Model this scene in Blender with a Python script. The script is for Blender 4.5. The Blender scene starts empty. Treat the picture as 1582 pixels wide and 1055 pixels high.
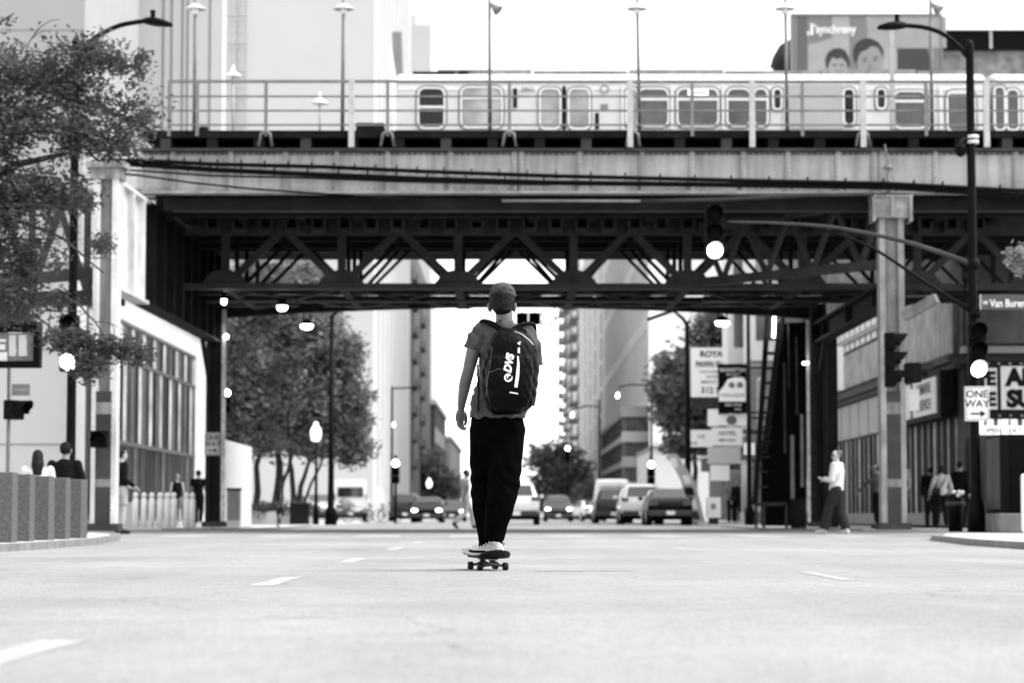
import bpy, math, random
from math import sin, cos, tan, atan, pi, radians, sqrt, hypot
from mathutils import Vector, Matrix
import numpy as np

SC = bpy.context.scene
COL = SC.collection
random.seed(7)

# ------------------------------------------------------------------ camera
F = 85.0 / 36.0 * 1582.0      # focal length in photo pixels
HC = 0.36                     # camera height
YH = 797.0                    # horizon row in the photo
TH = atan((YH - 527.5) / F)
cd = bpy.data.cameras.new("camera")
cam = bpy.data.objects.new("camera", cd)
COL.objects.link(cam)
cam.location = (0, 0, HC)
cam.rotation_euler = (radians(90) + TH, 0, 0)
cd.lens = 85.0
cd.sensor_width = 36.0
cd.clip_start = 0.1
cd.clip_end = 6000
cd.dof.use_dof = True
cd.dof.focus_distance = 16.05
cd.dof.aperture_fstop = 2.9
cd.dof.aperture_blades = 9
SC.camera = cam

# ------------------------------------------------------------------ sky, sun, exposure (the photograph is black and white)
SUN_EL, SUN_AZ = radians(58), radians(100)     # azimuth measured from +Y towards +X
w = bpy.data.worlds.new("World")
SC.world = w
w.use_nodes = True
nt = w.node_tree
nt.nodes.clear()
sky = nt.nodes.new("ShaderNodeTexSky")
sky.sky_type = 'NISHITA'
sky.sun_disc = False
sky.sun_elevation = SUN_EL
sky.sun_rotation = SUN_AZ
sky.air_density = 1.0
sky.dust_density = 1.2
bw = nt.nodes.new("ShaderNodeRGBToBW")
bg = nt.nodes.new("ShaderNodeBackground")
bg.inputs[1].default_value = 0.15
wo = nt.nodes.new("ShaderNodeOutputWorld")
nt.links.new(sky.outputs[0], bw.inputs[0])
nt.links.new(bw.outputs[0], bg.inputs[0])
nt.links.new(bg.outputs[0], wo.inputs[0])
sd = bpy.data.lights.new("sun", 'SUN')
sd.energy = 1.1
sd.angle = radians(50)
sun = bpy.data.objects.new("sun", sd)
COL.objects.link(sun)
sv = Vector((sin(SUN_AZ) * cos(SUN_EL), cos(SUN_AZ) * cos(SUN_EL), sin(SUN_EL)))
sun.rotation_euler = sv.to_track_quat('Z', 'Y').to_euler()
sun.location = (20, 0, 40)
SC.view_settings.view_transform = 'Standard'
SC.view_settings.look = 'None'
SC.view_settings.gamma = 1
SC.view_settings.exposure = 1.95
SC.render.engine = 'CYCLES'
SC.cycles.use_denoising = True
SC.cycles.max_bounces = 6
SC.cycles.diffuse_bounces = 3
SC.cycles.glossy_bounces = 3
SC.cycles.transmission_bounces = 3
SC.cycles.caustics_reflective = False
SC.cycles.caustics_refractive = False
SC.cycles.sample_clamp_indirect = 6

# ------------------------------------------------------------------ helpers
def P(px, py, Y):
    """the point at distance Y that the photo shows at pixel (px, py)"""
    dx, dy = (px - 791.0) / F, (527.5 - py) / F
    d = Vector((dx, cos(TH) - dy * sin(TH), sin(TH) + dy * cos(TH)))
    return Vector((0, 0, HC)) + d * (Y / d.y)

def PX(px, Y): return P(px, 797, Y).x
def PZ(py, Y): return P(791, py, Y).z

_m = {}
def mat(name, v, rough=0.6, metal=0.0, var=0.18, scale=2.0, bump=0.0, bscale=40.0, streak=0.0, trans=0.0, spec=0.5, emit=0.0, coat=0.0):
    if name in _m: return _m[name]
    m = bpy.data.materials.new(name)
    m.use_nodes = True
    t = m.node_tree
    b = t.nodes["Principled BSDF"]
    b.inputs["Roughness"].default_value = rough
    b.inputs["Metallic"].default_value = metal
    b.inputs["Specular IOR Level"].default_value = spec
    b.inputs["Coat Weight"].default_value = coat
    tc = t.nodes.new("ShaderNodeTexCoord")
    if emit:
        b.inputs["Base Color"].default_value = (v, v, v, 1)
        b.inputs["Emission Color"].default_value = (1, 1, 1, 1)
        b.inputs["Emission Strength"].default_value = emit
        _m[name] = m
        return m
    n = t.nodes.new("ShaderNodeTexNoise")
    n.inputs["Scale"].default_value = scale
    n.inputs["Detail"].default_value = 6
    n.inputs["Roughness"].default_value = 0.62
    t.links.new(tc.outputs["Object"], n.inputs["Vector"])
    mr = t.nodes.new("ShaderNodeMapRange")
    mr.inputs[1].default_value = 0.3; mr.inputs[2].default_value = 0.7
    mr.inputs[3].default_value = v * (1 - var); mr.inputs[4].default_value = v * (1 + var)
    t.links.new(n.outputs["Fac"], mr.inputs[0])
    out = mr.outputs[0]
    if streak:
        mp = t.nodes.new("ShaderNodeMapping")
        mp.inputs["Scale"].default_value = (3.2, 3.2, 0.22)
        t.links.new(tc.outputs["Object"], mp.inputs[0])
        n2 = t.nodes.new("ShaderNodeTexNoise"); n2.inputs["Scale"].default_value = 1.6; n2.inputs["Detail"].default_value = 5
        t.links.new(mp.outputs[0], n2.inputs["Vector"])
        m2 = t.nodes.new("ShaderNodeMapRange")
        m2.inputs[1].default_value = 0.42; m2.inputs[2].default_value = 0.68
        m2.inputs[3].default_value = 1.0; m2.inputs[4].default_value = 1 - streak
        t.links.new(n2.outputs["Fac"], m2.inputs[0])
        mu = t.nodes.new("ShaderNodeMath"); mu.operation = 'MULTIPLY'
        t.links.new(out, mu.inputs[0]); t.links.new(m2.outputs[0], mu.inputs[1])
        out = mu.outputs[0]
    t.links.new(out, b.inputs["Base Color"])
    if bump:
        n3 = t.nodes.new("ShaderNodeTexNoise"); n3.inputs["Scale"].default_value = bscale; n3.inputs["Detail"].default_value = 4
        t.links.new(tc.outputs["Object"], n3.inputs["Vector"])
        bp = t.nodes.new("ShaderNodeBump"); bp.inputs["Strength"].default_value = bump; bp.inputs["Distance"].default_value = 0.02
        t.links.new(n3.outputs["Fac"], bp.inputs["Height"])
        t.links.new(bp.outputs[0], b.inputs["Normal"])
    if trans:
        tr = t.nodes.new("ShaderNodeBsdfTranslucent")
        mx = t.nodes.new("ShaderNodeMixShader"); mx.inputs[0].default_value = trans
        t.links.new(out, tr.inputs[0])
        t.links.new(b.outputs[0], mx.inputs[1]); t.links.new(tr.outputs[0], mx.inputs[2])
        t.links.new(mx.outputs[0], t.nodes["Material Output"].inputs[0])
    _m[name] = m
    return m

def tag(o, label=None, cat=None, group=None, kind=None):
    if label: o["label"] = label
    if cat: o["category"] = cat
    if group: o["group"] = group
    if kind: o["kind"] = kind
    return o

def thing(name, label, cat, loc=(0, 0, 0), rz=0.0, group=None):
    o = bpy.data.objects.new(name, None)
    COL.objects.link(o)
    o.empty_display_size = 0.2
    o.location = loc
    o.rotation_euler = (0, 0, rz)
    return tag(o, label, cat, group)

def rel(parent):
    v = Vector((0, 0, 0))
    while parent is not None:
        v = v + Vector(parent.location)
        parent = parent.parent
    return v

def copy_tree(o, parent=None, dloc=None):
    c = o.copy()
    COL.objects.link(c)
    c.parent = parent
    for ch in list(o.children):
        copy_tree(ch, c)
    return c

def curve(pts, n=5):
    """smooth path through the points"""
    pts = [Vector(p) for p in pts]; out = []
    for i in range(len(pts) - 1):
        a = pts[max(i - 1, 0)]; b = pts[i]; c = pts[i + 1]; d = pts[min(i + 2, len(pts) - 1)]
        for k in range(n):
            t = k / n
            out.append(0.5 * ((2 * b) + (c - a) * t + (2 * a - 5 * b + 4 * c - d) * t * t + (3 * b - a - 3 * c + d) * t ** 3))
    return out + [pts[-1]]

class MB:
    def __init__(s): s.v = []; s.f = []; s.sm = []
    def add(s, vs, fs, smooth=False):
        n = len(s.v)
        s.v += [tuple(a) for a in vs]
        s.f += [tuple(n + i for i in q) for q in fs]
        s.sm += [smooth] * len(fs)
        return s
    def box(s, x0, x1, y0, y1, z0, z1):
        vs = [(x, y, z) for z in (z0, z1) for x, y in ((x0, y0), (x1, y0), (x1, y1), (x0, y1))]
        return s.add(vs, [(3, 2, 1, 0), (4, 5, 6, 7), (0, 1, 5, 4), (1, 2, 6, 5), (2, 3, 7, 6), (3, 0, 4, 7)])
    def frame(s, p, q):
        d = (Vector(q) - Vector(p)); L = d.length; d = d / max(L, 1e-9)
        up = Vector((0, 0, 1)) if abs(d.z) < 0.97 else Vector((0, 1, 0))
        a = d.cross(up).normalized(); b = a.cross(d).normalized()
        return d, a, b
    def beam(s, p, q, w, h):
        """bar of width w (sideways) and height h from p to q"""
        p, q = Vector(p), Vector(q); d, a, b = s.frame(p, q)
        vs = [c + a * i * w / 2 + b * j * h / 2 for c in (p, q) for i, j in ((-1, -1), (1, -1), (1, 1), (-1, 1))]
        return s.add(vs, [(0, 1, 2, 3), (7, 6, 5, 4), (0, 4, 5, 1), (1, 5, 6, 2), (2, 6, 7, 3), (3, 7, 4, 0)])
    def tube(s, pts, r, n=8, caps=True, flat=1.0):
        pts = [Vector(p) for p in pts]
        rs = r if isinstance(r, (list, tuple)) else [r] * len(pts)
        vs = []
        for i, p in enumerate(pts):
            a0 = pts[max(i - 1, 0)]; b0 = pts[min(i + 1, len(pts) - 1)]
            d, a, b = s.frame(a0, b0)
            for k in range(n):
                t = 2 * pi * k / n
                vs.append(p + a * cos(t) * rs[i] + b * sin(t) * rs[i] * flat)
        fs = []
        for i in range(len(pts) - 1):
            for k in range(n):
                fs.append((i * n + k, i * n + (k + 1) % n, (i + 1) * n + (k + 1) % n, (i + 1) * n + k))
        s.add(vs, fs, True)
        if caps:
            base = len(s.v) - len(vs)
            s.f.append(tuple(base + k for k in reversed(range(n)))); s.sm.append(False)
            s.f.append(tuple(base + (len(pts) - 1) * n + k for k in range(n))); s.sm.append(False)
        return s
    def ball(s, c, rx, ry=None, rz=None, nu=12, nv=8, R=None):
        ry = rx if ry is None else ry; rz = rx if rz is None else rz
        c = Vector(c); vs = [Vector((0, 0, -rz))]
        for j in range(1, nv):
            ph = -pi / 2 + pi * j / nv
            for k in range(nu):
                t = 2 * pi * k / nu
                vs.append(Vector((rx * cos(ph) * cos(t), ry * cos(ph) * sin(t), rz * sin(ph))))
        vs.append(Vector((0, 0, rz)))
        if R is not None: vs = [R @ a for a in vs]
        vs = [a + c for a in vs]
        fs = [(0, 1 + (k + 1) % nu, 1 + k) for k in range(nu)]
        for j in range(nv - 2):
            for k in range(nu):
                fs.append((1 + j * nu + k, 1 + j * nu + (k + 1) % nu, 1 + (j + 1) * nu + (k + 1) % nu, 1 + (j + 1) * nu + k))
        L = len(vs) - 1; o = 1 + (nv - 2) * nu
        fs += [(o + k, o + (k + 1) % nu, L) for k in range(nu)]
        return s.add(vs, fs, True)
    def lathe(s, c, prof, n=16, ax=None):
        """prof: (radius, height) pairs about z through c"""
        c = Vector(c); vs = []
        for r, h in prof:
            for k in range(n):
                t = 2 * pi * k / n
                vs.append(c + Vector((r * cos(t), r * sin(t), h)))
        fs = [(i * n + k, i * n + (k + 1) % n, (i + 1) * n + (k + 1) % n, (i + 1) * n + k) for i in range(len(prof) - 1) for k in range(n)]
        fs += [tuple(reversed(range(n))), tuple((len(prof) - 1) * n + k for k in range(n))]
        return s.add(vs, fs, True)
    def loft(s, rings, cap=True, smooth=True):
        n = len(rings[0]); vs = [p for r in rings for p in r]
        fs = [(i * n + k, i * n + (k + 1) % n, (i + 1) * n + (k + 1) % n, (i + 1) * n + k) for i in range(len(rings) - 1) for k in range(n)]
        s.add(vs, fs, smooth)
        if cap:
            b = len(s.v) - len(vs)
            s.f.append(tuple(b + k for k in reversed(range(n)))); s.sm.append(False)
            s.f.append(tuple(b + (len(rings) - 1) * n + k for k in range(n))); s.sm.append(False)
        return s
    def prism(s, pts, off):
        """flat outline pts pushed by vector off"""
        off = Vector(off); n = len(pts)
        vs = [Vector(p) for p in pts] + [Vector(p) + off for p in pts]
        fs = [tuple(reversed(range(n))), tuple(range(n, 2 * n))] + [(k, (k + 1) % n, n + (k + 1) % n, n + k) for k in range(n)]
        return s.add(vs, fs)
    def mesh(s, name, m, off=Vector((0, 0, 0))):
        me = bpy.data.meshes.new(name)
        me.from_pydata([(a[0] - off.x, a[1] - off.y, a[2] - off.z) for a in s.v], [], s.f)
        me.polygons.foreach_set("use_smooth", s.sm)
        if m: me.materials.append(m)
        me.update()
        return me
    def build(s, name, m, parent=None, local=False, bevel=0.0, seg=2):
        off = Vector((0, 0, 0)) if local else rel(parent)
        me = s.mesh(name, m, off)
        o = bpy.data.objects.new(name, me)
        COL.objects.link(o)
        o.parent = parent
        if bevel:
            b = o.modifiers.new("bevel", 'BEVEL'); b.width = bevel; b.segments = seg; b.limit_method = 'ANGLE'
        return o

def bake(o):
    dg = bpy.context.evaluated_depsgraph_get()
    dg.update()
    me = bpy.data.meshes.new_from_object(o.evaluated_get(dg))
    o.modifiers.clear()
    o.data = me
    return o

def remesh(mb, name, m, parent, vox=0.012, smooth=3, local=False, noise=None, sf=0.5):
    """union of the closed shapes in mb as one continuous surface"""
    o = mb.build(name, m, None, local=True)
    r = o.modifiers.new("r", 'REMESH'); r.mode = 'VOXEL'; r.voxel_size = vox; r.use_smooth_shade = True
    if smooth:
        q = o.modifiers.new("s", 'SMOOTH'); q.factor = sf; q.iterations = smooth
    bake(o)
    me = o.data
    n = len(me.vertices)
    co = np.empty(n * 3, np.float32); me.vertices.foreach_get("co", co); co = co.reshape(-1, 3)
    if noise: co = noise(co, me)
    if not local: co = co - np.array(rel(parent), np.float32)
    me.vertices.foreach_set("co", co.astype(np.float32).ravel())
    me.polygons.foreach_set("use_smooth", [True] * len(me.polygons))
    if not me.materials: me.materials.append(m)
    me.update()
    o.parent = parent
    return o

def join_extra(o, mb, off=Vector((0, 0, 0))):
    """append loose pieces (fingers, nose) of the same body to a mesh"""
    me = o.data
    vs = [tuple(v.co) for v in me.vertices]; fs = [tuple(p.vertices) for p in me.polygons]
    n = len(vs)
    vs += [(a[0] - off.x, a[1] - off.y, a[2] - off.z) for a in mb.v]
    fs += [tuple(n + i for i in f) for f in mb.f]
    m2 = bpy.data.meshes.new(me.name); m2.from_pydata(vs, [], fs)
    m2.polygons.foreach_set("use_smooth", [True] * len(fs))
    for mm in me.materials: m2.materials.append(mm)
    o.data = m2
    return o

def text(s, name, m, parent, org, right, up, h, ext=0.004, bold=0.0, align='CENTER', shear=0.0, sx=1.0):
    """lettering: org = centre of the line's baseline, right/up = directions, h = cap height"""
    cu = bpy.data.curves.new(name, 'FONT')
    cu.body = s; cu.align_x = align; cu.extrude = 0.0; cu.offset = bold; cu.shear = shear; cu.resolution_u = 3
    o = bpy.data.objects.new(name, cu)
    COL.objects.link(o)
    dg = bpy.context.evaluated_depsgraph_get(); dg.update()
    me = bpy.data.meshes.new_from_object(o.evaluated_get(dg))
    bpy.data.objects.remove(o)
    k = h / 0.69
    right = Vector(right).normalized(); up = Vector(up).normalized(); nrm = right.cross(up)
    off = rel(parent)
    org = Vector(org)
    vs = [org + right * v.co.x * k * sx + up * v.co.y * k + nrm * ext - off for v in me.vertices]
    fs = [tuple(p.vertices) for p in me.polygons]
    m2 = bpy.data.meshes.new(name); m2.from_pydata([tuple(a) for a in vs], [], fs); m2.materials.append(m)
    o = bpy.data.objects.new(name, m2)
    COL.objects.link(o); o.parent = parent
    return o

# ------------------------------------------------------------------ materials
M = {}
def defm():
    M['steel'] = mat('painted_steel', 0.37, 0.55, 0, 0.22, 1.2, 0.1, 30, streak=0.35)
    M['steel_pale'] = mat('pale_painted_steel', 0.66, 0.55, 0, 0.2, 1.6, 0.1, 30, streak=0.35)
    M['steel_dark'] = mat('grimy_and_shaded_steel', 0.012, 0.7, 0, 0.45, 1.4, 0.1, 30, spec=0.1)  # grimy steel; also serves the painted shade on the left side girder
    M['steel_mid'] = mat('grimy_steel', 0.04, 0.65, 0, 0.4, 1.4, 0.1, 30, spec=0.15)
    M['black'] = mat('black_paint', 0.0035, 0.5, 0, 0.3, 4, spec=0.06)
    M['blackm'] = mat('matt_black', 0.004, 0.8, 0, 0.3, 4, spec=0.04)
    M['rail'] = mat('galvanised_rail', 0.15, 0.5, 0, 0.25, 5)
    M['railw'] = mat('white_post', 0.40, 0.5, 0, 0.15, 5)
    M['white'] = mat('white_paint', 0.8, 0.4, 0, 0.04, 3)
    M['wornwhite'] = mat('worn_road_paint', 0.37, 0.7, 0, 0.26, 28, 0.3, 60)
    M['tyre'] = mat('tyre_rubber', 0.008, 0.85, 0, 0.2, 8, spec=0.1)
    M['rim'] = mat('alloy', 0.45, 0.3, 0.8, 0.1, 8)
    M['glass'] = mat('dark_window_glass', 0.008, 0.12, 0, 0.3, 1, spec=0.25)
    M['glassmid'] = mat('window_glass', 0.09, 0.1, 0, 0.6, 0.8, spec=0.8)
    M['lit'] = mat('lit_lens', 1, 0.4, emit=6.0)
    M['litsoft'] = mat('lit_window', .6, 0.4, emit=.35)
    M['ink'] = mat('sign_black', 0.006, 0.6, 0, 0.2, 6, spec=0.1)
    M['grey'] = mat('mid_grey_paint', 0.2, 0.5, 0, 0.15, 3)
    M['conc'] = mat('pale_concrete', 0.5, 0.8, 0, 0.14, 1.5, 0.2, 20, streak=0.15)
    M['granite'] = mat('grey_granite', 0.075, 0.75, 0, 0.5, 26, 0.2, 90)
    M['bark'] = mat('tree_bark', 0.035, 0.9, 0, 0.4, 9, 0.5, 30)
    M['leaf'] = mat('leaf_green', 0.075, 0.6, 0, 0.55, 1.6, trans=0.4, spec=0.3)
    M['leafd'] = mat('leaf_deep_green', 0.18, 0.6, 0, 0.75, 0.7, trans=0.4, spec=0.2)
    M['skin'] = mat('skin', 0.22, 0.5, 0, 0.12, 9)
    M['skinl'] = mat('pale_skin', 0.38, 0.5, 0, 0.1, 9)
    M['skind'] = mat('brown_skin', 0.09, 0.5, 0, 0.12, 9)
    M['hair'] = mat('dark_hair', 0.008, 0.6, 0, 0.4, 30, spec=0.12)
defm()
# ------------------------------------------------------------------ ground, road, pavements, markings
def ground_mat():
    m = bpy.data.materials.new('worn_asphalt'); m.use_nodes = True
    t = m.node_tree; b = t.nodes["Principled BSDF"]
    tc = t.nodes.new("ShaderNodeTexCoord")
    def noise(sc, det=5, rough=0.6, mp=None):
        n = t.nodes.new("ShaderNodeTexNoise"); n.inputs["Scale"].default_value = sc; n.inputs["Detail"].default_value = det; n.inputs["Roughness"].default_value = rough
        if mp:
            q = t.nodes.new("ShaderNodeMapping"); q.inputs["Scale"].default_value = mp
            t.links.new(tc.outputs["Object"], q.inputs[0]); t.links.new(q.outputs[0], n.inputs["Vector"])
        else: t.links.new(tc.outputs["Object"], n.inputs["Vector"])
        return n.outputs["Fac"]
    def rng(a, i0, i1, o0, o1):
        r = t.nodes.new("ShaderNodeMapRange"); r.inputs[1].default_value = i0; r.inputs[2].default_value = i1; r.inputs[3].default_value = o0; r.inputs[4].default_value = o1
        t.links.new(a, r.inputs[0]); return r.outputs[0]
    def mul(a, c):
        q = t.nodes.new("ShaderNodeMath"); q.operation = 'MULTIPLY'; t.links.new(a, q.inputs[0]); t.links.new(c, q.inputs[1]); return q.outputs[0]
    big = rng(noise(0.22, 4, 0.6), 0.32, 0.68, 0.80, 1.12)
    wear = rng(noise(1.0, 4, 0.6, (1.1, 0.08, 1)), 0.35, 0.65, 0.92, 1.06)
    agg = mul(rng(noise(65, 3, 0.7), 0.3, 0.7, 0.50, 1.45), rng(noise(17, 4, 0.7), 0.3, 0.7, 0.80, 1.18))
    patch = rng(noise(2.6, 5, 0.65), 0.3, 0.7, 0.93, 1.07)
    vor = t.nodes.new("ShaderNodeTexVoronoi"); vor.feature = 'DISTANCE_TO_EDGE'; vor.inputs["Scale"].default_value = 0.33
    wv = t.nodes.new("ShaderNodeVectorMath"); wv.operation = 'ADD'
    nn = t.nodes.new("ShaderNodeTexNoise"); nn.inputs["Scale"].default_value = 1.3; nn.inputs["Detail"].default_value = 5
    t.links.new(tc.outputs["Object"], nn.inputs["Vector"])
    t.links.new(tc.outputs["Object"], wv.inputs[0]); t.links.new(nn.outputs["Color"], wv.inputs[1])
    t.links.new(wv.outputs[0], vor.inputs["Vector"])
    crk = rng(vor.outputs["Distance"], 0.0, 0.006, 0.72, 1.0)
    base = t.nodes.new("ShaderNodeValue"); base.outputs[0].default_value = ROAD_V
    c = mul(mul(mul(mul(mul(base.outputs[0], big), wear), agg), patch), crk)
    t.links.new(c, b.inputs["Base Color"])
    b.inputs["Roughness"].default_value = 0.85
    b.inputs["Specular IOR Level"].default_value = 0.3
    bp = t.nodes.new("ShaderNodeBump"); bp.inputs["Strength"].default_value = 0.35; bp.inputs["Distance"].default_value = 0.012
    t.links.new(noise(90, 3, 0.7), bp.inputs["Height"]); t.links.new(bp.outputs[0], b.inputs["Normal"])
    return m
ROAD_V = 0.275
M['road'] = ground_mat()
M['pave'] = mat('pavement_concrete', 0.42, 0.85, 0, 0.16, 1.3, 0.2, 40)
M['kerb'] = mat('kerb_stone', 0.17, 0.8, 0, 0.3, 3, 0.2, 30)

g = MB(); g.add([(-900, -60, 0), (900, -60, 0), (900, 4000, 0), (-900, 4000, 0)], [(0, 1, 2, 3)])
tag(g.build("road", M['road']), kind='structure')

def pavement(pts, z=0.1, name="pavement"):
    mb = MB(); mb.prism([(x, y, 0.0) for x, y in pts], (0, 0, z - 0.004))
    o = mb.build(name, M['pave']); tag(o, kind='structure')
    # kerb stones: real step, slightly darker
    kb = MB(); n = len(pts)
    for i in range(n):
        a = Vector((*pts[i], 0)); b_ = Vector((*pts[(i + 1) % n], 0))
        if (b_ - a).length > 60 or max(abs(a.x), abs(b_.x)) > 30: continue
        kb.beam(a + Vector((0, 0, z / 2 + 0.003)), b_ + Vector((0, 0, z / 2 + 0.003)), 0.16, z + 0.006)
    tag(kb.build("kerb", M['kerb']), kind='structure')
# near corners (bulging towards the road), far corners
left = [(-40, 8), (-5.9, 8), (-5.35, 20), (-5.2, 26), (-5.35, 31), (-5.9, 36), (-6.7, 41), (-7.8, 45), (-10, 47.5), (-14, 48.4), (-40, 48.6)]
right = [(40, 47.4), (14, 47.2), (10.5, 46.6), (8.9, 45.0), (7.4, 41.8), (6.3, 36), (5.75, 30), (5.6, 24), (5.9, 8), (40, 8)]
pavement(left, 0.07); pavement(right, 0.07)
fl = [(-40, 62.3), (-9, 62.3), (-7.4, 62.9), (-6.6, 64.6), (-6.5, 70), (-7, 84), (-7.0, 560), (-40, 560)]
fr = [(40, 560), (7.3, 560), (7.3, 84), (6.9, 70), (6.8, 64.4), (7.6, 62.8), (9, 62.3), (40, 62.3)]
pavement(fl, 0.04); pavement(fr, 0.04)

M['faded2'] = mat('crosswalk_paint', 0.33, 0.8, 0, 0.15, 8, 0.3, 60)
M['faded'] = mat('faded_road_paint', 0.30, 0.8, 0, 0.2, 24, 0.3, 60)
def marking(name, x0, x1, y0, y1, sk=0.0, m='wornwhite'):
    mb = MB(); nn = 6
    L = [(x0 + random.uniform(-.012, .012) + sk * k / nn, y0 + (y1 - y0) * k / nn, 0.002) for k in range(nn + 1)]
    R = [(x1 + random.uniform(-.012, .012) + sk * k / nn, y0 + (y1 - y0) * k / nn, 0.002) for k in range(nn + 1)]
    mb.add(L + R[::-1], [tuple(range(2 * nn + 2))])
    tag(mb.build(name, M[m]), kind='structure')
for y0, y1 in ((5.1, 7.05), (12.6, 14.35), (18.9, 20.7), (26.0, 28.3), (32.4, 34.4)):
    marking("lane_marking", -1.36, -1.24, y0, y1)
for y0, y1 in ((13.6, 15.6),(26.0, 28.0)):
    marking("lane_marking", 1.84, 1.95, y0, y1, m='faded')
for k in range(8):
    marking("lane_marking", -1.36, -1.24, 76 + 14 * k, 79 + 14 * k)
    marking("lane_marking", 1.9, 2.02, 76 + 14 * k, 79 + 14 * k)
for k in range(8):
    x = -6.2 + 1.72 * k
    marking("crosswalk_marking", x, x + 0.8, 41.5, 46.5, -0.15, 'faded2')
marking("crosswalk_marking", -8.2, -6.6, 40.2 + 5.5, 46.0)
for k in range(8):
    x = -6.0 + 1.6 * k
    marking("crosswalk_marking", x, x + 0.7, 63.4, 67.4)
tm = MB(); 
tr = [(0.12 + 0.085 * k, 15.92 + random.uniform(-.05, .05), 0.002) for k in range(9)] + [(.78 - 0.085 * k, 16.0 + random.uniform(-.02, .07), 0.002) for k in range(8)]
tm.add(tr, [tuple(range(len(tr)))])
tag(tm.build("tar_patch", mat('tar', 0.25, 0.8, 0, 0.35, 14)), kind='structure')

# ------------------------------------------------------------------ buildings
def bld(name, label, loc, cat="building"):
    return thing(name, label, cat, loc)

def winrow(root, wall, first, spots, m):
    """copies of one window mesh, each a part of its building"""
    for k, s_ in enumerate(spots):
        o = first if k == 0 else copy_tree(first, wall)
        o.location = s_

def window_unit(parent, w, h, fm, gm, axis='x', mull=0):
    """window at the parent's origin; axis x = facing the camera, y = facing the street"""
    t = 0.08
    if axis == 'x':
        B = lambda mb, a0, a1, z0, z1, d0, d1: mb.box(a0, a1, d0, d1, z0, z1)
    else:
        B = lambda mb, a0, a1, z0, z1, d0, d1: mb.box(min(d0, d1) , max(d0, d1), a0, a1, z0, z1)
    fr = MB(); B(fr, -w/2, w/2, -t, 0, -.12, .02); B(fr, -w/2, w/2, h, h + t, -.12, .02)
    B(fr, -w/2 - t, -w/2, -t, h + t, -.12, .02); B(fr, w/2, w/2 + t, -t, h + t, -.12, .02)
    for k in range(mull):
        c = -w/2 + w * (k + 1) / (mull + 1)
        B(fr, c - .03, c + .03, 0, h, -.10, .0)
    B(fr, -w/2, w/2, h * .5 - .03, h * .5 + .03, -.09, .0)
    f = fr.build("window", fm, parent, local=True)
    gl = MB(); B(gl, -w/2, w/2, 0, h, -.04, .01)
    gl.build("pane", gm, f, local=True)
    return f

M['wall_grey'] = mat('grey_stone_wall', 0.31, 0.8, 0, 0.05, 0.4, 0.05, 10)  # even grey for the office block and the far stone building
M['wall_white'] = mat('white_stone_wall', 0.54, 0.8, 0, 0.04, 0.3)
M['wall_pale'] = mat('pale_facade', 0.68, 0.8, 0, 0.06, 0.3)
M['wall_tower'] = mat('pale_tower_panel', 0.50, 0.8, 0, 0.05, 0.08)
M['wall_brick'] = mat('old_brick', 0.13, 0.85, 0, 0.5, 2.2, 0.3, 18, streak=0.3)
M['wall_dark'] = mat('dark_facade', 0.06, 0.8, 0, 0.4, 1.0)
M['siding'] = mat('weathered_siding', 0.42, 0.7, 0, 0.35, 1.4, streak=0.7)
M['joint'] = mat('panel_joint', 0.2, 0.8, 0, 0.1, 1)

# low white building with the tall glass front, left, beyond the crossing
b1 = bld("post_office", "low white stone building with a tall glazed side wall on the left corner", (-16, 66, 0))
MB().box(-34, -12.0, 66, 95, 0.1, 7.3).build("wall", M['wall_white'], b1)
jb = MB()
for z in (2.3, 4.9): jb.box(-34, -12.02, 65.985, 66.01, z, z + 0.03)
jb.build("wall_joint", M['joint'], b1)
MB().box(-34.2, -11.8, 65.8, 95.2, 7.3, 7.55).build("parapet", M['wall_white'], b1)
cw = MB()
zs = [0.3, 2.6, 5.2, 6.3]
cw_p = thing
fr = MB()
for z in zs: fr.box(-12.02, -11.915, 68, 91, z - .06, z + .06)
ys = [68 + 23 * k / 30 for k in range(31)]
for y in ys: fr.box(-12.03, -11.935, y - .03, y + .03, 0.3, 6.3)
frame1 = fr.build("glazing_frame", mat('anodised_frame', 0.10, 0.5, 0.0, 0.15, 3, spec=.1), b1)
shades = [mat('glazing_%s' % n_, v, 0.35, 0, 0.5, 0.8, spec=0.08) for n_, v in (('dark', 0.006), ('mid', 0.09), ('pale', 0.42), ('grey', 0.03))]
for i in range(30):
    for j in range(3):
        p_ = MB(); p_.box(-12.0, -11.95, ys[i] + .035, ys[i + 1] - .035, zs[j] + .06, zs[j + 1] - .06)
        sel = [0, 2, 1, 3, 2, 0, 1, 2, 3, 0, 2, 1, 0, 2, 3, 1][(i + j * 5) % 16] if j > 0 else [0, 3, 0, 1, 0, 3, 0, 0][i % 8]
        p_.build("glass_panel", shades[sel], frame1)

sb = MB(); sb.box(-8.3, -7.95, 66.5, 74, 0.04, 2.47)
o = sb.build("subway_entrance_wall", M['wall_white'], bevel=0.03)
tag(o, "blank white concrete enclosure wall behind the far left steel column", "wall")

gt = bld("office_block", "flat grey windowless block rising behind the left tree at the frame edge", (-25, 97, 0))
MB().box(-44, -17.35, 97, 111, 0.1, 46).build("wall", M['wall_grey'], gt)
j2 = MB()
for z in (12, 20, 28): j2.box(-44, -17.4, 96.98, 97.01, z, z + .04)
j2.build("wall_joint", M['joint'], gt)

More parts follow.
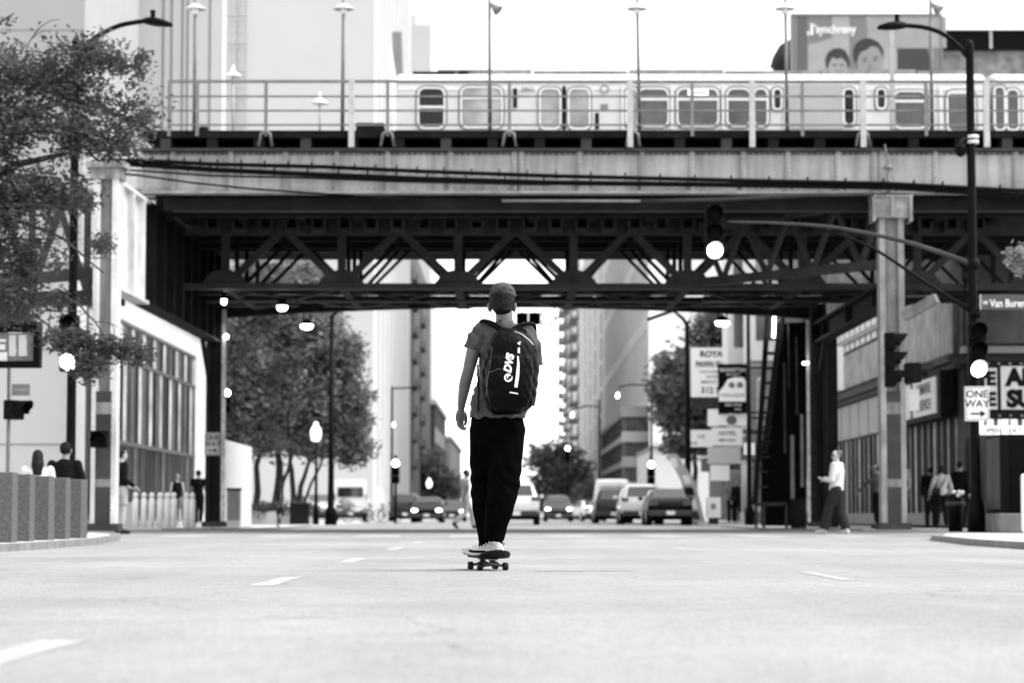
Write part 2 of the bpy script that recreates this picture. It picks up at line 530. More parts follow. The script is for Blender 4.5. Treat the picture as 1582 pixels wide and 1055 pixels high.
wt = bld("white_slab_building", "bright white building with thin vertical joints behind the left street lamp", (-17, 114, 0))
MB().box(-30, -13.8, 114, 115.4, 0.1, 48).build("wall", M['wall_white'], wt)
j3 = MB()
for px in (195, 245, 258, 275, 283, 318): 
    x = PX(px, 114); j3.box(x - .04, x + .04, 113.97, 114.01, 0.5, 48)
j3.build("vertical_joint", M['joint'], wt)
sill = MB(); sill.box(-30, -13.8, 113.9, 114.0, 3.2, 3.5); sill.build("ledge", M['wall_pale'], wt)

tw = bld("pale_tower", "tall pale windowless tower above the railway, with one strip of small windows", (-18, 209, 0))
MB().box(-37, -12.0, 209, 283, 0.1, 62).build("wall", M['wall_tower'], tw)
sx0, sx1 = PX(347, 209), PX(376, 209)
first = window_unit(tw, (sx1 - sx0) * .46, 2.0, M['wall_white'], mat('pale_glass', 0.42, 0.3, 0, 0.1, 1), 'x', 1)
spots = []
z = 22.0
while z < 46:
    for q in (.25, .76): spots.append((sx0 + (sx1 - sx0) * q + 18, -0.05, z))
    z += 2.45
winrow(None, tw, first, spots, None)
rb = MB()
for k in range(9): rb.box(-12.0, -11.7, 214 + 7.5 * k, 214.8 + 7.5 * k, 3, 60)
rb.build("street_rib", M['wall_white'], tw)

TOWEREND = 0
# balcony-like strip building further along the left side
lb = bld("apartment_building", "grey apartment block with dark stacked balconies on the left side of the street", (-14, 284, 0))
MB().box(-32, -12, 284, 356, 0.1, 33).build("wall", mat('apartment_wall', 0.11, .8, 0, .4, .25), lb)
bal = MB(); bal.box(-12, -11.4, -3, 3, 0, 0.3); bal.box(-11.5, -11.4, -3, 3, 0.3, 1.2); bal.box(-12, -11.95, -3, 3, 0.3, 2.3)
b0 = None
n_ = 0
for k in range(8):
    for yy in (292, 318):
        loc = (14, yy - 284, 6 + 3.2 * k)
        if b0 is None:
            b0 = MB(); b0.v = [(v[0], v[1], v[2]) for v in bal.v]; b0.f = bal.f; b0.sm = bal.sm
            b0 = b0.build("balcony", mat('balcony_dark', 0.05, 0.8, 0, 0.3, 0.5), lb, local=True); q = b0
        else:
            q = copy_tree(b0, lb)
        q.location = loc
ob = bld("brick_block", "dark brick building low at the far end of the street, left side", (-13, 370, 0))
MB().box(-30, -11.5, 360, 420, 0.1, 17).build("wall", M['wall_dark'], ob)
MB().box(-30.3, -11.2, 359.7, 420.3, 17, 17.7).build("cornice", M['wall_pale'], ob)
fw = window_unit(ob, 1.6, 2.2, M['wall_pale'], M['glassmid'], 'y', 1)
winrow(None, ob, fw, [(1.5 + .02, yy, zz) for yy in range(-6, 48, 8) for zz in (3, 7, 11.5)], None)
ob2 = bld("stone_block", "grey stone building beyond the dark brick one at the street's far left", (-12, 440, 0))
MB().box(-30, -11, 430, 520, 0.1, 14).build("wall", M['wall_grey'], ob2)
MB().box(-30.3, -10.7, 429.7, 520, 14, 14.6).build("cornice", M['wall_white'], ob2)
frt = bld("leaning_pylon", "white slanted steel mast standing behind the train's front end", (-10, 230, 0), "tower")
p0, p1 = P(585, 60, 230), P(608, 118, 230)
MB().beam(P(588, 20, 230), P(622, 230, 230), 1.0, 0.5).build("mast", M['white'], frt)
MB().beam(P(613, 50, 231), P(620, 230, 231), 0.9, 0.4).build("stay", M['joint'], frt)
fb = bld("faint_block", "very pale distant block just right of the slanted mast above the train", (-12, 600, 0))
MB().box(PX(606, 600), PX(664, 600), 600, 640, 0.1, PZ(38, 600)).build("wall", mat('faint_wall', .46, .8, 0, .05, .1), fb)
MB().box(PX(612, 600), PX(640, 600), 602, 620, PZ(38, 600), PZ(20, 600)).build("penthouse", mat('faint_wall', .46), fb)

# right side of the street
gar = bld("parking_garage", "dark open-sided parking garage with pale slab edges, right of the street", (11.5, 230, 0), "parking garage")
core = MB()
core.box(10.9, 13.0, 231, 290, 0.1, 10)
core.build("interior", mat('garage_interior', 0.10, .8, 0, .5, 1.0), gar)
zl = [2.6, 5.0, 7.4, 9.8]
for k, z in enumerate(zl):
    q = MB(); q.box(10.4, 13.3, 230, 291, z, z + 0.55)
    for xx in range(1): q.box(10.42, 13.28, 230.02, 230.1, z + .55, z + 1.0)
    q.build("slab", mat('garage_slab_%d' % (k % 2), (0.26, 0.2)[k % 2], 0.8, 0, 0.2, 0.6), gar)
for yy in range(230, 290, 6): MB().box(10.45, 10.75, yy + .1, yy + .6, 0.1, 10).build("pier", M['wall_dark'], gar)

stp = bld("striped_tower", "pale tower with fine vertical ribs on its street side, right of the street", (15, 231, 0))
MB().box(13.5, 30, 230, 350, 0.1, 40).build("wall", M['wall_pale'], stp)
q = MB()
for k in range(58): q.box(13.44, 13.5, 232 + 2.05 * k, 232.7 + 2.05 * k, 4, 38.5)
q.build("rib", mat('rib_grey', 0.5, .8, 0, .1, .3), stp)
q = MB()
for z in (11, 19, 27, 35): q.box(13.42, 13.5, 231, 350, z, z + 1.3)
q.build("floor_band", M['wall_white'], stp)
MB().box(13.0, 13.7, 228.6, 230, 0.1, 40).build("white_pilaster", M['white'], stp)

w2 = bld("white_tower", "plain white tower between the striped tower and the balcony tower", (15, 352, 0))
MB().box(13.5, 30, 352, 470, 0.1, 48).build("wall", M['wall_tower'], w2)
fw = window_unit(w2, 5.5, 3.0, M['wall_pale'], mat('tower_glass', 0.3, 0.2, 0, 0.2, 0.3), 'y', 2)
winrow(None, w2, fw, [(-1.5 - .03, yy, zz) for yy in (12, 38, 64, 90) for zz in range(8, 46, 4)], None)

bt = bld("balcony_tower", "tall tower with a column of white balconies at the end of the street, right side", (15, 475, 0))
MB().box(13.5, 34, 475, 620, 0.1, 56).build("wall", M['wall_pale'], bt)
bal0 = None
for k in range(15):
    for yy in (8, 60, 112):
        if bal0 is None:
            q = MB(); q.box(-1.9, 0, 0, 24, 0, .35); q.box(-1.9, -1.7, 0, 24, .35, 1.4); q.box(-.06, 0.02, 1, 23, .5, 2.6)
            bal0 = q.build("balcony", mat('balcony_grey', 0.33, 0.8, 0, 0.2, 0.2), bt, local=True); c = bal0
        else: c = copy_tree(bal0, bt)
        c.location = (-1.5, yy, 6 + 3.4 * k)

pw = bld("pale_low_building", "low pale blank building behind the cars, right side of the street", (12.5, 190, 0))
MB().box(PX(1010, 190), 20, 190, 215, 0.1, 5.6).build("wall", M['wall_white'], pw)
MB().box(PX(1010, 190) - .1, 20, 189.8, 215, 5.6, 5.9).build("coping", M['joint'], pw)

# row of old shops behind the pawn and hotel signs
sh = bld("shop_row", "dark old shop building with white bay windows behind the hanging signs", (14, 93, 0))
MB().box(12.2, 26, 93, 150, 0.1, 14).build("wall", M['wall_brick'], sh)
fw = window_unit(sh, 1.7, 2.4, M['white'], M['glassmid'], 'y', 1)
winrow(None, sh, fw, [(-1.8 - .02, yy, zz) for yy in (3, 8, 13, 18, 25, 33, 41, 50) for zz in (4.6, 8.4)], None)
for (px, y0) in ((1126, 101), (1160, 97)):
    x0 = PX(px, y0)
    bw_ = MB().box(x0, 12.25, y0, y0 + 2.6, 6.6, 12.2).build("bay_window", M['white'], sh)
    for za, zb_ in ((7.4, 9.2), (9.8, 11.6)): MB().box(x0 + .25, 12.0, y0 - .03, y0 + .02, za, zb_).build("pane", M['glassmid'], bw_)
for k, (ya, yb) in enumerate(((94, 101), (102, 110), (112, 122), (124, 138))):
    MB().box(12.05, 12.2, ya, yb, 0.5, 3.0).build("shop_window", M['glassmid'], sh)
MB().box(11.7, 12.2, 93, 150, 3.1, 3.9).build("fascia", M['steel_mid'], sh)

# corner store with marquee, right
cs = bld("corner_store", "two-storey corner store with weathered siding and a lit marquee, right edge", (14, 65, 0))
MB().box(12.2, 30, 65.2, 91, 0.1, 8.4).build("wall", M['wall_dark'], cs)
q = MB(); n_ = 5
for k in range(n_):
    y0 = 66.0 + 13.0 * k / n_
    q.box(12.06, 12.2, y0, y0 + 13.0 / n_ - .03, 4.75, 6.5)
q.build("siding", M['siding'], cs)
q = MB()
for k in range(5):
    y0 = 79.3 + 2.35 * k
    q.box(12.08, 12.2, y0, y0 + 2.25, 4.95, 6.15)
q.build("wall_panel", M['siding'], cs)
for k in range(9):
    y0 = 78.9 + 1.3 * k
    q = MB(); q.box(12.1, 12.2, y0, y0 + .8, 6.3, 7.2); q.build("upper_window", M['white'], cs)
q = MB(); q.box(11.75, 12.2, 65.0, 91, 4.5, 4.72); q.box(11.9, 12.2, 65.0, 91, 4.35, 4.5); q.build("cornice", M['steel_mid'], cs)
q = MB(); q.box(12.0, 12.2, 65.1, 91, 6.52, 6.7); q.build("upper_cornice", M['grey'], cs)
q = MB()
for k in range(7):
    y0 = 75.2 + 2.25 * k
    q.box(12.07, 12.2, y0, y0 + 2.05, 3.12, 4.32)
q.build("transom_panel", mat('transom', 0.30, 0.5, 0, 0.15, 1.3), cs)
pil = MB()
for k in range(23):
    y0 = 66.2 + 1.08 * k
    pil.box(12.15, 12.2, y0, y0 + (.09, .16, .07, .26, .10, .12, .30)[k % 7], 0.45, 3.05)
pil.build("shopfront_mullion", mat('shopfront_frame', 0.42, 0.5, 0, 0.3, 2), cs)
for k in range(8):
    y0 = 66.2 + 3.05 * k
    MB().box(12.165, 12.2, y0 + .3, y0 + 3.0, 0.5, 3.05).build("shop_window", mat('dark_interior', .006, .6, 0, .5, 1.5, spec=.03), cs)
MB().box(12.1, 12.2, 65.1, 91, 0.1, 0.45).build("stall_riser", M['grey'], cs)
# front wing facing the camera
MB().box(12.25, 26, 65.02, 65.2, 5.0, 7.4).build("front_wall", mat('front_stucco', 0.075, 0.8, 0, 0.3, 1.2, streak=0.3), cs)
MB().box(12.1, 26, 64.7, 65.2, 4.72, 4.9).build("front_ledge", M['grey'], cs)
M['signface'] = mat('lit_sign_face', 0.5, 0.5, emit=0.04)
def marquee(name_parts, lines, c0, c1, z0, z1, axis, hts, bold=0.02):
    pass
# marquee on the street side
mq = MB(); mq.box(11.7, 12.08, 66.0, 74.6, 3.06, 4.34); mq.build("marquee_box", M['steel_dark'], cs)
for (ya, yb, l1, l2) in ((66.5, 70.3, "SUBMARINE", "SANDWICH"), (70.8, 74.3, "HOT DOG", "ITALIAN")):
    f_ = MB().box(11.66, 11.70, ya, yb, 3.2, 4.2).build("sign_face", M['signface'], cs)
    text(l1, "lettering", M['ink'], f_, (11.65, (ya + yb) / 2, 3.80), (0, -1, 0), (0, 0, 1), 0.30, 0.003, 0.02)
    text(l2, "lettering", M['ink'], f_, (11.65, (ya + yb) / 2, 3.34), (0, -1, 0), (0, 0, 1), 0.30, 0.003, 0.02)
mq = MB(); mq.box(12.25, 22, 64.5, 65.0, 2.95, 4.5); mq.build("marquee_box", M['steel_dark'], cs)
def face(x0, x1, z0, z1, lines, sz, par=cs, y=64.46, bold=0.03, lx=None):
    f_ = MB().box(x0, x1, y, y + .04, z0, z1).build("sign_face", M['signface'], par)
    n = len(lines)
    for k, l in enumerate(lines):
        zz = z1 - (z1 - z0) * (k + 1) / n + ((z1 - z0) / n - sz) / 2
        text(l, "lettering", M['ink'], f_, (lx or (x0 + x1) / 2, y, zz), (1, 0, 0), (0, 0, 1), sz, 0.004, bold, 'LEFT' if lx else 'CENTER')
face(PX(1549, 64.5), PX(1549, 64.5) + 2.6, 3.2, 4.35, ["ANGUS", "SUBS"], 0.42, bold=.07, lx=PX(1558, 64.5))
face(PX(1524, 64.5), PX(1543, 64.5), 3.2, 4.3, ["E", "E"], 0.34, bold=.06)
q = MB()
for k in range(30):
    q.ball((12.4 + .3 * k, 64.46, 4.42), .03, nu=6, nv=4); q.ball((12.4 + .3 * k, 64.46, 3.03), .03, nu=6, nv=4)
q.build("marquee_bulb", M['railw'], cs)
lw = MB().box(PX(1516, 64.9), PX(1549, 64.9), 64.98, 65.1, PZ(671, 65), PZ(645, 65)).build("lit_window", M['litsoft'], cs)
lw2 = MB().box(PX(1552, 64.9), PX(1582, 64.9) + 2, 64.98, 65.1, PZ(671, 65), PZ(645, 65)).build("lit_window", M['litsoft'], cs)
for l_, px in (("OPEN", 1532), ("EAT", 1568)): text(l_, "lettering", M['grey'], lw, P(px, 669, 64.97), (1, 0, 0), (0, 0, 1), .14, .004, .04)
for px, w_ in ((1522, 5), (1537, 7), (1560, 4), (1574, 8)): MB().box(PX(px, 64.95), PX(px + w_, 64.95), 64.94, 64.975, PZ(658, 65), PZ(650 - w_ * .3, 65)).build("window_poster", M['grey'], lw)
MB().box(PX(1500, 64.9), PX(1582, 64.9) + 2, 65.0, 65.12, 0.5, PZ(675, 65)).build("front_shop_window", M['glass'], cs)

# far backdrop trees are things; brick building and billboard above the tracks
bb = bld("brick_building", "old brick building with a dark roof screen behind the billboard, upper right", (24, 120, 0))
MB().box(PX(1462, 120), 36, 120, 140, 0.1, PZ(76, 120)).build("wall", mat('mottled_brick', 0.30, 0.85, 0, 0.6, 1.3, 0.3, 14), bb)
MB().box(PX(1388, 119), 36, 119, 119.6, PZ(76, 119), PZ(48, 119)).build("roof_screen", M['black'], bb)
q = MB(); x = PX(1541, 119); q.box(x - .07, x + .07, 118.9, 119, PZ(76, 119), PZ(49, 119)); q.box(PX(1388, 119), 36, 118.9, 119, PZ(48, 119), PZ(46.5, 119)); q.build("screen_trim", M['railw'], bb)
MB().box(PX(1386, 119.5), PX(1462, 119.5), 119.7, 125, 0.1, PZ(76, 119.5)).build("side_wall", M['wall_dark'], bb)
# ------------------------------------------------------------------ billboard
BY = 112.0
bil = thing("billboard", "large rooftop billboard with two smiling dark-haired heads, upper right", "billboard", (PX(1330, BY), BY, 0))
x0, x1, z0, z1 = PX(1231, BY), PX(1463, BY), PZ(140, BY), PZ(25, BY)
panel = MB().box(x0, x1, BY, BY + .35, z0, z1).build("panel", mat('poster_paper', 0.17, 0.6, 0, 0.1, 0.4), bil)
fr = MB()
fr.box(x0 - .08, x1 + .08, BY - .05, BY + .4, z1, z1 + .1); fr.box(x0 - .08, x0, BY - .05, BY + .4, z0, z1); fr.box(x1, x1 + .08, BY - .05, BY + .4, z0, z1)
fr.build("frame", M['grey'], bil)
def bshape(pts, m, d, name):
    q = MB(); q.prism([P(px, py, BY) + Vector((0, -d, 0)) for px, py in pts], (0, d - 0.001 if False else 0.004, 0)); q.build(name, m, panel)
def ell(cx, cy, rx, ry, n=22, a0=0, a1=2 * pi): return [(cx + rx * cos(a0 + (a1 - a0) * k / n), cy + ry * sin(a0 + (a1 - a0) * k / n)) for k in range(n)]
pg = lambda n, v: mat('poster_' + n, v if v > .6 else v * .62, 0.6, 0, 0.12, 1.0)
bshape([(1232, 26), (1247, 26), (1247, 138), (1232, 138)], pg('dark', .15), .01, "poster_image")
bshape([(1285, 26), (1312, 26), (1312, 138), (1248, 138), (1248, 70), (1285, 60)], pg('pale', .5), .014, "poster_image")
bshape([(1338, 26), (1462, 26), (1462, 75), (1386, 75), (1386, 138), (1350, 138), (1342, 80)], pg('pale2', .46), .012, "poster_image")
bshape([(1386, 76), (1432, 76), (1440, 100), (1452, 138), (1386, 138)], pg('jacket', .05), .016, "poster_image")
bshape([(1276, 104), (1275, 92), (1279, 82), (1287, 76), (1298, 75), (1306, 79), (1311, 88), (1313, 100), (1310, 108), (1307, 96), (1300, 90), (1292, 92), (1286, 89), (1281, 98), (1279, 108)], pg('hair1', .035), .030, "poster_image")
bshape(ell(1295, 108, 16.5, 25), pg('face1', .46), .026, "poster_image")
bshape([(1320, 94), (1318, 80), (1322, 68), (1332, 61), (1345, 60), (1357, 66), (1364, 77), (1365, 92), (1362, 84), (1356, 74), (1346, 72), (1338, 78), (1330, 81), (1326, 88), (1324, 98)], pg('hair2', .03), .041, "poster_image")
bshape(ell(1344, 96, 19.5, 29), pg('face2', .40), .036, "poster_image")
bshape([(1332, 91), (1336, 89.5), (1341, 91), (1336, 91.3)], pg('hair2', .03), .046, "poster_image"); bshape([(1348, 90), (1353, 88), (1358, 89), (1353, 90)], pg('hair2', .03), .046, "poster_image")
bshape([(1343, 96), (1347, 105), (1342, 105)], pg('cheek', .26), .046, "poster_image")
bshape(ell(1348, 110, 10, 4, 12), pg('lip', .16), .044, "poster_image")
for cx, cy, rx, ry in ((1336, 95, 3.2, 1.1), (1352, 93.5, 3.2, 1.1), (1289, 101, 3, 1.2), (1301, 101, 3, 1.2)):
    bshape(ell(cx, cy, rx, ry, 10), pg('hair1', .035), .046, "poster_image")
bshape(ell(1348, 110, 8, 2.2, 12), pg('white', .8), .047, "poster_image")
bshape(ell(1376, 100, 12, 30), pg('shirt', .55), .013, "poster_image")
for a, b_ in (((1247, 49), (1250, 56)), ((1252, 44), (1256, 55)), ((1258, 38), (1260, 44))):
    bshape([a, (b_[0], a[1]), b_, (a[0], b_[1])], pg('white', .8), .048, "poster_logo")
bshape([(1252, 37), (1256, 37), (1256, 44), (1252, 44)], pg('white', .8), .048, "poster_logo")
text("synchrony", "lettering", pg('white', .8), panel, P(1291, 52, BY) + Vector((0, -.048, 0)), (1, 0, 0), (0, 0, 1), 13 * BY / F, 0.004, 0.03, sx=.8)
q = MB()
for px in (1245, 1340, 1440): q.beam((PX(px, BY), BY + .5, 6), (PX(px, BY), BY + .5, z1 - .3), .25, .25)
q.build("support", M['steel_dark'], bil)
rt = thing("rooftop_tank", "dark domed rooftop turret left of the billboard", "water tank", (PX(1222, 118), 118, 0))
q = MB(); c = P(1222, 104, 118); q.lathe((c.x, c.y, 0), [(.9, 0), (.9, c.z), (1.05, c.z), (.9, c.z + .5), (.55, c.z + 1.1), (.1, c.z + 1.35)], 14); q.build("tank", M['steel_mid'], rt)

# ------------------------------------------------------------------ elevated railway over the cross street
B0 = 51.0                                    # front face of the bridge
def zb(py, Y=B0): return PZ(py, Y)
M['steel_web0'] = mat('stained_steel', 0.12, 0.7, 0, 0.6, 2.2, 0.1, 30, streak=0.5)
br = thing("railway_bridge", "riveted steel elevated railway bridge crossing the whole street", "bridge", (0, B0, 0))
XL, XR = PX(215, B0), 15.0
web = MB(); web.box(XL, XR, B0, B0 + .04, zb(297), zb(235))
web.box(XL, XR, B0 - .16, B0 + .2, zb(300), zb(297))
rv = web
GP = thing('tmp', '', '') if False else None
cols = [262, 352, 438, 518, 597, 695, 795, 806, 897, 994, 1072, 1152, 1222, 1300, 1356, 1368, 1452, 1577]
for px in cols:
    x = PX(px, B0)
    for k in range(9):
        z = zb(293) + (zb(239) - zb(293)) * k / 8
        rv.ball((x, B0 - .065, z), .026, nu=6, nv=4)
k = 0
x = XL + .1
while x < XR:
    rv.ball((x, B0 - .01, zb(294.3)), .024, nu=6, nv=4); rv.ball((x + .06, B0 - .01, zb(290.5)), .02, nu=6, nv=4)
    rv.ball((x, B0 - .01, zb(238)), .02, nu=6, nv=4)
    x += .125
girder = web.build("plate_girder", M['steel'], br)
girder["label"] = "long pale riveted plate girder facing the camera"
tf = MB(); tf.box(XL - .05, XR, B0 - .18, B0 + .24, zb(235), zb(231)); tf.build("top_flange", M['steel_mid'], girder)
MB().box(XL, XR, B0 - .004, B0, zb(240), zb(235)).build("stained_band", M['steel_web0'], girder)
for px in cols:
    x = PX(px, B0); MB().box(x - .05, x + .05, B0 - .06, B0, zb(297), zb(235)).build("stiffener", M['steel'], girder)
# shallow beam under it and a grey conduit
q = MB(); q.box(XL + .4, XR, B0 + .3, B0 + .6, zb(322), zb(303)); q.build("lower_beam", M['steel_dark'], br)
q = MB(); q.box(XL + .6, XR, B0 + .3, B0 + .5, zb(324), zb(322.6)); q.build("ledge_plate", M['steel_mid'], br)
q = MB(); q.tube([P(775, 310.5, 50.7), P(990, 311, 50.7)], .028, 8); q.build("conduit", M['rail'], br)
q = MB(); q.tube([P(990, 311, 50.7), P(1120, 308, 50.7), P(1250, 302, 50.7), P(1350, 300, 50.7)], .04, 8); q.build("conduit", M['steel_mid'], br)
# deck: fascia, tie ends, deep floor
q = MB(); q.box(XL, XR, B0 - .1, B0 + 16, zb(214), zb(203)); q.build("deck", mat('creosoted_timber', 0.010, 0.8, 0, 0.5, 3, spec=0.05), br)
q = MB(); q.box(XL + .2, XR, B0 + .9, B0 + 1.1, zb(231), zb(214)); q.build("deck_stringer", M['blackm'], br)
for k in range(22):
    x = PX(250 + 73 * k, B0)
    if x > XR: break
    MB().box(x - .11, x + .11, B0 - .05, B0 + .8, zb(231), zb(214)).build("deck_bracket", M['steel_dark'] if k % 3 else M['steel_mid'], br)
MB().box(XL - .02, XR, B0 + .3, B0 + 15.6, 7.43, 7.9).build("track_floor", M['blackm'], br)
# brackets row under the deck, visible below the girder
for k in range(30):
    x = -7.2 + .62 * k
    q = MB(); q.box(x, x + .34, 56.4, 56.9, 7.02, 7.10); q.box(x, x + .06, 56.4, 56.9, 7.10, 7.3); q.box(x + .28, x + .34, 56.4, 56.9, 7.10, 7.3)
    q.build("hanger_bracket", M['steel_mid'], br)
# railing
rl = MB()
for i, py in enumerate((127, 150, 172, 194)):
    rl.beam((PX(256, B0), B0 - .05, zb(py)), (XR, B0 - .05, zb(py)), .05, .06 if i == 0 else .035)
railing = rl.build("railing", M['rail'], br)
for px, big in ((256, 0), (300, 0), (407, 0), (541, 1), (597, 0), (787, 0), (975, 1), (1072, 0), (1165, 1), (1244, 0), (1338, 1), (1437, 0), (1530, 1)):
    x = PX(px, B0)
    if big: MB().box(x - .06, x + .06, B0 - .24, B0 - .14, zb(230), zb(125)).build("railing_post", M['railw'], railing)
    else:
        MB().box(x - .035, x + .035, B0 - .13, B0 - .08, zb(212), zb(126)).build("railing_post", M['rail'], railing)
for px in (407, 597, 787, 980, 1338):
    q = MB(); x = PX(px, B0)
    q.tube([(x - .14, B0 - .14, zb(228)), (x - .1, B0 - .16, zb(209)), (x, B0 - .14, zb(204)), (x + .1, B0 - .16, zb(209)), (x + .14, B0 - .14, zb(228))], .035, 6)
    q.build("cable_clamp", M['rail'], br)
MB().box(PX(549, 52), PX(592, 52), 51.6, 52.4, zb(203), PZ(190, 51.6)).build("equipment_box", M['steel_dark'], br)
MB().lathe((PX(309, 52), 52, zb(203)), [(.1, 0), (.1, .18), (.12, .22), (.09, .25)], 10).build("signal_horn", M['steel_dark'], br)

# transverse trusses below the deck
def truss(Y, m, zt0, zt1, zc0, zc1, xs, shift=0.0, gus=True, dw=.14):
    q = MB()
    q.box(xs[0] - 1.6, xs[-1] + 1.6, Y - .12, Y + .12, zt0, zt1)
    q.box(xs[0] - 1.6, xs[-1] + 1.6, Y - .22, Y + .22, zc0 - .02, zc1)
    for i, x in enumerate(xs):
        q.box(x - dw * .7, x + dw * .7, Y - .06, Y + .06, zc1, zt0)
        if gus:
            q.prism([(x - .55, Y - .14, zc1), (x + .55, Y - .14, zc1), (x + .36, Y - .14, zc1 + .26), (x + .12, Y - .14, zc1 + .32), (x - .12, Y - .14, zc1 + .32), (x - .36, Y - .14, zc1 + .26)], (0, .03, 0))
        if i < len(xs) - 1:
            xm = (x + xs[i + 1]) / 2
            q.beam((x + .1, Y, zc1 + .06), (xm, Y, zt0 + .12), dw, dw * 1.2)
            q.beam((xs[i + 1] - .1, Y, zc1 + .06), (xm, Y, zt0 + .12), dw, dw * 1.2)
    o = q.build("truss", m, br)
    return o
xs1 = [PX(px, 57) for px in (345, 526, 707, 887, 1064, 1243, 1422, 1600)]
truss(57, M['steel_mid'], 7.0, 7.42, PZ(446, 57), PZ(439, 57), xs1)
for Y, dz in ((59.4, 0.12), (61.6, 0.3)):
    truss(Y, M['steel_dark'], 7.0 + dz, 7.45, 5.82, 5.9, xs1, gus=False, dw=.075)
# rear truss with shallow arched lower girder
q = MB()
prev = None
def zarch(x): return 5.93 - 0.006 * abs(x) ** 1.9
rings = []
for k in range(33):
    x = -8 + 16 * k / 32
    rings.append([(x, 64.4, zarch(x)), (x, 64.7, zarch(x)), (x, 64.7, zarch(x) + .3), (x, 64.4, zarch(x) + .3)])
q.loft(rings, smooth=False)
q.build("arched_girder", M['steel_dark'], br)
truss(64.2, M['steel_dark'], 7.38, 7.45, 6.10, 6.16, xs1, gus=False, dw=.07)
q = MB()
rnd = random.Random(3)
for i in range(len(xs1) - 1):
    a, b_ = xs1[i], xs1[i + 1]
    q.beam((a, 57, 5.76), (b_, 64.3, 5.9), .14, .09); q.beam((b_, 57, 5.76), (a, 64.3, 5.9), .14, .09)
    q.beam((a, 57, 5.76), (a, 64.3, 5.9), .2, .12)
q.build("lateral_bracing", M['steel_dark'], br)
for y_, z_ in ((60.6, 5.80), (63.2, 5.9)):
    q = MB()
    for (a, b_) in ((-8, -5.6), (-5.0, -2.6), (-2.2, -.25), (.2, 1.9), (2.2, 4.2), (4.6, 8)):
        q.beam((a + rnd.uniform(-.2, .2), y_, z_), (b_ + rnd.uniform(-.2, .2), y_, z_), .5, .12)
    q.build("lower_cross_beam", M['steel_dark'], br)
# floor beams between trusses
q = MB()
for x in np.arange(-7.6, 14, 1.35): q.box(x - .12, x + .12, 52.0, 62, 7.22, 7.42)
for Y in (54, 60.4): q.box(-8, 14, Y - .1, Y + .1, 7.05, 7.44)
q.build("floor_beam", M['steel_dark'], br)

# columns
M['steel_cap'] = mat('weathered_cap', 0.24, 0.7, 0, 0.5, 5, 0.2, 30, streak=0.5)
M['steel_web'] = mat('column_web', 0.19, 0.6, 0, 0.3, 1.5, 0.1, 30, streak=0.4)
def ibeam(q, cx, cy, w_, d_, z0, z1, t=.045):
    q.box(cx - w_/2, cx - w_/2 + .12, cy - d_/2, cy + d_/2, z0, z1)
    q.box(cx + w_/2 - .12, cx + w_/2, cy - d_/2, cy + d_/2, z0, z1)
def column(px, Y, wpx, ytop, label, m, cap=False):
    cx = PX(px, Y); w_ = wpx * Y / F; zt = PZ(ytop, Y)
    q = MB(); ibeam(q, cx, Y, w_, .42, 0.1, zt)
    r_ = q; z = .5
    while z < zt - .1:
        for s_ in (-1, 1):
            r_.ball((cx + s_ * (w_/2 - .06), Y - .212, z), .018, nu=6, nv=4)
        z += .16
    c = q.build("column", m, br); c["label"] = label
    wq = MB(); wq.box(cx - w_/2 + .12, cx + w_/2 - .12, Y - .11, Y - .065, 0.1, zt); z = .5
    while z < zt - .1:
        for s_ in (-1, 1): wq.ball((cx + s_ * (w_/2 - .17), Y - .112, z), .016, nu=6, nv=4)
        z += .16
    wq.build("web_plate", M['steel_web'] if m is not M['steel_dark'] else m, c)
    b_ = MB(); b_.box(cx - w_/2 - .08, cx + w_/2 + .08, Y - .3, Y + .3, 0.08, .22); b_.build("base_plate", M['steel_mid'], c)
    return c, cx, w_, zt
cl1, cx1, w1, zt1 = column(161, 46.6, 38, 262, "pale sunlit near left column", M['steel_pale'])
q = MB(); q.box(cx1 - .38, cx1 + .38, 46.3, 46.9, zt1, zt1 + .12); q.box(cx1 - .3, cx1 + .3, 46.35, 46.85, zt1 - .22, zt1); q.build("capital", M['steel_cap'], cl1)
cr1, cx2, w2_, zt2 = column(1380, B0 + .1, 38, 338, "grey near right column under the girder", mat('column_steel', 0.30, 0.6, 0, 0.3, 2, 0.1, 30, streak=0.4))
q = MB(); q.box(cx2 - .36, cx2 + .36, B0 - .25, B0 + .35, zt2 - .02, zt2 + .42); q.box(cx2 - .44, cx2 + .44, B0 - .3, B0 + .35, zt2 + .42, zt2 + .46)
q.box(cx2 - .42, cx2 - .36, B0 - .3, B0 + .3, zt2 - .1, zt2 + .42); q.box(cx2 + .36, cx2 + .42, B0 - .3, B0 + .3, zt2 - .1, zt2 + .42)
q.box(cx2 - .03, cx2 + .03, B0 - .32, B0 - .25, zt2, zt2 + .42)
q.build("capital", M['steel_cap'], cr1)
q = MB(); q.tube([(cx2 - .07, B0 - .2, zt2 + .46), (cx2 - .07, B0 - .2, zt2 + .95)], .035, 8); q.ball((cx2 - .07, B0 - .22, zt2 + 1.05), .11, .1, .07); q.tube([(cx2 - .14, B0 - .2, zt2 + 1.55), (cx2 - .10, B0 - .2, zt2 + 1.3), (cx2 - .07, B0 - .2, zt2 + 1.05)], .014, 6)
q.build("cable_riser", M['rail'], cr1)
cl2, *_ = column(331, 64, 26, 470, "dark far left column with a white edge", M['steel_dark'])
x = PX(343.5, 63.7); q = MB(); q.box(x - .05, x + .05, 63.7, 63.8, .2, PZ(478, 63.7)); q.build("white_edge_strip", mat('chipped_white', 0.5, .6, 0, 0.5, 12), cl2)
cr2, *_ = column(1266, 64, 24, 470, "black far right column with a pale edge", M['steel_dark'])
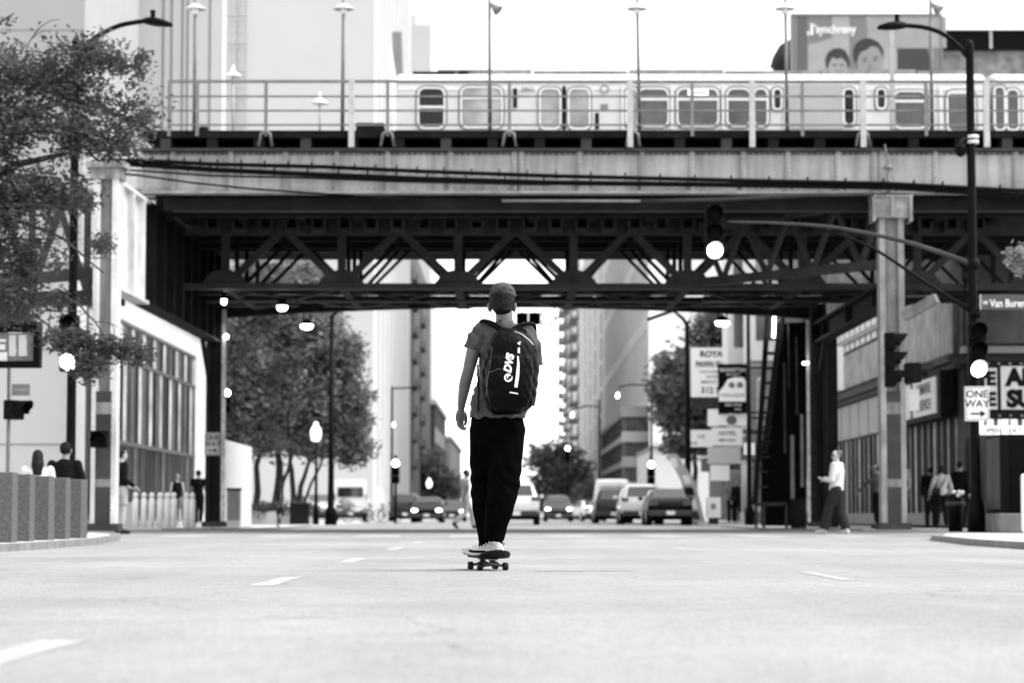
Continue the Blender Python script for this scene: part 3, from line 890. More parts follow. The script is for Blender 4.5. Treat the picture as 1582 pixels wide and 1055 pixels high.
x = PX(1250.5, 63.7); q = MB(); q.box(x - .035, x + .035, 63.7, 63.8, .2, PZ(495, 63.7)); q.build("white_edge_strip", mat('chipped_white', 0.5, .6, 0, 0.5, 12), cr2)
q = MB(); q.beam((PX(1287, 66), 66, 0.05), (PX(1287, 66), 66, PZ(500, 66)), .28, .3); q.build("column", M['steel_dark'], br)
q = MB(); q.beam(P(1397, 489, 50.4), P(1447, 461, 50.0), .18, .2); q.build("outrigger", M['steel_web'], br)
# painted bands on the near columns
for cx_, Y_, par in ((cx1, 46.6, cl1), (cx2, B0 + .1, cr1)):
    for (ya, yb, mm) in ((605, 622, 'steel_mid'), (622, 640, 'steel_web'), (640, 740, 'steel_mid'), (740, 752, 'steel_web'), (752, 812, 'steel_mid')):
        z0_, z1_ = PZ(yb, Y_), PZ(ya, Y_)
        MB().box(cx_ - .15, cx_ + .15, Y_ - .215, Y_ - .15, z0_, z1_).build("paint_band", M[mm], par)
# longitudinal girders from the near to the far columns
def long_girder(x, Ya, Yb, za0, za1, zb0, zb1, m, name="side_girder", n=9):
    q = MB()
    q.add([(x, Ya, za0), (x, Yb, zb0), (x, Yb, zb1), (x, Ya, za1), (x + .04, Ya, za0), (x + .04, Yb, zb0), (x + .04, Yb, zb1), (x + .04, Ya, za1)],
          [(0, 1, 2, 3), (7, 6, 5, 4), (0, 4, 5, 1), (2, 6, 7, 3), (1, 5, 6, 2), (0, 3, 7, 4)])
    q.beam((x, Ya, za0 - .03), (x, Yb, zb0 - .03), .34, .07); q.beam((x, Ya, za1 + .03), (x, Yb, zb1 + .03), .34, .07)
    for k in range(n):
        t = (k + .5) / n; Y = Ya + (Yb - Ya) * t; z0_ = za0 + (zb0 - za0) * t; z1_ = za1 + (zb1 - za1) * t
        q.box(x - .14, x + .18, Y - .05, Y + .05, z0_, z1_)
    return q.build(name, m, br)
xg = -8.0
g0, g1 = PZ(438, 46.9), PZ(278, 46.9); gt_ = (51.2 - 46.9) / (64.5 - 46.9)
long_girder(xg + .12, 51.2, 64.5, g0 + (5.0 - g0) * gt_, g1 + (7.25 - g1) * gt_, 5.0, 7.25, M['steel_dark'], n=9)["label"] = "inner length of the left side girder, shade painted in"  # dark colour stands for the deck's shade on this length
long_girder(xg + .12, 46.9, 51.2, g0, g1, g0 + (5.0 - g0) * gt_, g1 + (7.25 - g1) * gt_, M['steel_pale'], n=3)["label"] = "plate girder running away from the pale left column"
long_girder(8.15, 51.5, 64.5, 4.95, 5.35, 4.98, 5.4, M['steel_dark'], n=3)
# knee braces
for a_, b2 in (((8.0, 51.3, 4.2), (8.1, 53.2, 5.0)), ((8.1, 62.2, 5.0), (8.1, 63.8, 3.9)), ((-8, 62.2, 5.0), (-8, 63.8, 3.9))):
    MB().beam(a_, b2, .1, .14).build("knee_brace", M['steel_dark'], br)
# pale diagonal truss at the right column
a0, a1 = Vector((8.0, 51.6, PZ(408, 51.6))), Vector((8.0, 51.6, PZ(308, 51.6)))
b0_, b1_ = Vector((PX(1086, 56.2), 56.2, PZ(436, 56.2))), Vector((PX(1086, 56.2), 56.2, PZ(352, 56.2)))
q = MB(); q.beam(a0, b0_, .16, .2); q.beam(a1, b1_, .16, .2)
N = 8
for k in range(N):
    t0, t1 = k / N, (k + 1) / N
    lo = lambda t: a0.lerp(b0_, t); hi = lambda t: a1.lerp(b1_, t)
    q.beam(lo(t0) if k % 2 else hi(t0), hi(t1) if k % 2 else lo(t1), .09, .1)
q.build("diagonal_truss", M['steel_mid'], br)["label"] = "grey lattice truss angling back from the right column"
# left approach beyond the near left column (behind the tree)
q = MB()
for (za, zb_) in ((4.9, 5.2), (7.0, 7.3)): q.box(-20, -8.4, 52, 52.3, za, zb_)
for k in range(10):
    x = -20 + 1.2 * k
    q.beam((x, 52.1, 5.2), (x + .6, 52.1, 7.0), .12, .14); q.beam((x + .6, 52.1, 7.0), (x + 1.2, 52.1, 5.2), .12, .14); q.box(x - .06, x + .06, 52, 52.2, 5.2, 7.0)
q.beam((-14, 47, 4.6), (-8.2, 51.5, 5.6), .15, .25); q.beam((-12.5, 47, 3.9), (-8.4, 50.5, 5.1), .15, .2)
q.build("approach_truss", M['steel_mid'], br)
q = MB()
for z in (7.75, 8.0): q.box(-20, -7.7, 52.3, 52.36, z, z + .05)
for k in range(8): q.box(-19 + 1.5 * k, -18.94 + 1.5 * k, 52.3, 52.36, 7.3, 8.0)
q.box(-20, -7.8, 52.5, 53, 7.3, 7.5)
q.build("approach_railing", M['railw'], br)
# cables along the girder
def cable(name, label, pts, r, n_t=0):
    q = MB(); q.tube(pts, r, 8)
    if n_t:
        for k in range(n_t):
            t = (k + .5) / n_t * (len(pts) - 1); i = int(t); p = Vector(pts[i]).lerp(Vector(pts[i + 1]), t - i)
            q.box(p.x - .015, p.x + .015, p.y - r * 1.2, p.y + r * 1.2, p.z - r * 1.3, p.z + r * 2.2)
    o = q.build(name, M['black']); tag(o, label, "cable", "cables strapped along the bridge girder")
yc = B0 - .34
def cp(l): return [P(a, b_, yc) for a, b_ in l]
cable("cable_bundle", "thick black tied cable, uppermost of those along the girder", cp([(150, 250), (215, 248), (330, 254), (500, 258), (650, 265), (850, 272), (1100, 278), (1375, 284), (1582, 295), (1640, 300)]), .045, 42)
cable("cable_bundle", "thick black cable just under the uppermost one", [p + Vector((0, .06, 0)) for p in cp([(150, 252), (215, 254), (330, 262), (500, 270), (650, 276), (850, 282), (1100, 285), (1375, 289), (1582, 302), (1640, 307)])], .055, 30)
cable("thin_cable", "thin black cable leaving the bundle near its left end", cp([(185, 262), (330, 272), (470, 275), (620, 281), (850, 286)]), .022)
cable("thin_cable", "thin black cable sagging lowest across the girder's left half", cp([(190, 268), (300, 283), (400, 293), (520, 301), (640, 308)]), .022)

# lights under the bridge
def underlight(px, py, Y, wpx, label):
    c = P(px, py, Y); r = wpx * Y / F / 2
    t = thing("underbridge_light", label, "light", c, group="lights hanging under the bridge")
    q = MB(); q.lathe((0, 0, 0), [(r * 1.15, .02), (r * 1.1, .06), (r * .5, .14), (r * .2, .2)], 16); q.tube([(-r * .6, 0, .05), (-r * .6, 0, .42)], .02, 6); q.tube([(r * .6, 0, .05), (r * .6, 0, .42)], .02, 6); q.build("housing", M['black'], t, local=True)
    q = MB(); q.lathe((0, 0, 0), [(r * .5, -.10), (r * .9, -.06), (r, .0), (r, .02)], 16); q.build("lens", M['lit'], t, local=True)
underlight(436, 474, 60, 16, "lit saucer lamp under the bridge, upper left one near the truss bottom")
underlight(474, 503, 66, 19, "lit saucer lamp hanging below the bridge in front of the left trees")
underlight(1116, 498, 64, 22, "lit saucer lamp under the bridge above the pawn shop sign")
underlight(346, 464, 58, 8, "small lit lamp under the bridge beside the far left column")
underlight(716, 481, 66, 15, "lit square lamp under the bridge just left of the skater's head")

# ------------------------------------------------------------------ train
TY = 59.0
def TX(px): return PX(px, TY)
def TZ(py): return PZ(py, TY)
M['train'] = mat('train_stainless', 0.62, 0.4, 0.0, 0.08, 1.5)
M['trainroof'] = mat('train_roof', 0.8, 0.5, 0.0, 0.04, 1)
M['seal'] = mat('door_edge_white', 0.75, 0.4, 0, 0.05, 2)
def rrect(x0, x1, z0, z1, r, n=4):
    r = min(r, (x1 - x0) * .42)
    pts = []
    for cx, cz, a in ((x1 - r, z1 - r, 0), (x0 + r, z1 - r, 90), (x0 + r, z0 + r, 180), (x1 - r, z0 + r, 270)):
        for k in range(n + 1):
            t = radians(a + 90 * k / n); pts.append((cx + r * cos(t), cz + r * sin(t)))
    return pts
def train(x0, x1, label, full):
    t = thing("train_car", label, "train car", ((x0 + x1) / 2, TY + 1.3, 7.9), group="cars of the train crossing the bridge")
    W = 2.6; zr = TZ(111)
    prof = [(0, 8.2), (0, zr - .5), (.05, zr - .3), (.25, zr - .12), (.7, zr), (W - .7, zr), (W - .25, zr - .12), (W - .05, zr - .3), (W, zr - .5), (W, 8.2)]
    q = MB(); q.loft([[(x, TY + a, z) for a, z in prof] for x in ((x0, x0 + .3, x1 - .3, x1))], smooth=False)
    body = q.build("body", M['train'], t)
    q = MB(); q.loft([[(x, TY - .03 + a, z + b_) for a, z, b_ in ((.02, zr - .46, 0), (.04, zr - .26, .02), (.25, zr - .1, .03), (.7, zr + .02, .03), (1.3, zr + .04, .03), (1.3, zr - .2, 0))] for x in (x0 + .05, x1 - .05)], smooth=False)
    q.build("roof", M['trainroof'], t)
    q = MB()
    for k in range(int((x1 - x0) / 2.4)):
        a = x0 + 1.0 + 2.4 * k; q.box(a, min(a + 2.36, x1 - .3), TY + .8, TY + 1.9, zr + .02, zr + .20 - .03 * (k % 2))
    q.build("roof_equipment", M['steel_web'], t)
    q = MB(); q.box(x0, x1, TY - .05, TY, TZ(128), TZ(126)); q.box(x0, x1, TY - .03, TY, TZ(204), TZ(201)); q.build("rain_gutter", M['grey'], t)
    q = MB(); q.box(x0 + .8, x0 + 3, TY + .2, TY + 2.2, 7.9, 8.2); q.box(x1 - 3, x1 - .8, TY + .2, TY + 2.2, 7.9, 8.2); q.build("truck", M['blackm'], t)
    return t, body
def twin(t, xa, xb, za, zb_, glass, name="window", bar=None, r=.14):
    f = MB()
    o_ = rrect(TX(xa) - .05, TX(xb) + .05, TZ(zb_) - .05, TZ(za) + .05, r + .04); i_ = rrect(TX(xa), TX(xb), TZ(zb_), TZ(za), r)
    n = len(o_)
    vs = [(x, TY - .035, z) for x, z in o_] + [(x, TY - .035, z) for x, z in i_] + [(x, TY, z) for x, z in o_]
    f.add(vs, [(k, (k + 1) % n, n + (k + 1) % n, n + k) for k in range(n)] + [(k, 2 * n + k, 2 * n + (k + 1) % n, (k + 1) % n) for k in range(n)])
    dkr = MB(); o2 = rrect(TX(xa) - .09, TX(xb) + .09, TZ(zb_) - .09, TZ(za) + .09, r + .08); dkr.add([(x, TY - .02, z) for x, z in o2] + [(x, TY - .02, z) for x, z in o_], [(k, (k + 1) % n, n + (k + 1) % n, n + k) for k in range(n)])
    if bar: f.box(TX(xa), TX(xb), TY - .03, TY - .012, TZ(bar + 4), TZ(bar))
    o = f.build(name, M['seal'], t)
    dkr.build("gasket", M['steel_web'], o)
    q = MB(); q.prism([(x, TY - .012, z) for x, z in i_], (0, .004, 0)); q.build("pane", glass, o)
    return o
gd = mat('train_glass_dark', 0.035, 0.12, 0, 0.7, 1.6, spec=0.7); gp = mat('train_glass_pale', 0.32, 0.12, 0, 0.5, 0.9, spec=0.7); gw = M['glass']
t1, body1 = train(TX(609), TX(1535), "silver train car with a double door near its front, left of the two", True)
twin(t1, 646, 684, 138, 197, gw, bar=164); twin(t1, 713, 774, 137, 196, gp, bar=150)
for a, b_ in ((836, 865), (881, 911)): twin(t1, a, b_, 139, 198, gp, "door_window", r=.12)
q = MB(); q.box(TX(829), TX(869), TY - .010, TY - .003, TZ(201), TZ(133)); q.box(TX(876), TX(918), TY - .010, TY - .003, TZ(201), TZ(133)); 
door = q.build("door", M['seal'], t1)
MB().box(TX(870), TX(875), TY - .034, TY - .008, TZ(201), TZ(134)).build("door_gap", M['blackm'], door)
for a, b_ in ((990, 1034), (1051, 1112), (1129, 1162), (1171, 1189)): twin(t1, a, b_, 139, 194, gd, bar=152)
twin(t1, 971, 986, 139, 194, gp)
twin(t1, 1201, 1211, 139, 168, gw); twin(t1, 1363, 1374, 139, 167, gw)
twin(t1, 1311, 1325, 139, 192, gw)
twin(t1, 1390, 1437, 143, 197, gd, bar=155); twin(t1, 1473, 1513, 143, 203, gd, bar=142)
MB().box(TX(1222), TX(1309), TY - .03, TY - .004, TZ(200), TZ(132)).build("door", mat('pocket_door', 0.4, 0.5, 0.1, 0.1, 1), t1)
q = MB()
for px in (1218, 1342, 1445, 1461, 964, 1041, 1121): q.box(TX(px) - .03, TX(px) + .03, TY - .05, TY - .004, TZ(201), TZ(133))
q.build("grab_rail", M['seal'], t1)
MB().box(TX(1066), TX(1098), TY - .05, TY - .02, TZ(149), TZ(140)).build("destination_sign", M['litsoft'], t1)
MB().box(TX(1070), TX(1094), TY - .055, TY - .052, TZ(146), TZ(143)).build("sign_lettering", M['grey'], t1)
text("2862", "car_number", M['grey'], t1, (TX(815), TY - .03, TZ(142)), (1, 0, 0), (0, 0, 1), .11, 0.004, 0.01)
q = MB()
for k in range(12):
    a = 2 * pi * k / 12; b_ = 2 * pi * (k + 1) / 12; c = (TX(936), TZ(138))
    q.beam((c[0] + .1 * cos(a), TY - .02, c[1] + .1 * sin(a)), (c[0] + .1 * cos(b_), TY - .02, c[1] + .1 * sin(b_)), .02, .02)
q.build("emblem", M['grey'], t1)
MB().box(TX(793), TX(799), TY - .03, TY - .004, TZ(167), TZ(137)).build("side_light", M['steel_dark'], t1)
MB().box(TX(930), TX(941), TY - .02, TY - .004, TZ(170), TZ(161)).build("notice", M['grey'], t1)
MB().box(TX(921), TX(927), TY - .02, TY - .004, TZ(200), TZ(175)).build("door_control", M['steel_dark'], t1)
q = MB(); q.box(TX(634), TX(700), TY + .6, TY + 1.2, TZ(111), TZ(104)); q.box(TX(706), TX(722), TY + .6, TY + 1.1, TZ(111), TZ(103)); q.build("roof_pod", M['steel_dark'], t1)
t2, body2 = train(TX(1547), TX(1547) + 6, "second silver train car at the right edge behind the street lamp", True)
twin(t2, 1547, 1560, 136, 200, gd, "door_window"); twin(t2, 1566, 1582, 140, 200, gd)

# poles standing on the bridge deck
def deckpole(px, pxt, Y, kind, label):
    b_ = P(px, 203, Y); t = thing("station_pole", label, "lamp post", b_, group="thin poles standing on the bridge deck")
    top = P(pxt, -25, Y); bot = P(px, 203, Y)
    MB().tube([bot, top], [.045, .032], 8).build("pole", M['rail'], t)
    if kind == 'horn':
        q = MB(); c = P(pxt + 2, 6, Y); d = Vector((.14, -.05, -.14))
        q.tube([c, c + d * .35, c + d * .7, c + d * 1.25], [.04, .05, .09, .13], 12); q.build("loudspeaker", M['grey'], t)
    if kind == 'lamp':
        q = MB(); c = P(pxt, 14, Y); q.lathe(c, [(.02, .12), (.05, .1), (.2, .02), (.24, -.01), (.22, -.02)][::-1], 14); q.build("lamp_shade", M['white'], t)
        q = MB(); q.ball(c + Vector((0, 0, -.06)), .08); q.build("globe", M['white'], t)
deckpole(757, 756, 52.3, 'horn', "thin pole with a horn loudspeaker left of centre above the train")
deckpole(1440, 1437, 52.3, 'horn', "thin pole with a horn loudspeaker in front of the billboard")
deckpole(988, 984, 52.3, 'lamp', "slightly bent thin pole with a lamp in the middle of the train")
deckpole(1216, 1213, 52.3, 'lamp', "thin pole with a lamp just left of the billboard")
deckpole(529, 531, 52.3, 'lamp', "thin pole with a white lamp before the pale tower")
deckpole(300, 302, 52.3, 'lamp', "leftmost thin pole with a white lamp near the end of the railing")
def dpl2(px, py, label):
    Y = 66; t = thing("platform_lamp", label, "lamp post", P(px, 203, Y), group="white dome lamps on the far side of the tracks")
    MB().tube([P(px, 203, Y), P(px, py, Y)], .03, 6).build("pole", M['railw'], t)
    c = P(px, py, Y); MB().lathe(c, [(.24, -.02), (.22, .02), (.12, .1), (.04, .16), (.03, .3)], 14).build("lamp_shade", M['white'], t)
dpl2(494, 160, "white dome lamp on a short pole between the two left railing posts")
dpl2(360, 118, "white dome lamp beside the tower's window strip")
MB_p = MB(); MB_p.beam((PX(1386, 55), 55, PZ(200, 55)), (PX(1386, 55), 55, PZ(48, 55)), .11, .11)
o = MB_p.build("signal_mast", M['railw']); tag(o, "plain white square mast under the right street lamp's head", "mast")
# ------------------------------------------------------------------ poles, lamps, signals, signs
ZN, ZF = 0.07, 0.04     # pavement heights (near corners, far corners)

def signal(loc, label, lit=2, rz=0.0, n=3, horiz=False, s=1.0, name="traffic_light", group=None, back=False):
    """traffic light facing the camera; loc = centre of the housing"""
    t = thing(name, label, "traffic light", loc, rz, group)
    h = 0.34 * s
    def V(x, y, z): return (z, y, x) if horiz else (x, y, z)
    hb = MB()
    for k in range(n):
        z = (n - 1) * h / 2 - k * h
        a, b_ = V(-.165 * s, 0, z - h / 2 + .008), V(.165 * s, .2 * s, z + h / 2 - .008)
        hb.box(min(a[0], b_[0]), max(a[0], b_[0]), a[1], b_[1], min(a[2], b_[2]), max(a[2], b_[2]))
    hb.build("housing", M['black'], t, local=True, bevel=.02)
    for k in range(n):
        z = (n - 1) * h / 2 - k * h
        c = Vector(V(0, 0, z)) if not horiz else Vector((-z, 0, 0))
        q = MB(); vs = []; N = 20
        a0, a1 = radians(-25), radians(205)
        for (y, r, ex) in ((0, .155, 0), (-.24 * s, .155, 1), (-.24 * s, .143, 1), (0, .143, 0)):
            for i in range(N + 1):
                a = a0 + (a1 - a0) * i / N
                yy = y * (1.0 if not ex else (.45 + .55 * max(0, sin(a)) ** .6))
                vs.append(c + Vector((r * s * cos(a), yy, r * s * sin(a))))
        fs = [(j * (N + 1) + i, j * (N + 1) + i + 1, (j + 1) * (N + 1) + i + 1, (j + 1) * (N + 1) + i) for j in range(3) for i in range(N)]
        q.add(vs, fs, False); q.build("visor", M['black'], t, local=True)
        q = MB(); q.ball(c + Vector((0, -.01, 0)), .14 * s, .035 * s, .14 * s, 20, 8)
        q.build("lens", M['lit'] if k == lit else M['blackm'], t, local=True)
    return t

def sign_board(name, label, cat, px0, py0, px1, py1, Y, m, th=.03, group=None, bevel=.0):
    a, b_ = P(px0, py1, Y), P(px1, py0, Y)
    t = thing(name, label, cat, ((a.x + b_.x) / 2, Y, a.z), group=group)
    pn = MB().box(a.x, b_.x, Y, Y + th, a.z, b_.z).build("panel", m, t, bevel=bevel)
    return t, pn, a, b_
def arrow(parent, cx, cz, w_, h_, y, m):
    q = MB(); pts = [(-w_/2, -h_*.12), (w_*.15, -h_*.12), (w_*.15, -h_*.5), (w_/2, 0), (w_*.15, h_*.5), (w_*.15, h_*.12), (-w_/2, h_*.12)]
    q.prism([(cx + a, y, cz + b_) for a, b_ in pts], (0, .003, 0)); return q.build("arrow", m, parent)
M['signwhite'] = mat('sign_sheeting', 0.8, 0.45, 0, 0.06, 3)
M['signgrey'] = mat('sign_dulled', 0.42, 0.5, 0, 0.1, 2)
def oneway(px0, py0, px1, py1, Y, label, m):
    t, pn, a, b_ = sign_board("one_way_sign", label, "road sign", px0, py0, px1, py1, Y, m, .02)
    w_, h_ = b_.x - a.x, b_.z - a.z; cx = (a.x + b_.x) / 2
    text("ONE", "lettering", M['ink'], pn, (cx, Y, a.z + h_ * .68), (1, 0, 0), (0, 0, 1), h_ * .21, .004, .02)
    text("WAY", "lettering", M['ink'], pn, (cx, Y, a.z + h_ * .40), (1, 0, 0), (0, 0, 1), h_ * .21, .004, .02)
    arrow(pn, cx + w_ * .04, a.z + h_ * .21, w_ * .62, h_ * .22, Y - .006, M['ink'])
    q = MB()
    e = .02
    for (x0, x1, z0, z1) in ((a.x + e, b_.x - e, a.z + e, a.z + e + .012), (a.x + e, b_.x - e, b_.z - e - .012, b_.z - e), (a.x + e, a.x + e + .012, a.z + e, b_.z - e), (b_.x - e - .012, b_.x - e, a.z + e, b_.z - e)):
        q.box(x0, x1, Y - .004, Y + .001, z0, z1)
    q.build("border", M['ink'], pn)
    return t

def lamp_head(t, p_out, p_in, m=None):
    """cobra head from its outer tip to its inner neck"""
    p_out, p_in = Vector(p_out), Vector(p_in); d = p_in - p_out; L = d.length
    q = MB(); rings = []
    for tt, w_, h_ in ((0, .03, .02), (.06, .12, .05), (.3, .17, .09), (.62, .17, .11), (.86, .10, .09), (1, .05, .05)):
        c = p_out + d * tt
        rings.append([c + Vector((0, -w_ * cos(a), h_ * (sin(a) if sin(a) > 0 else .45 * sin(a)))) for a in [2 * pi * k / 12 for k in range(12)]])
    q.loft(rings); h = q.build("lamp_head", m or M['black'], t)
    q = MB(); c = p_out + d * .66; q.tube([c + Vector((0, 0, .08)), c + Vector((0, 0, .2))], .045, 10); q.ball(c + Vector((0, 0, .21)), .055, .055, .03); q.build("photocell", M['black'], h)
    return h

YR = 44.0
t = thing("street_lamp", "tall black street lamp pole at the right with a curved arm reaching left", "street lamp", (PX(1508, YR), YR, ZN))
xr = PX(1508, YR)
MB().lathe((xr, YR, 0), [(.16, ZN), (.16, .45), (.13, .62), (.095, .72), (.085, 2), (.075, PZ(70, YR) - .05), (.08, PZ(70, YR)), (.05, PZ(64, YR)), (.01, PZ(62, YR))], 16).build("pole", M['black'], t)
MB().tube(curve([P(1497, 92, YR), P(1480, 71, YR), P(1455, 52, YR), P(1428, 43, YR), P(1398, 40, YR)]), .043, 10).build("lamp_arm", M['black'], t)
lamp_head(t, P(1355, 44, YR), P(1402, 41, YR))
q = MB(); 
for py in (212, 220): c = P(1503, py, YR); q.lathe((c.x, c.y, c.z), [(.09, -.03), (.11, -.03), (.11, .03), (.09, .03)], 14)
q.build("pole_band", M['steel_pale'], t)
MB().tube(curve([P(1122, 343, YR), P(1200, 345, YR), P(1290, 352, YR), P(1400, 374, YR), P(1500, 407, YR)], 6), [.018 + .032 * k / 24 for k in range(25)], 8).build("mast_arm", M['steel_mid'], t)
MB().tube(curve([P(1270, 354, YR), P(1345, 382, YR), P(1420, 430, YR), P(1502, 482, YR)], 6), [.02 + .02 * k / 18 for k in range(19)], 8).build("mast_arm_brace", M['black'], t)
q = MB(); q.tube([P(1504, 400, YR), P(1504, 416, YR)], .11, 12); q.tube([P(1506, 474, YR), P(1506, 492, YR)], .11, 12); q.build("clamp", M['black'], t)
signal(P(1104, 359, YR - .1), "traffic light with glowing bottom lens hanging from the mast arm", 2)
signal(P(1511, 541, YR - .35), "traffic light with glowing bottom lens fixed to the right street lamp pole", 2)
oneway(1491, 597, 1528, 650, YR - .3, "white one way sign below the traffic light on the right pole", M['signwhite'])
t_, pn, a, b_ = sign_board("street_name_sign", "dark street name sign reading W Van Buren at the right edge", "street sign", 1515, 455, 1605, 478, YR - .12, mat('sign_dark', .075, .5, 0, .1, 2, spec=.2), .03)
text("Van Buren", "lettering", M['white'], pn, P(1557, 474, YR - .12), (1, 0, 0), (0, 0, 1), 11.5 * YR / F, .004, .012, sx=.78)
text("W", "lettering", M['white'], pn, P(1522.5, 471, YR - .12), (1, 0, 0), (0, 0, 1), 6.5 * YR / F, .004, .012, sx=.8)
MB().box(a.x - .01, a.x + .01, YR - .13, YR - .08, a.z, b_.z).build("edge_trim", M['railw'], t_)
cm = thing("traffic_camera", "dark dome camera on a bent bracket on the right pole", "camera", P(1487, 232, YR))
MB().tube([P(1500, 214, YR), P(1490, 214, YR), P(1484, 219, YR), P(1484, 226, YR)], .018, 8).build("bracket", M['steel_mid'], cm)
c = P(1484, 232, YR); MB().lathe(c, [(.02, -.13), (.07, -.1), (.09, -.04), (.11, 0), (.11, .06), (.05, .1)], 14).build("dome", M['black'], cm)
wr = MB(); c = P(1496, 452, YR)
for k in range(5): wr.tube([c + Vector((.10 * cos(a) + .02, -.05, .22 * sin(a) + .02 * k)) for a in [2 * pi * i / 14 for i in range(15)]], .016, 6, False)
o = wr.build("cable_coil", M['black']); tag(o, "coil of black cable tied to the right pole beside the brace", "cable")

# side-on signals around the right column
signal(P(1383, 556, 50.3), "black traffic light on the grey right column, turned away from the camera", 9, rz=radians(82), s=1.12)
signal(P(1419, 576, 49.5), "small black pedestrian signal box right of the grey column", 9, rz=radians(100), n=1, name="pedestrian_signal", s=1.25)
t_, pn, a, b_ = sign_board("small_sign", "small pale sign just above the marquee beside the grey column", "sign", 1404, 601, 1420, 634, 60, M['signwhite'], .03)
# left lamp post
YL = 43.0
xl = PX(108, YL)
t = thing("street_lamp", "tall black street lamp pole at the left, its arm rising out of the tree", "street lamp", (xl, YL, ZN))
MB().lathe((xl, YL, 0), [(.15, ZN), (.15, .45), (.12, .6), (.09, .7), (.085, 2), (.07, PZ(68, YL)), (.085, PZ(66, YL)), (.05, PZ(60, YL)), (.01, PZ(58, YL))], 16).build("pole", M['black'], t)
MB().tube(curve([P(118, 95, YL), P(133, 72, YL), P(150, 57, YL), P(185, 40, YL), P(224, 33, YL)]), .043, 10).build("lamp_arm", M['black'], t)
lamp_head(t, P(267, 40, YL), P(220, 34, YL))
signal(P(106, 530, YL - .35), "traffic light with glowing bottom lens half hidden by the left tree", 2)
# left column signals
signal(P(153, 678, 46.0), "black pedestrian signal on the pale left column", 9, n=1, name="pedestrian_signal")
signal(P(351, 619, 64.6), "traffic light with a lit top lens beside the far left column", 0, s=.62)
sp = thing("wall_lamp", "small white globe lamp beside the far left column's top", "lamp", P(349, 520, 63.4))
MB().ball(P(349, 520, 63.4), .07, .07, .07).build("globe", M['lit'], sp); MB().beam(P(343, 516, 63.4), P(350, 514, 63.4), .04, .05).build("bracket", M['black'], sp)
oneway(316, 668, 340, 703, 63.3, "dim one way sign on the far left column", M['signgrey'])
# horizontal signal behind the skater
signal(P(826, 492, 65.9), "horizontal traffic light right of the skater's head under the bridge", 2, horiz=True, s=1.0, name="horizontal_traffic_light")
q = MB(); q.tube([P(856, 472, 65.9), P(858, 484, 65.9), P(858, 495, 65.9)], .02, 6); q.tube([P(856, 491, 65.9), P(862, 492, 65.9)], .03, 6); o = q.build("signal_hanger", M['black']); tag(o, "small bent hanger at the right end of the horizontal traffic light", "hanger")

# display board and its pole, left edge
YD = 40.0
t = thing("information_display", "black framed information display with text columns at the left edge", "display", P(14, 568, YD))
a, b_ = P(-30, 568, YD), P(63, 497, YD)
q = MB(); e = .11
for (x0, x1, z0, z1) in ((a.x, b_.x, a.z, a.z + e), (a.x, b_.x, b_.z - e * 1.6, b_.z), (a.x, a.x + e, a.z + e, b_.z - e * 1.6), (b_.x - e, b_.x, a.z + e, b_.z - e * 1.6)): q.box(x0, x1, YD - .06, YD + .16, z0, z1)
q.build("frame", M['black'], t)
sc_ = MB().box(a.x + e, b_.x - e, YD, YD + .1, a.z + e, b_.z - e * 1.6).build("screen", mat('display_back', 0.16, 0.3, 0, 0.5, 1.1), t)
q = MB(); rr = random.Random(5)
def cell(x0, y0, x1, y1):
    A, B_ = P(x0, y1, YD - .008), P(x1, y0, YD - .008); q.box(A.x, B_.x, YD - .008, YD - .002, A.z, B_.z)
for (cx0, cx1) in ((14, 26), (29, 42)):
    for k in range(9): cell(cx0, 518 + 3.6 * k, cx1 - rr.uniform(0, 2), 518 + 3.6 * k + 2.6)
cell(13, 512, 34, 515); cell(-12, 524, 9, 528); cell(-12, 532, 8, 540); cell(-12, 544, 11, 558); cell(43, 506, 52, 508.5); cell(-12, 506, 6, 508.5)
q.build("screen_text", mat('display_text', 0.45, 0.4, emit=0.08), sc_)
q = MB(); A = P(-30, 493, YD + .4); B_ = P(45, 478, YD + .4); q.box(A.x, B_.x, YD - .1, YD + .9, A.z, A.z + .1); q.box(A.x, B_.x, YD + .3, YD + .4, A.z, B_.z); q.build("canopy", M['steel_mid'], t)
xp = PX(11, 40.3); t = thing("sign_pole", "thin grey pole below the information display at the left edge", "pole", (xp, 40.3, ZN))
MB().tube([(xp, 40.3, ZN), (xp, 40.3, PZ(560, 40.3))], .035, 10).build("pole", M['rail'], t)
signal(P(29, 633, 40.1), "black pedestrian signal on the thin grey left pole", 9, rz=radians(65), n=1, name="pedestrian_signal")
t_, pn, a, b_ = sign_board("street_name_sign", "blurred double-decker street sign above the left pedestrian signal", "street sign", 18, 593, 46, 611, 40.2, M['grey'], .03)
MB().box(a.x + .03, b_.x - .03, 40.19, 40.2, (a.z + b_.z) / 2 - .008, (a.z + b_.z) / 2 + .008).build("divider", M['railw'], pn)

# ------------------------------------------------------------------ granite bollards
gm = MB(); gm.box(-.16, .16, -.19, .19, 0, .80)
first = None
names_ = ["largest and nearest", "second from the left edge", "third from the left", "fourth from the left, middle of the row", "fifth", "rightmost and farthest"]
for k in range(6):
    Y = 27.2 + 1.32 * k
    px = (-2, 26, 57, 83.5, 109.5)[k] if k < 5 else 0
    if k == 5: break
    X = PX(px, Y) 
    if first is None:
        first = gm.build("granite_bollard", M['granite'], bevel=.008); o = first
    else:
        o = first.copy(); COL.objects.link(o)
    o.location = (X + .02, Y, ZN - .02); o.rotation_euler = (0, 0, radians(random.uniform(-3, 3)))
    tag(o, ["square granite bollard cut by the left picture edge", "square granite bollard second in the row, left of the long-haired woman", "square granite bollard in front of the long-haired woman", "square granite bollard between the long-haired woman and the man", "square granite bollard at the row's right end, before the lamp post"][k], "bollard", "granite bollards along the left kerb")

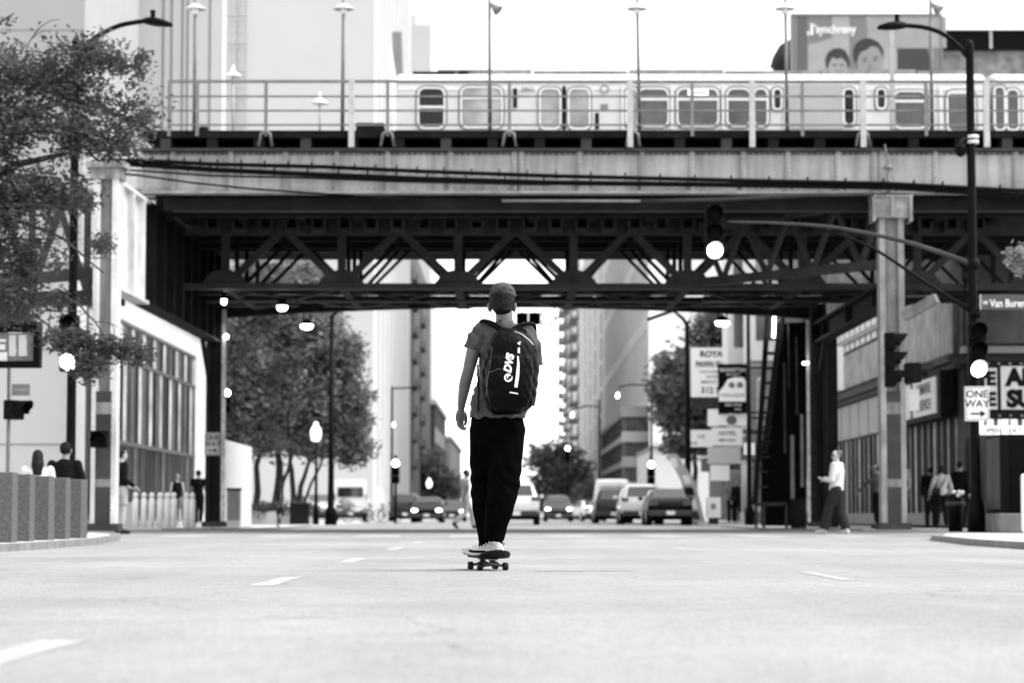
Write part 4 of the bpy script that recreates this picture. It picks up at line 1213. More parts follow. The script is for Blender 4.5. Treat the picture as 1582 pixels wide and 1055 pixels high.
# ------------------------------------------------------------------ far street furniture
def pole(px, pyt, Y, r, label, m='black', arm=None, globe=None, name="street_pole", zb=ZF, r2=None, group=None, cat="pole"):
    x = PX(px, Y); t = thing(name, label, cat, (x, Y, zb), group=group)
    zt = PZ(pyt, Y)
    MB().lathe((x, Y, 0), [(r * 2, zb), (r * 2, zb + .5), (r * 1.2, zb + .65), (r, zb + 1.5), (r2 or r * .7, zt)], 10).build("pole", M[m], t)
    if arm:
        MB().tube([P(a_, b2, Y) for a_, b2 in arm], r * .6, 6).build("arm", M[m], t)
    if globe:
        for gx, gy, gr in globe:
            c = P(gx, gy, Y); MB().lathe(c, [(.03 * gr, -.42 * gr), (.16 * gr, -.38 * gr), (.22 * gr, -.1 * gr), (.18 * gr, .08 * gr), (.09 * gr, .2 * gr), (.08 * gr, .3 * gr), (.02 * gr, .34 * gr)], 12).build("globe", M['lit'] if gr < 1 else M['litglobe'], t)
    return t
M['litglobe'] = mat('lamp_globe', 0.85, 0.4, emit=0.5)
pole(511, 487, 88, .11, "tall black pole in front of the left trees", arm=[(511, 490), (525, 478), (545, 474)])
pole(488, 680, 93, .06, "acorn lamp with a white glass top before the left trees", globe=[(488, 665, 1.0)], name="acorn_lamp", cat="street lamp")
pole(605, 597, 150, .09, "thin dark pole with a lamp against the white tower", globe=[(608, 655, .36)], arm=[(605, 600), (650, 598)])
pole(926, 617, 170, .10, "dark pole with a left-reaching arm before the striped tower", arm=[(926, 628), (905, 627), (886, 632)], globe=[(884, 640, .42)])
pole(1007, 597, 150, .09, "dark pole with a long lamp arm reaching left over the parked cars", arm=[(1007, 595), (975, 594), (955, 598)], globe=[(954, 610, .42)])
pole(1063, 497, 102, .14, "thick black lamp pole left of the pawn shop sign", arm=[(1063, 505), (1055, 492), (1040, 480), (1000, 494)])
pole(1158, 462, 86, .09, "dark pole right of the food and liquor sign")
pole(677, 700, 190, .08, "small acorn lamp at the far left end of the street", globe=[(663, 745, 1.0)], name="acorn_lamp", cat="street lamp")
def tl(px, py, Y, label, s=1.0, lit=0, n=3):
    signal(P(px, py, Y), label, lit, s=s)
tl(611, 728, 120, "small distant traffic light on the left by the white tower's foot", 1.2)
tl(1006, 730, 120, "distant traffic light with a lit top above the parked cars", 1.2)
tl(877, 700, 230, "tiny distant traffic light in front of the far tree", 1.4)
x = PX(611, 121); o = MB().tube([(x, 121, 0), (x, 121, 3.4)], .07, 8).build("signal_post", M['black']); tag(o, "short dark post carrying the small left traffic light", "post")
x = PX(1006, 121); o = MB().tube([(x, 121, 0), (x, 121, 3.4)], .07, 8).build("signal_post", M['black']); tag(o, "short dark post carrying the distant traffic light above the cars", "post")
x = PX(877, 231); o = MB().tube([(x, 231, 0), (x, 231, 7)], .08, 8).build("signal_post", M['black']); tag(o, "thin dark post carrying the tiny far traffic light", "post")

# low glass-side bollards left, beyond the crossing
bm = MB(); bm.lathe((0, 0, 0), [(.085, 0), (.085, .78), (.05, .80), (.05, .85), (.075, .87), (.07, .93), (.03, .97)], 12)
f0 = None
for k in range(8):
    px = (209, 222, 234, 247, 258, 268, 288, 297)[k]
    if f0 is None: f0 = bm.build("white_bollard", M['white']); o = f0
    else: o = f0.copy(); COL.objects.link(o)
    o.location = (PX(px, 67), 67, ZF)
    tag(o, "slim white bollard, one of the row before the glazed wall", "bollard", "white bollards in front of the glazed building")
MB_ = MB(); 
x0, x1 = PX(190, 67.5), PX(212, 67.5)
o = MB().box(x0, x1, 67.4, 67.6, ZF, .75).build("low_wall", M['wall_white']); tag(o, "low white wall behind the person at the left column", "wall")
bn = thing("litter_bin", "grey rectangular bin against the blank white enclosure wall", "bin", (PX(361, 66), 66, ZF))
MB().box(PX(352, 65.9), PX(370, 65.9), 65.7, 66.2, .25, 1.05).build("body", M['grey'], bn); MB().box(PX(351, 65.9), PX(371, 65.9), 65.68, 66.22, 1.05, 1.12).build("lid", M['steel_mid'], bn)
MB().box(PX(352, 65.9), PX(370, 65.9), 65.72, 66.2, ZF, .25).build("base", M['conc'], bn)
pl = thing("planter", "low concrete planter with shrubs around the left tree trunks", "planter", (PX(425, 98), 98, ZF))
MB().box(PX(392, 98), PX(478, 98), 96.5, 100, ZF, .55).build("tub", M['conc'], pl)
o = MB().box(PX(449, 95), PX(478, 95), 94.6, 95.0, ZF, .85).build("utility_cabinet", M['steel_dark']); tag(o, "dark low cabinet right of the forked tree trunks", "cabinet")

# near right: cabinet on its plinth, bin
YC = 43.0
t = thing("utility_cabinet", "tall dark metal cabinet on a rough concrete plinth at the right edge", "cabinet", (PX(1560, YC), YC, ZN))
MB().box(PX(1538, YC), PX(1538, YC) + 1.7, YC - .3, YC + 1.7, ZN, PZ(797, YC) + .05).build("plinth", mat('rough_plinth', 0.17, .9, 0, .3, 3, .4, 14, streak=.5), t, bevel=.03)
MB().box(PX(1546, YC), PX(1546, YC) + 1.4, YC - .1, YC + 1.25, PZ(797, YC) + .05, PZ(671, YC)).build("body", M['black'], t, bevel=.01)
MB().box(PX(1546, YC) - .012, PX(1546, YC) - .002, YC + .0, YC + 1.15, PZ(793, YC) + .08, PZ(675, YC)).build("side_panel", mat('cabinet_side', 0.045, .5, 0, .3, 3, streak=.3), t)
MB().box(PX(1560, YC), PX(1600, YC), YC - .115, YC - .1, PZ(793, YC) + .05, PZ(680, YC)).build("door", M['blackm'], t)
q = MB(); q.box(PX(1513, 44.6), PX(1521, 44.6), 44.6, 44.8, ZN, PZ(673, 44.6)); q.build("riser_pipe", M['steel_mid'], t)
t = thing("litter_bin", "round dark litter bin with rubbish heaped on top, beside the right pole", "bin", (PX(1476, 45), 45, ZN))
xx = PX(1476, 45)
MB().lathe((xx, 45, 0), [(.13, ZN), (.15, .5), (.16, .56)], 16).build("body", M['black'], t)
MB().lathe((xx, 45, 0), [(.17, .55), (.185, .57), (.185, .61), (.17, .63)], 16).build("rim", M['steel_mid'], t)
q = MB(); q.ball((xx, 45, .66), .16, .15, .13); q.build("rubbish_bag", M['black'], t)
q = MB()
for k in range(5): q.ball((xx + random.uniform(-.12, .12), 44.88 + random.uniform(-.03, .03), .74 + random.uniform(0, .09)), .035, nu=8, nv=6)
q.build("rubbish", M['white'], t)
o = MB().box(PX(1575, 42.5), PX(1575, 42.5) + .3, 42.3, 42.4, ZN, 1.1).build("bollard_sleeve", M['signwhite'], bevel=.05); tag(o, "pale rounded post cut by the right picture edge", "post")

M['signglow'] = mat('sign_added_glow', 0.7, .5, emit=.07); M['signglow2'] = mat('sign_added_glow_dim', 0.5, .5, emit=.03)  # glow added to brighten shop signs that stand in shade
# ------------------------------------------------------------------ shop signs
def hang(px0, py0, px1, py1, Y, m, label, th=.18, name="shop_sign"):
    t_, pn, a, b_ = sign_board(name, label, "shop sign", px0, py0, px1, py1, Y, m, th)
    MB().beam((b_.x, Y + .08, b_.z - .15), (12.2, Y + .08, b_.z - .15), .08, .08).build("bracket", M['black'], t_)
    return t_, pn, a, b_
Y = 111
t_, pn, a, b_ = hang(1068, 537, 1136, 613, Y, M['signglow'], "tall pale pawn shop sign with a bulb border on the right")
def ln(s_, px, py, h, m=M['ink'], bold=.015, sx=1, p_=None, yy=None): text(s_, "lettering", m, p_ or pn, P(px, py, yy or Y), (1, 0, 0), (0, 0, 1), h * (yy or Y) / F, .01, bold, sx=sx)
ln("ROYAL", 1102, 551, 9, bold=.04); ln("PAWN SHOP", 1102, 567, 9, bold=.04, sx=.72); ln("GOLD & DIAMONDS", 1102, 576, 4, sx=.8); ln("BUYERS", 1102, 584, 4); ln("IMMEDIATE CASH", 1102, 592, 4, sx=.85); ln("312 585", 1104, 607, 9, bold=.03)
q = MB()
for k in range(26):
    for px in (1065.5, 1138.5): c = P(px, 535 + 3 * k, Y); q.ball(c, .05, nu=6, nv=4)
q.build("bulb_border", M['railw'], t_)
MB().box(PX(1069, Y), PX(1136, Y), Y, Y + .15, PZ(632, Y), PZ(614, Y)).build("lower_panel", M['steel_mid'], t_)
Y = 100
t_, pn, a, b_ = hang(1110, 562, 1153, 638, Y, M['black'], "black and white food and liquor sign in front of the pawn sign")
ln("MANHATTAN", 1132, 574, 5.5, M['white'], .02, .8); ln("MINI MART", 1133, 580, 3, M['white'])
q = MB(); q.prism([P(x_, y_, Y - .03) for x_, y_ in ((1111, 620), (1111, 604), (1118, 597), (1124, 586), (1134, 583), (1148, 583), (1152, 588), (1152, 620))], (0, .02, 0)); wp = q.build("white_shape", M['signglow'], pn)
text("FOOD & LIQUOR", "lettering", M['ink'], pn, P(1132, 613, Y - .034), (1, 0, 0), (0, 0, 1), 5.5 * Y / F, .01, .01, sx=.58)
q = MB()
for cx in (1130, 1143): q.lathe(P(cx, 594, Y - .04), [(.1, -.12), (.14, 0), (.05, .12)], 8)
q.build("bottle_picture", M['grey'], pn)
ln("BEER WINE", 1133, 627, 3.5, M['white']); ln("ATM", 1140, 634, 3.5, M['white'])
t_, pn, a, b_ = hang(1111, 640, 1156, 657, Y + .5, M['signglow'], "white sign with a round dark emblem under the food and liquor sign")
MB().ball(P(1130, 649, Y + .45), .22, .02, .2, 14, 8).build("emblem", M['grey'], pn)
Y = 105
t_, pn, a, b_ = hang(1100, 660, 1147, 688, Y, M['signglow'], "white rounded hotel sign reading men only")
ln("HOTEL", 1124, 672, 6, bold=.02); ln("MEN ONLY", 1124, 682, 4.5, bold=.02, sx=.8)
Y = 113
t_, pn, a, b_ = hang(1063, 664, 1100, 690, Y, M['signglow'], "cluttered white sign left of the hotel sign")
ln("LIQ", 1083, 676, 5); ln("SUB", 1072, 686, 4)
t_, pn, a, b_ = hang(1094, 690, 1144, 716, 108, M['signglow2'], "grey sign directly under the hotel sign")
t_, pn, a, b_ = hang(1098, 718, 1127, 742, 109, M['signglow'], "pale square sign lowest under the hotel sign")
t_, pn, a, b_ = hang(1094, 632, 1110, 658, 109, M['signglow'], "narrow blank pale sign left of the food sign")
t_, pn, a, b_ = hang(1150, 684, 1166, 702, 92, M['signglow'], "small square white sign near the black stair tower")
t_, pn, a, b_ = sign_board("wall_sign", "narrow white vertical sign left of the grey right column", "shop sign", 1292, 535, 1303, 602, 84, M['signglow'], .1)
nb = thing("newspaper_box", "white newspaper box on the pavement below the hotel sign", "newspaper box", (PX(1102, 95), 95, ZF))
MB().box(PX(1092, 95), PX(1113, 95), 94.8, 95.3, .3, 1.1).build("body", M['white'], nb); MB().box(PX(1098, 95), PX(1105, 95), 94.78, 94.8, .65, .85).build("window", M['grey'], nb); MB().box(PX(1095, 95), PX(1110, 95), 94.9, 95.2, ZF, .3).build("pedestal", M['steel_mid'], nb)
dk = thing("carved_door_post", "pale fluted pillar beside the couple under the shop signs", "pillar", (PX(1152, 93), 93, ZF))
q = MB(); x0 = PX(1146, 93)
for k in range(4): q.tube([(x0 + .07 + .09 * k, 93, .5), (x0 + .07 + .09 * k, 93, 2.3)], .04, 8)
q.box(x0, x0 + .42, 93.04, 93.2, .1, 2.5); q.build("shaft", M['signgrey'], dk); MB().box(x0 - .05, x0 + .47, 92.9, 93.3, .04, .5).build("base", M['signgrey'], dk)
sl = thing("slanted_mural_board", "tall slanted painted board leaning right behind the parked black car", "board", (PX(1065, 99), 99, ZF))
pts = [P(x_, y_, 99) for x_, y_ in ((1030, 700), (1046, 701), (1075, 745), (1089, 805), (1065, 808), (1052, 742))]
q = MB(); q.prism(pts, (0, .12, 0)); bd = q.build("board", M['signgrey'], sl)
for a_, b_, mm in (((1034, 707), (1048, 722), 'signwhite'), ((1053, 734), (1068, 747), 'signwhite'), ((1056, 752), (1074, 765), 'steel_dark'), ((1062, 770), (1078, 785), 'signwhite'), ((1067, 789), (1082, 802), 'steel_mid')):
    x0, y0 = a_; x1, y1 = b_
    q = MB(); q.prism([P(x0, y0, 98.98), P(x1 - 4, y0, 98.98), P(x1, y1, 98.98), P(x0 + 5, y1, 98.98)], (0, .01, 0)); q.build("mural_patch", M[mm], bd)
q = MB(); q.beam(P(1060, 750, 99.4), (PX(1076, 99.4), 99.4, 0.04), .1, .1); q.build("prop", M['steel_dark'], sl)

# dark station stair tower beneath the tracks, right
ss = thing("station_stair", "dark enclosed station stairway coming down to the right-hand pavement", "stairway", (8.4, 68, ZF))
q = MB()
def pq(l, Y, d): q.prism([P(a_, b2, Y) for a_, b2 in l], (0, d, 0))
pq([(1203, 500), (1246, 497), (1246, 812), (1177, 812), (1177, 700)], 66.5, .25)
q.build("enclosure", M['blackm'], ss)
q = MB(); q.beam(P(1186, 488, 66.2), P(1166, 780, 66.2), .14, .14); q.beam(P(1210, 488, 66.2), P(1183, 700, 66.2), .10, .10)
q.build("stringer", M['steel_dark'], ss)
q = MB()
for k in range(12):
    a_, b2 = P(1186 - 1.6 * k, 500 + 23 * k, 66.3), P(1206 - 1.8 * k, 503 + 23 * k, 66.3); q.box(a_.x, b2.x, 66.3, 67.0, a_.z, a_.z + .05)
q.build("tread", M['steel_mid'], ss)
q = MB()
for x_ in (1168, 1180, 1215): q.beam(P(x_, 778, 64.8), (PX(x_, 64.8), 64.8, ZF), .07, .07)
q.beam(P(1167, 779, 64.8), P(1216, 778, 64.8), .07, .09); q.build("barrier", M['steel_mid'], ss)
for px, w_, y0, y1 in ((1225, .09, 672, 770), (1240, .07, 640, 752), (1233, .04, 520, 640), (1214, .05, 560, 700), (1221, .03, 500, 600)):
    x_ = PX(px, 65.4); MB().box(x_ - w_ / 2, x_ + w_ / 2, 65.4, 65.5, PZ(y1, 65.4), PZ(y0, 65.4)).build("stair_post", M['steel_web'] if w_ > .06 else M['steel_mid'], ss)
pn = MB(); pn.box(PX(1222, 65), PX(1246, 65), 65, 65.1, ZF, PZ(770, 65)); pn.build("lower_panel", M['steel_dark'], ss)
lf = thing("station_lamp", "tall thin glowing strip lamp seen through the station stair", "lamp", P(1196, 505, 67))
MB().tube([P(1196.5, 487, 66.0), P(1195, 521, 66.0)], .035, 8).build("tube", M['lit'], lf)
el = thing("double_lamp", "two tiny glowing dots left of the far right column's pale edge", "lamp", P(1244, 561, 63.5))
q = MB(); q.ball(P(1242, 561, 63.5), .035); q.ball(P(1247, 561, 63.5), .035); q.build("bulb", M['lit'], el); MB().box(PX(1240, 63.6), PX(1249, 63.6), 63.6, 63.7, PZ(563, 63.6), PZ(559, 63.6)).build("housing", M['black'], el)
# ------------------------------------------------------------------ trees
def leaves(blobs, n, size, m, parent, rnd, clump=0.35, per=9, droop=0.3, name="crown", edge=.55):
    """blobs: (centre, rx, ry, rz); leaf-sized faces in clumps scattered through each blob"""
    g_ = np.random.default_rng(rnd)
    w_ = np.array([b[1] * b[2] * b[3] * (b[4] if len(b) > 4 else 1) for b in blobs]) ** .75; w_ /= w_.sum()
    nc = n // per
    idx = g_.choice(len(blobs), nc, p=w_)
    C = np.array([tuple(b[0]) for b in blobs])[idx]; R = np.array([b[1:4] for b in blobs])[idx]
    d = g_.normal(size=(nc, 3)); d /= np.linalg.norm(d, axis=1)[:, None]
    rr = g_.random(nc) ** edge
    cl = C + d * R * rr[:, None] * (1 + .25 * g_.normal(size=(nc, 1)) * .6)
    ax = g_.normal(size=(nc, 3)); ax[:, 2] *= .35; ax /= np.linalg.norm(ax, axis=1)[:, None]
    p = np.repeat(cl, per, 0) + np.repeat(ax, per, 0) * (g_.random((nc * per, 1)) - .5) * clump * 2 + g_.normal(size=(nc * per, 3)) * clump * .28
    p[:, 2] -= g_.random(nc * per) * clump * droop
    N = len(p)
    u = g_.normal(size=(N, 3)); u[:, 2] *= .5; u /= np.linalg.norm(u, axis=1)[:, None]
    v = g_.normal(size=(N, 3)); v -= (v * u).sum(1)[:, None] * u; v /= np.linalg.norm(v, axis=1)[:, None]
    s = size * (.6 + .8 * g_.random((N, 1)))
    a = p - u * s; b = p + v * s * .42; c = p + u * s; e = p - v * s * .42
    V = np.stack([a, b, c, e], 1).reshape(-1, 3) - np.array(rel(parent))
    me = bpy.data.meshes.new(name)
    me.vertices.add(N * 4); me.vertices.foreach_set("co", V.astype(np.float32).ravel())
    me.loops.add(N * 4); me.loops.foreach_set("vertex_index", np.arange(N * 4, dtype=np.int32))
    me.polygons.add(N); me.polygons.foreach_set("loop_start", np.arange(0, N * 4, 4, dtype=np.int32)); me.polygons.foreach_set("loop_total", np.full(N, 4, np.int32))
    me.update(calc_edges=True); me.validate()
    me.materials.append(m)
    o = bpy.data.objects.new(name, me); COL.objects.link(o); o.parent = parent
    return o
def limb(q, a, b_, r0, r1, rnd, n=7, wob=.12):
    a, b_ = Vector(a), Vector(b_); L = (b_ - a).length; pts = []
    o1, o2 = rnd.uniform(-1, 1), rnd.uniform(-1, 1)
    for k in range(n + 1):
        t = k / n; s = sin(pi * t) * L * wob
        pts.append(a.lerp(b_, t) + Vector((o1 * s + rnd.uniform(-.02, .02) * L, o2 * s * .5, sin(pi * t) * L * .10 + rnd.uniform(-.015, .015) * L)))
    q.tube(pts, [r0 + (r1 - r0) * k / n for k in range(n + 1)], 6)
    return pts
# near left tree (trunk just outside the frame)
YT = 37.5
rnd = random.Random(11)
tr = thing("street_tree", "feathery-leaved tree spreading in from the left edge over the lamp post", "tree", (PX(-110, YT), YT, ZN))
q = MB(); base = Vector((PX(-110, YT), YT, ZN)); fork = P(-80, 430, YT); top = P(-60, 200, YT)
q.tube([base, base + Vector((.1, 0, 1.5)), fork, top], [.22, .19, .15, .09], 12); BR = 1.35
def T(px, py, dy=0): return P(px, py, YT + dy)
tips = []
for a, b_, r0, r1 in ((T(-80, 260), T(95, 160), .10, .035), (T(95, 160), T(235, 205, .5), .035, .012), (T(-75, 250), T(60, 168, -.4), .06, .03), (T(60, 168, -.4), T(150, 172, -.4), .03, .014), (T(-70, 300), T(130, 235, .8), .07, .012), (T(-80, 230), T(40, 90, -.6), .06, .012),
                      (T(60, 165), T(190, 85, -.3), .025, .008), (T(-80, 340), T(100, 330, -.5), .06, .014), (T(-80, 400), T(60, 440, .3), .05, .012), (T(-20, 340), T(160, 420, -.2), .03, .01), (T(-80, 420), T(30, 500), .04, .01), (T(70, 450), T(175, 545), .02, .006), (T(100, 540), T(228, 530, .1), .014, .005), (T(30, 480), T(100, 530), .02, .007),
                      (T(100, 160), T(150, 120, .4), .02, .008), (T(-60, 120), T(20, 20), .03, .008), (T(60, 168), T(150, 250), .022, .007), (T(20, 210), T(120, 215, .2), .03, .01), (T(-50, 230), T(40, 255), .035, .01), (T(40, 95), T(57, 50), .008, .004), (T(-10, 370), T(110, 400), .02, .007)):
    tips.append(limb(q, a, b_, r0 * BR, r1 * BR, rnd, 8))
for l in tips:
    for k in (2, 4, 5, 7):
        p = l[k]; d = Vector((rnd.uniform(-.2, .5), rnd.uniform(-.5, .5), rnd.uniform(-.35, .4)))
        limb(q, p, p + d, .010, .004, rnd, 4)
q.build("trunk", M['bark'], tr)
def B_(px, py, rx, ry, dy=0, dd=.7, dens=1): return (T(px, py, dy), rx * YT / F, dd, ry * YT / F, dens)
leaves([B_(30, 110, 45, 40, 0, 1), B_(85, 110, 55, 40, .3), B_(125, 130, 50, 45), B_(165, 90, 40, 22, .2), B_(210, 95, 32, 22, .2, .4), B_(20, 190, 50, 60, 0, 1.1), B_(100, 200, 60, 50, 0, .9), B_(160, 190, 45, 50), B_(190, 150, 30, 30, .2, .5), B_(215, 180, 28, 34, .3, .4), B_(180, 225, 35, 25, 0, .4), B_(250, 160, 18, 16, .3, .3, .4), B_(135, 70, 35, 25),
        B_(20, 300, 55, 70, 0, 1), B_(80, 290, 50, 50, 0, .8), B_(40, 390, 50, 60), B_(120, 300, 30, 35), B_(20, 460, 50, 35), B_(80, 470, 25, 22), B_(5, 30, 14, 28, 0, .3, .4), B_(-30, 150, 60, 120, 0, 1.2), B_(-30, 330, 60, 120, 0, 1.2)], 25000, .048, M['leaf'], tr, 3, .25, 30, .5)
leaves([B_(105, 520, 40, 18, -.2, .4, 1), B_(135, 560, 28, 22, -.2, .3), B_(155, 375, 15, 20, 0, .3, .5), B_(195, 535, 32, 16, 0, .3, .7), B_(160, 535, 28, 20, 0, .3, .7), B_(218, 545, 15, 15, 0, .3, .6)], 5200, .04, M['leaf'], tr, 5, .15, 10, .6, name="low_spray")
# sprig at right edge
tr2 = thing("street_tree", "small leafy branch end poking in at the right picture edge", "tree", (PX(1640, 40), 40, ZN))
q = MB(); q.tube([(PX(1640, 40), 40, ZN), (PX(1640, 40), 40, 3.4), P(1610, 420, 40), P(1560, 400, 40)], [.1, .07, .03, .008], 8); q.build("trunk", M['bark'], tr2)
leaves([(P(1566, 398, 40), .14, .2, .2), (P(1590, 410, 40), .25, .3, .2), (P(1574, 385, 40), .12, .2, .08)], 700, .05, mat('leaf_pale', .26, .6, 0, .4, 3, trans=.4), tr2, 9, .1, 7)

def tree(px, Y, trunks, blobs, n, size, m, label, sd_, clump=.6, cat="tree", z0=ZF):
    x = PX(px, Y); t = thing("broadleaf_tree", label, cat, (x, Y, z0)); rnd = random.Random(sd_)
    q = MB()
    for (pb, yb, pt, yt, r) in trunks:
        b0 = Vector((PX(pb, Y), Y, z0)); p1 = P(pt, yt, Y)
        pts = limb(q, b0, p1, r, r * .55, rnd, 6, .03)
        for bl in blobs:
            if rnd.random() < .7: limb(q, p1, P(bl[0], bl[1], Y + rnd.uniform(-.5, .5) * bl[4]), r * .45, .02, rnd, 5)
    q.build("trunk", M['bark'], t)
    leaves([(P(b[0], b[1], Y), b[2] * Y / F, b[4], b[3] * Y / F) for b in blobs], n, size, m, t, sd_, clump)
    return t
tree(397, 100, [(397, 0, 402, 690, .16)], [(385, 560, 45, 50, 1.8), (372, 510, 35, 45, 1.6), (378, 625, 42, 50, 1.8), (395, 670, 40, 28, 1.6), (368, 660, 25, 30, 1.4), (410, 450, 45, 50, 1.8), (370, 450, 30, 40, 1.5)], 20000, .14, M['leafd'], "leftmost dark leafy tree behind the white enclosure wall", 21, .55)
tree(425, 104, [(425, 0, 428, 690, .22), (429, 0, 455, 700, .12)], [(440, 520, 50, 60, 2), (430, 600, 50, 50, 2), (460, 655, 45, 35, 1.8), (480, 470, 42, 50, 2), (455, 430, 45, 30, 2), (420, 670, 35, 30, 1.5)], 22000, .14, M['leafd'], "middle dark tree of the left group with straight trunk", 22, .55)
tree(462, 99, [(452, 0, 448, 700, .14), (455, 0, 478, 710, .13), (457, 0, 500, 706, .08)], [(505, 540, 38, 42, 1.6), (530, 560, 26, 30, 1.2), (500, 610, 45, 40, 1.6), (545, 610, 24, 24, 1), (530, 660, 34, 32, 1.3), (490, 680, 40, 20, 1.4), (550, 645, 20, 22, 1), (495, 500, 32, 30, 1.4), (555, 690, 16, 18, .8), (540, 700, 20, 14, .8), (538, 530, 18, 16, .8)], 20000, .14, M['leafd'], "forked tree at the right end of the left group", 23, .5)
tree(1060, 140, [(1075, 0, 1072, 700, .2)], [(1085, 560, 38, 55, 2), (1050, 600, 38, 45, 2), (1030, 560, 20, 20, 1), (1075, 660, 38, 40, 2), (1035, 640, 24, 30, 1.4), (1100, 510, 30, 30, 2), (1022, 600, 14, 24, 1), (1050, 690, 26, 16, 1.4), (1110, 620, 26, 60, 2)], 13000, .22, M['leafd'], "loose dark tree behind the pawn shop sign, right of the striped tower", 24, .7)
tree(858, 300, [(858, 0, 858, 760, .3)], [(862, 735, 36, 34, 3), (845, 765, 22, 24, 3), (885, 760, 24, 30, 3), (870, 700, 24, 16, 2.5), (838, 700, 16, 12, 2), (895, 730, 16, 20, 2), (828, 712, 10, 8, 2)], 6500, .4, mat('leaf_far', .22, .6, 0, .7, .5, trans=.4, spec=.2), "rounded dark tree filling the far end of the street behind the oncoming car", 25, 1.3)
tree(915, 260, [(915, 0, 915, 770, .25)], [(915, 768, 16, 26, 3), (900, 780, 14, 20, 3)], 2600, .36, M['leafd'], "small far tree left of the white van", 26, 1.1)
tree(668, 320, [(668, 0, 668, 760, .25)], [(668, 730, 22, 30, 3), (655, 760, 16, 22, 3), (690, 750, 18, 22, 3), (648, 720, 14, 20, 2)], 6000, .38, M['leafd'], "far tree on the left side before the dark brick building", 27, 1.2)
sb_ = None
o = leaves([(P(x_, 786, 97.0), .6, 1.2, .35) for x_ in (398, 408, 458, 468)], 1800, .09, M['leaf'], None, 31, .2, name="planter_shrubs")
tag(o, "low shrubs growing in the concrete planter under the left trees", "shrubs", kind="stuff")

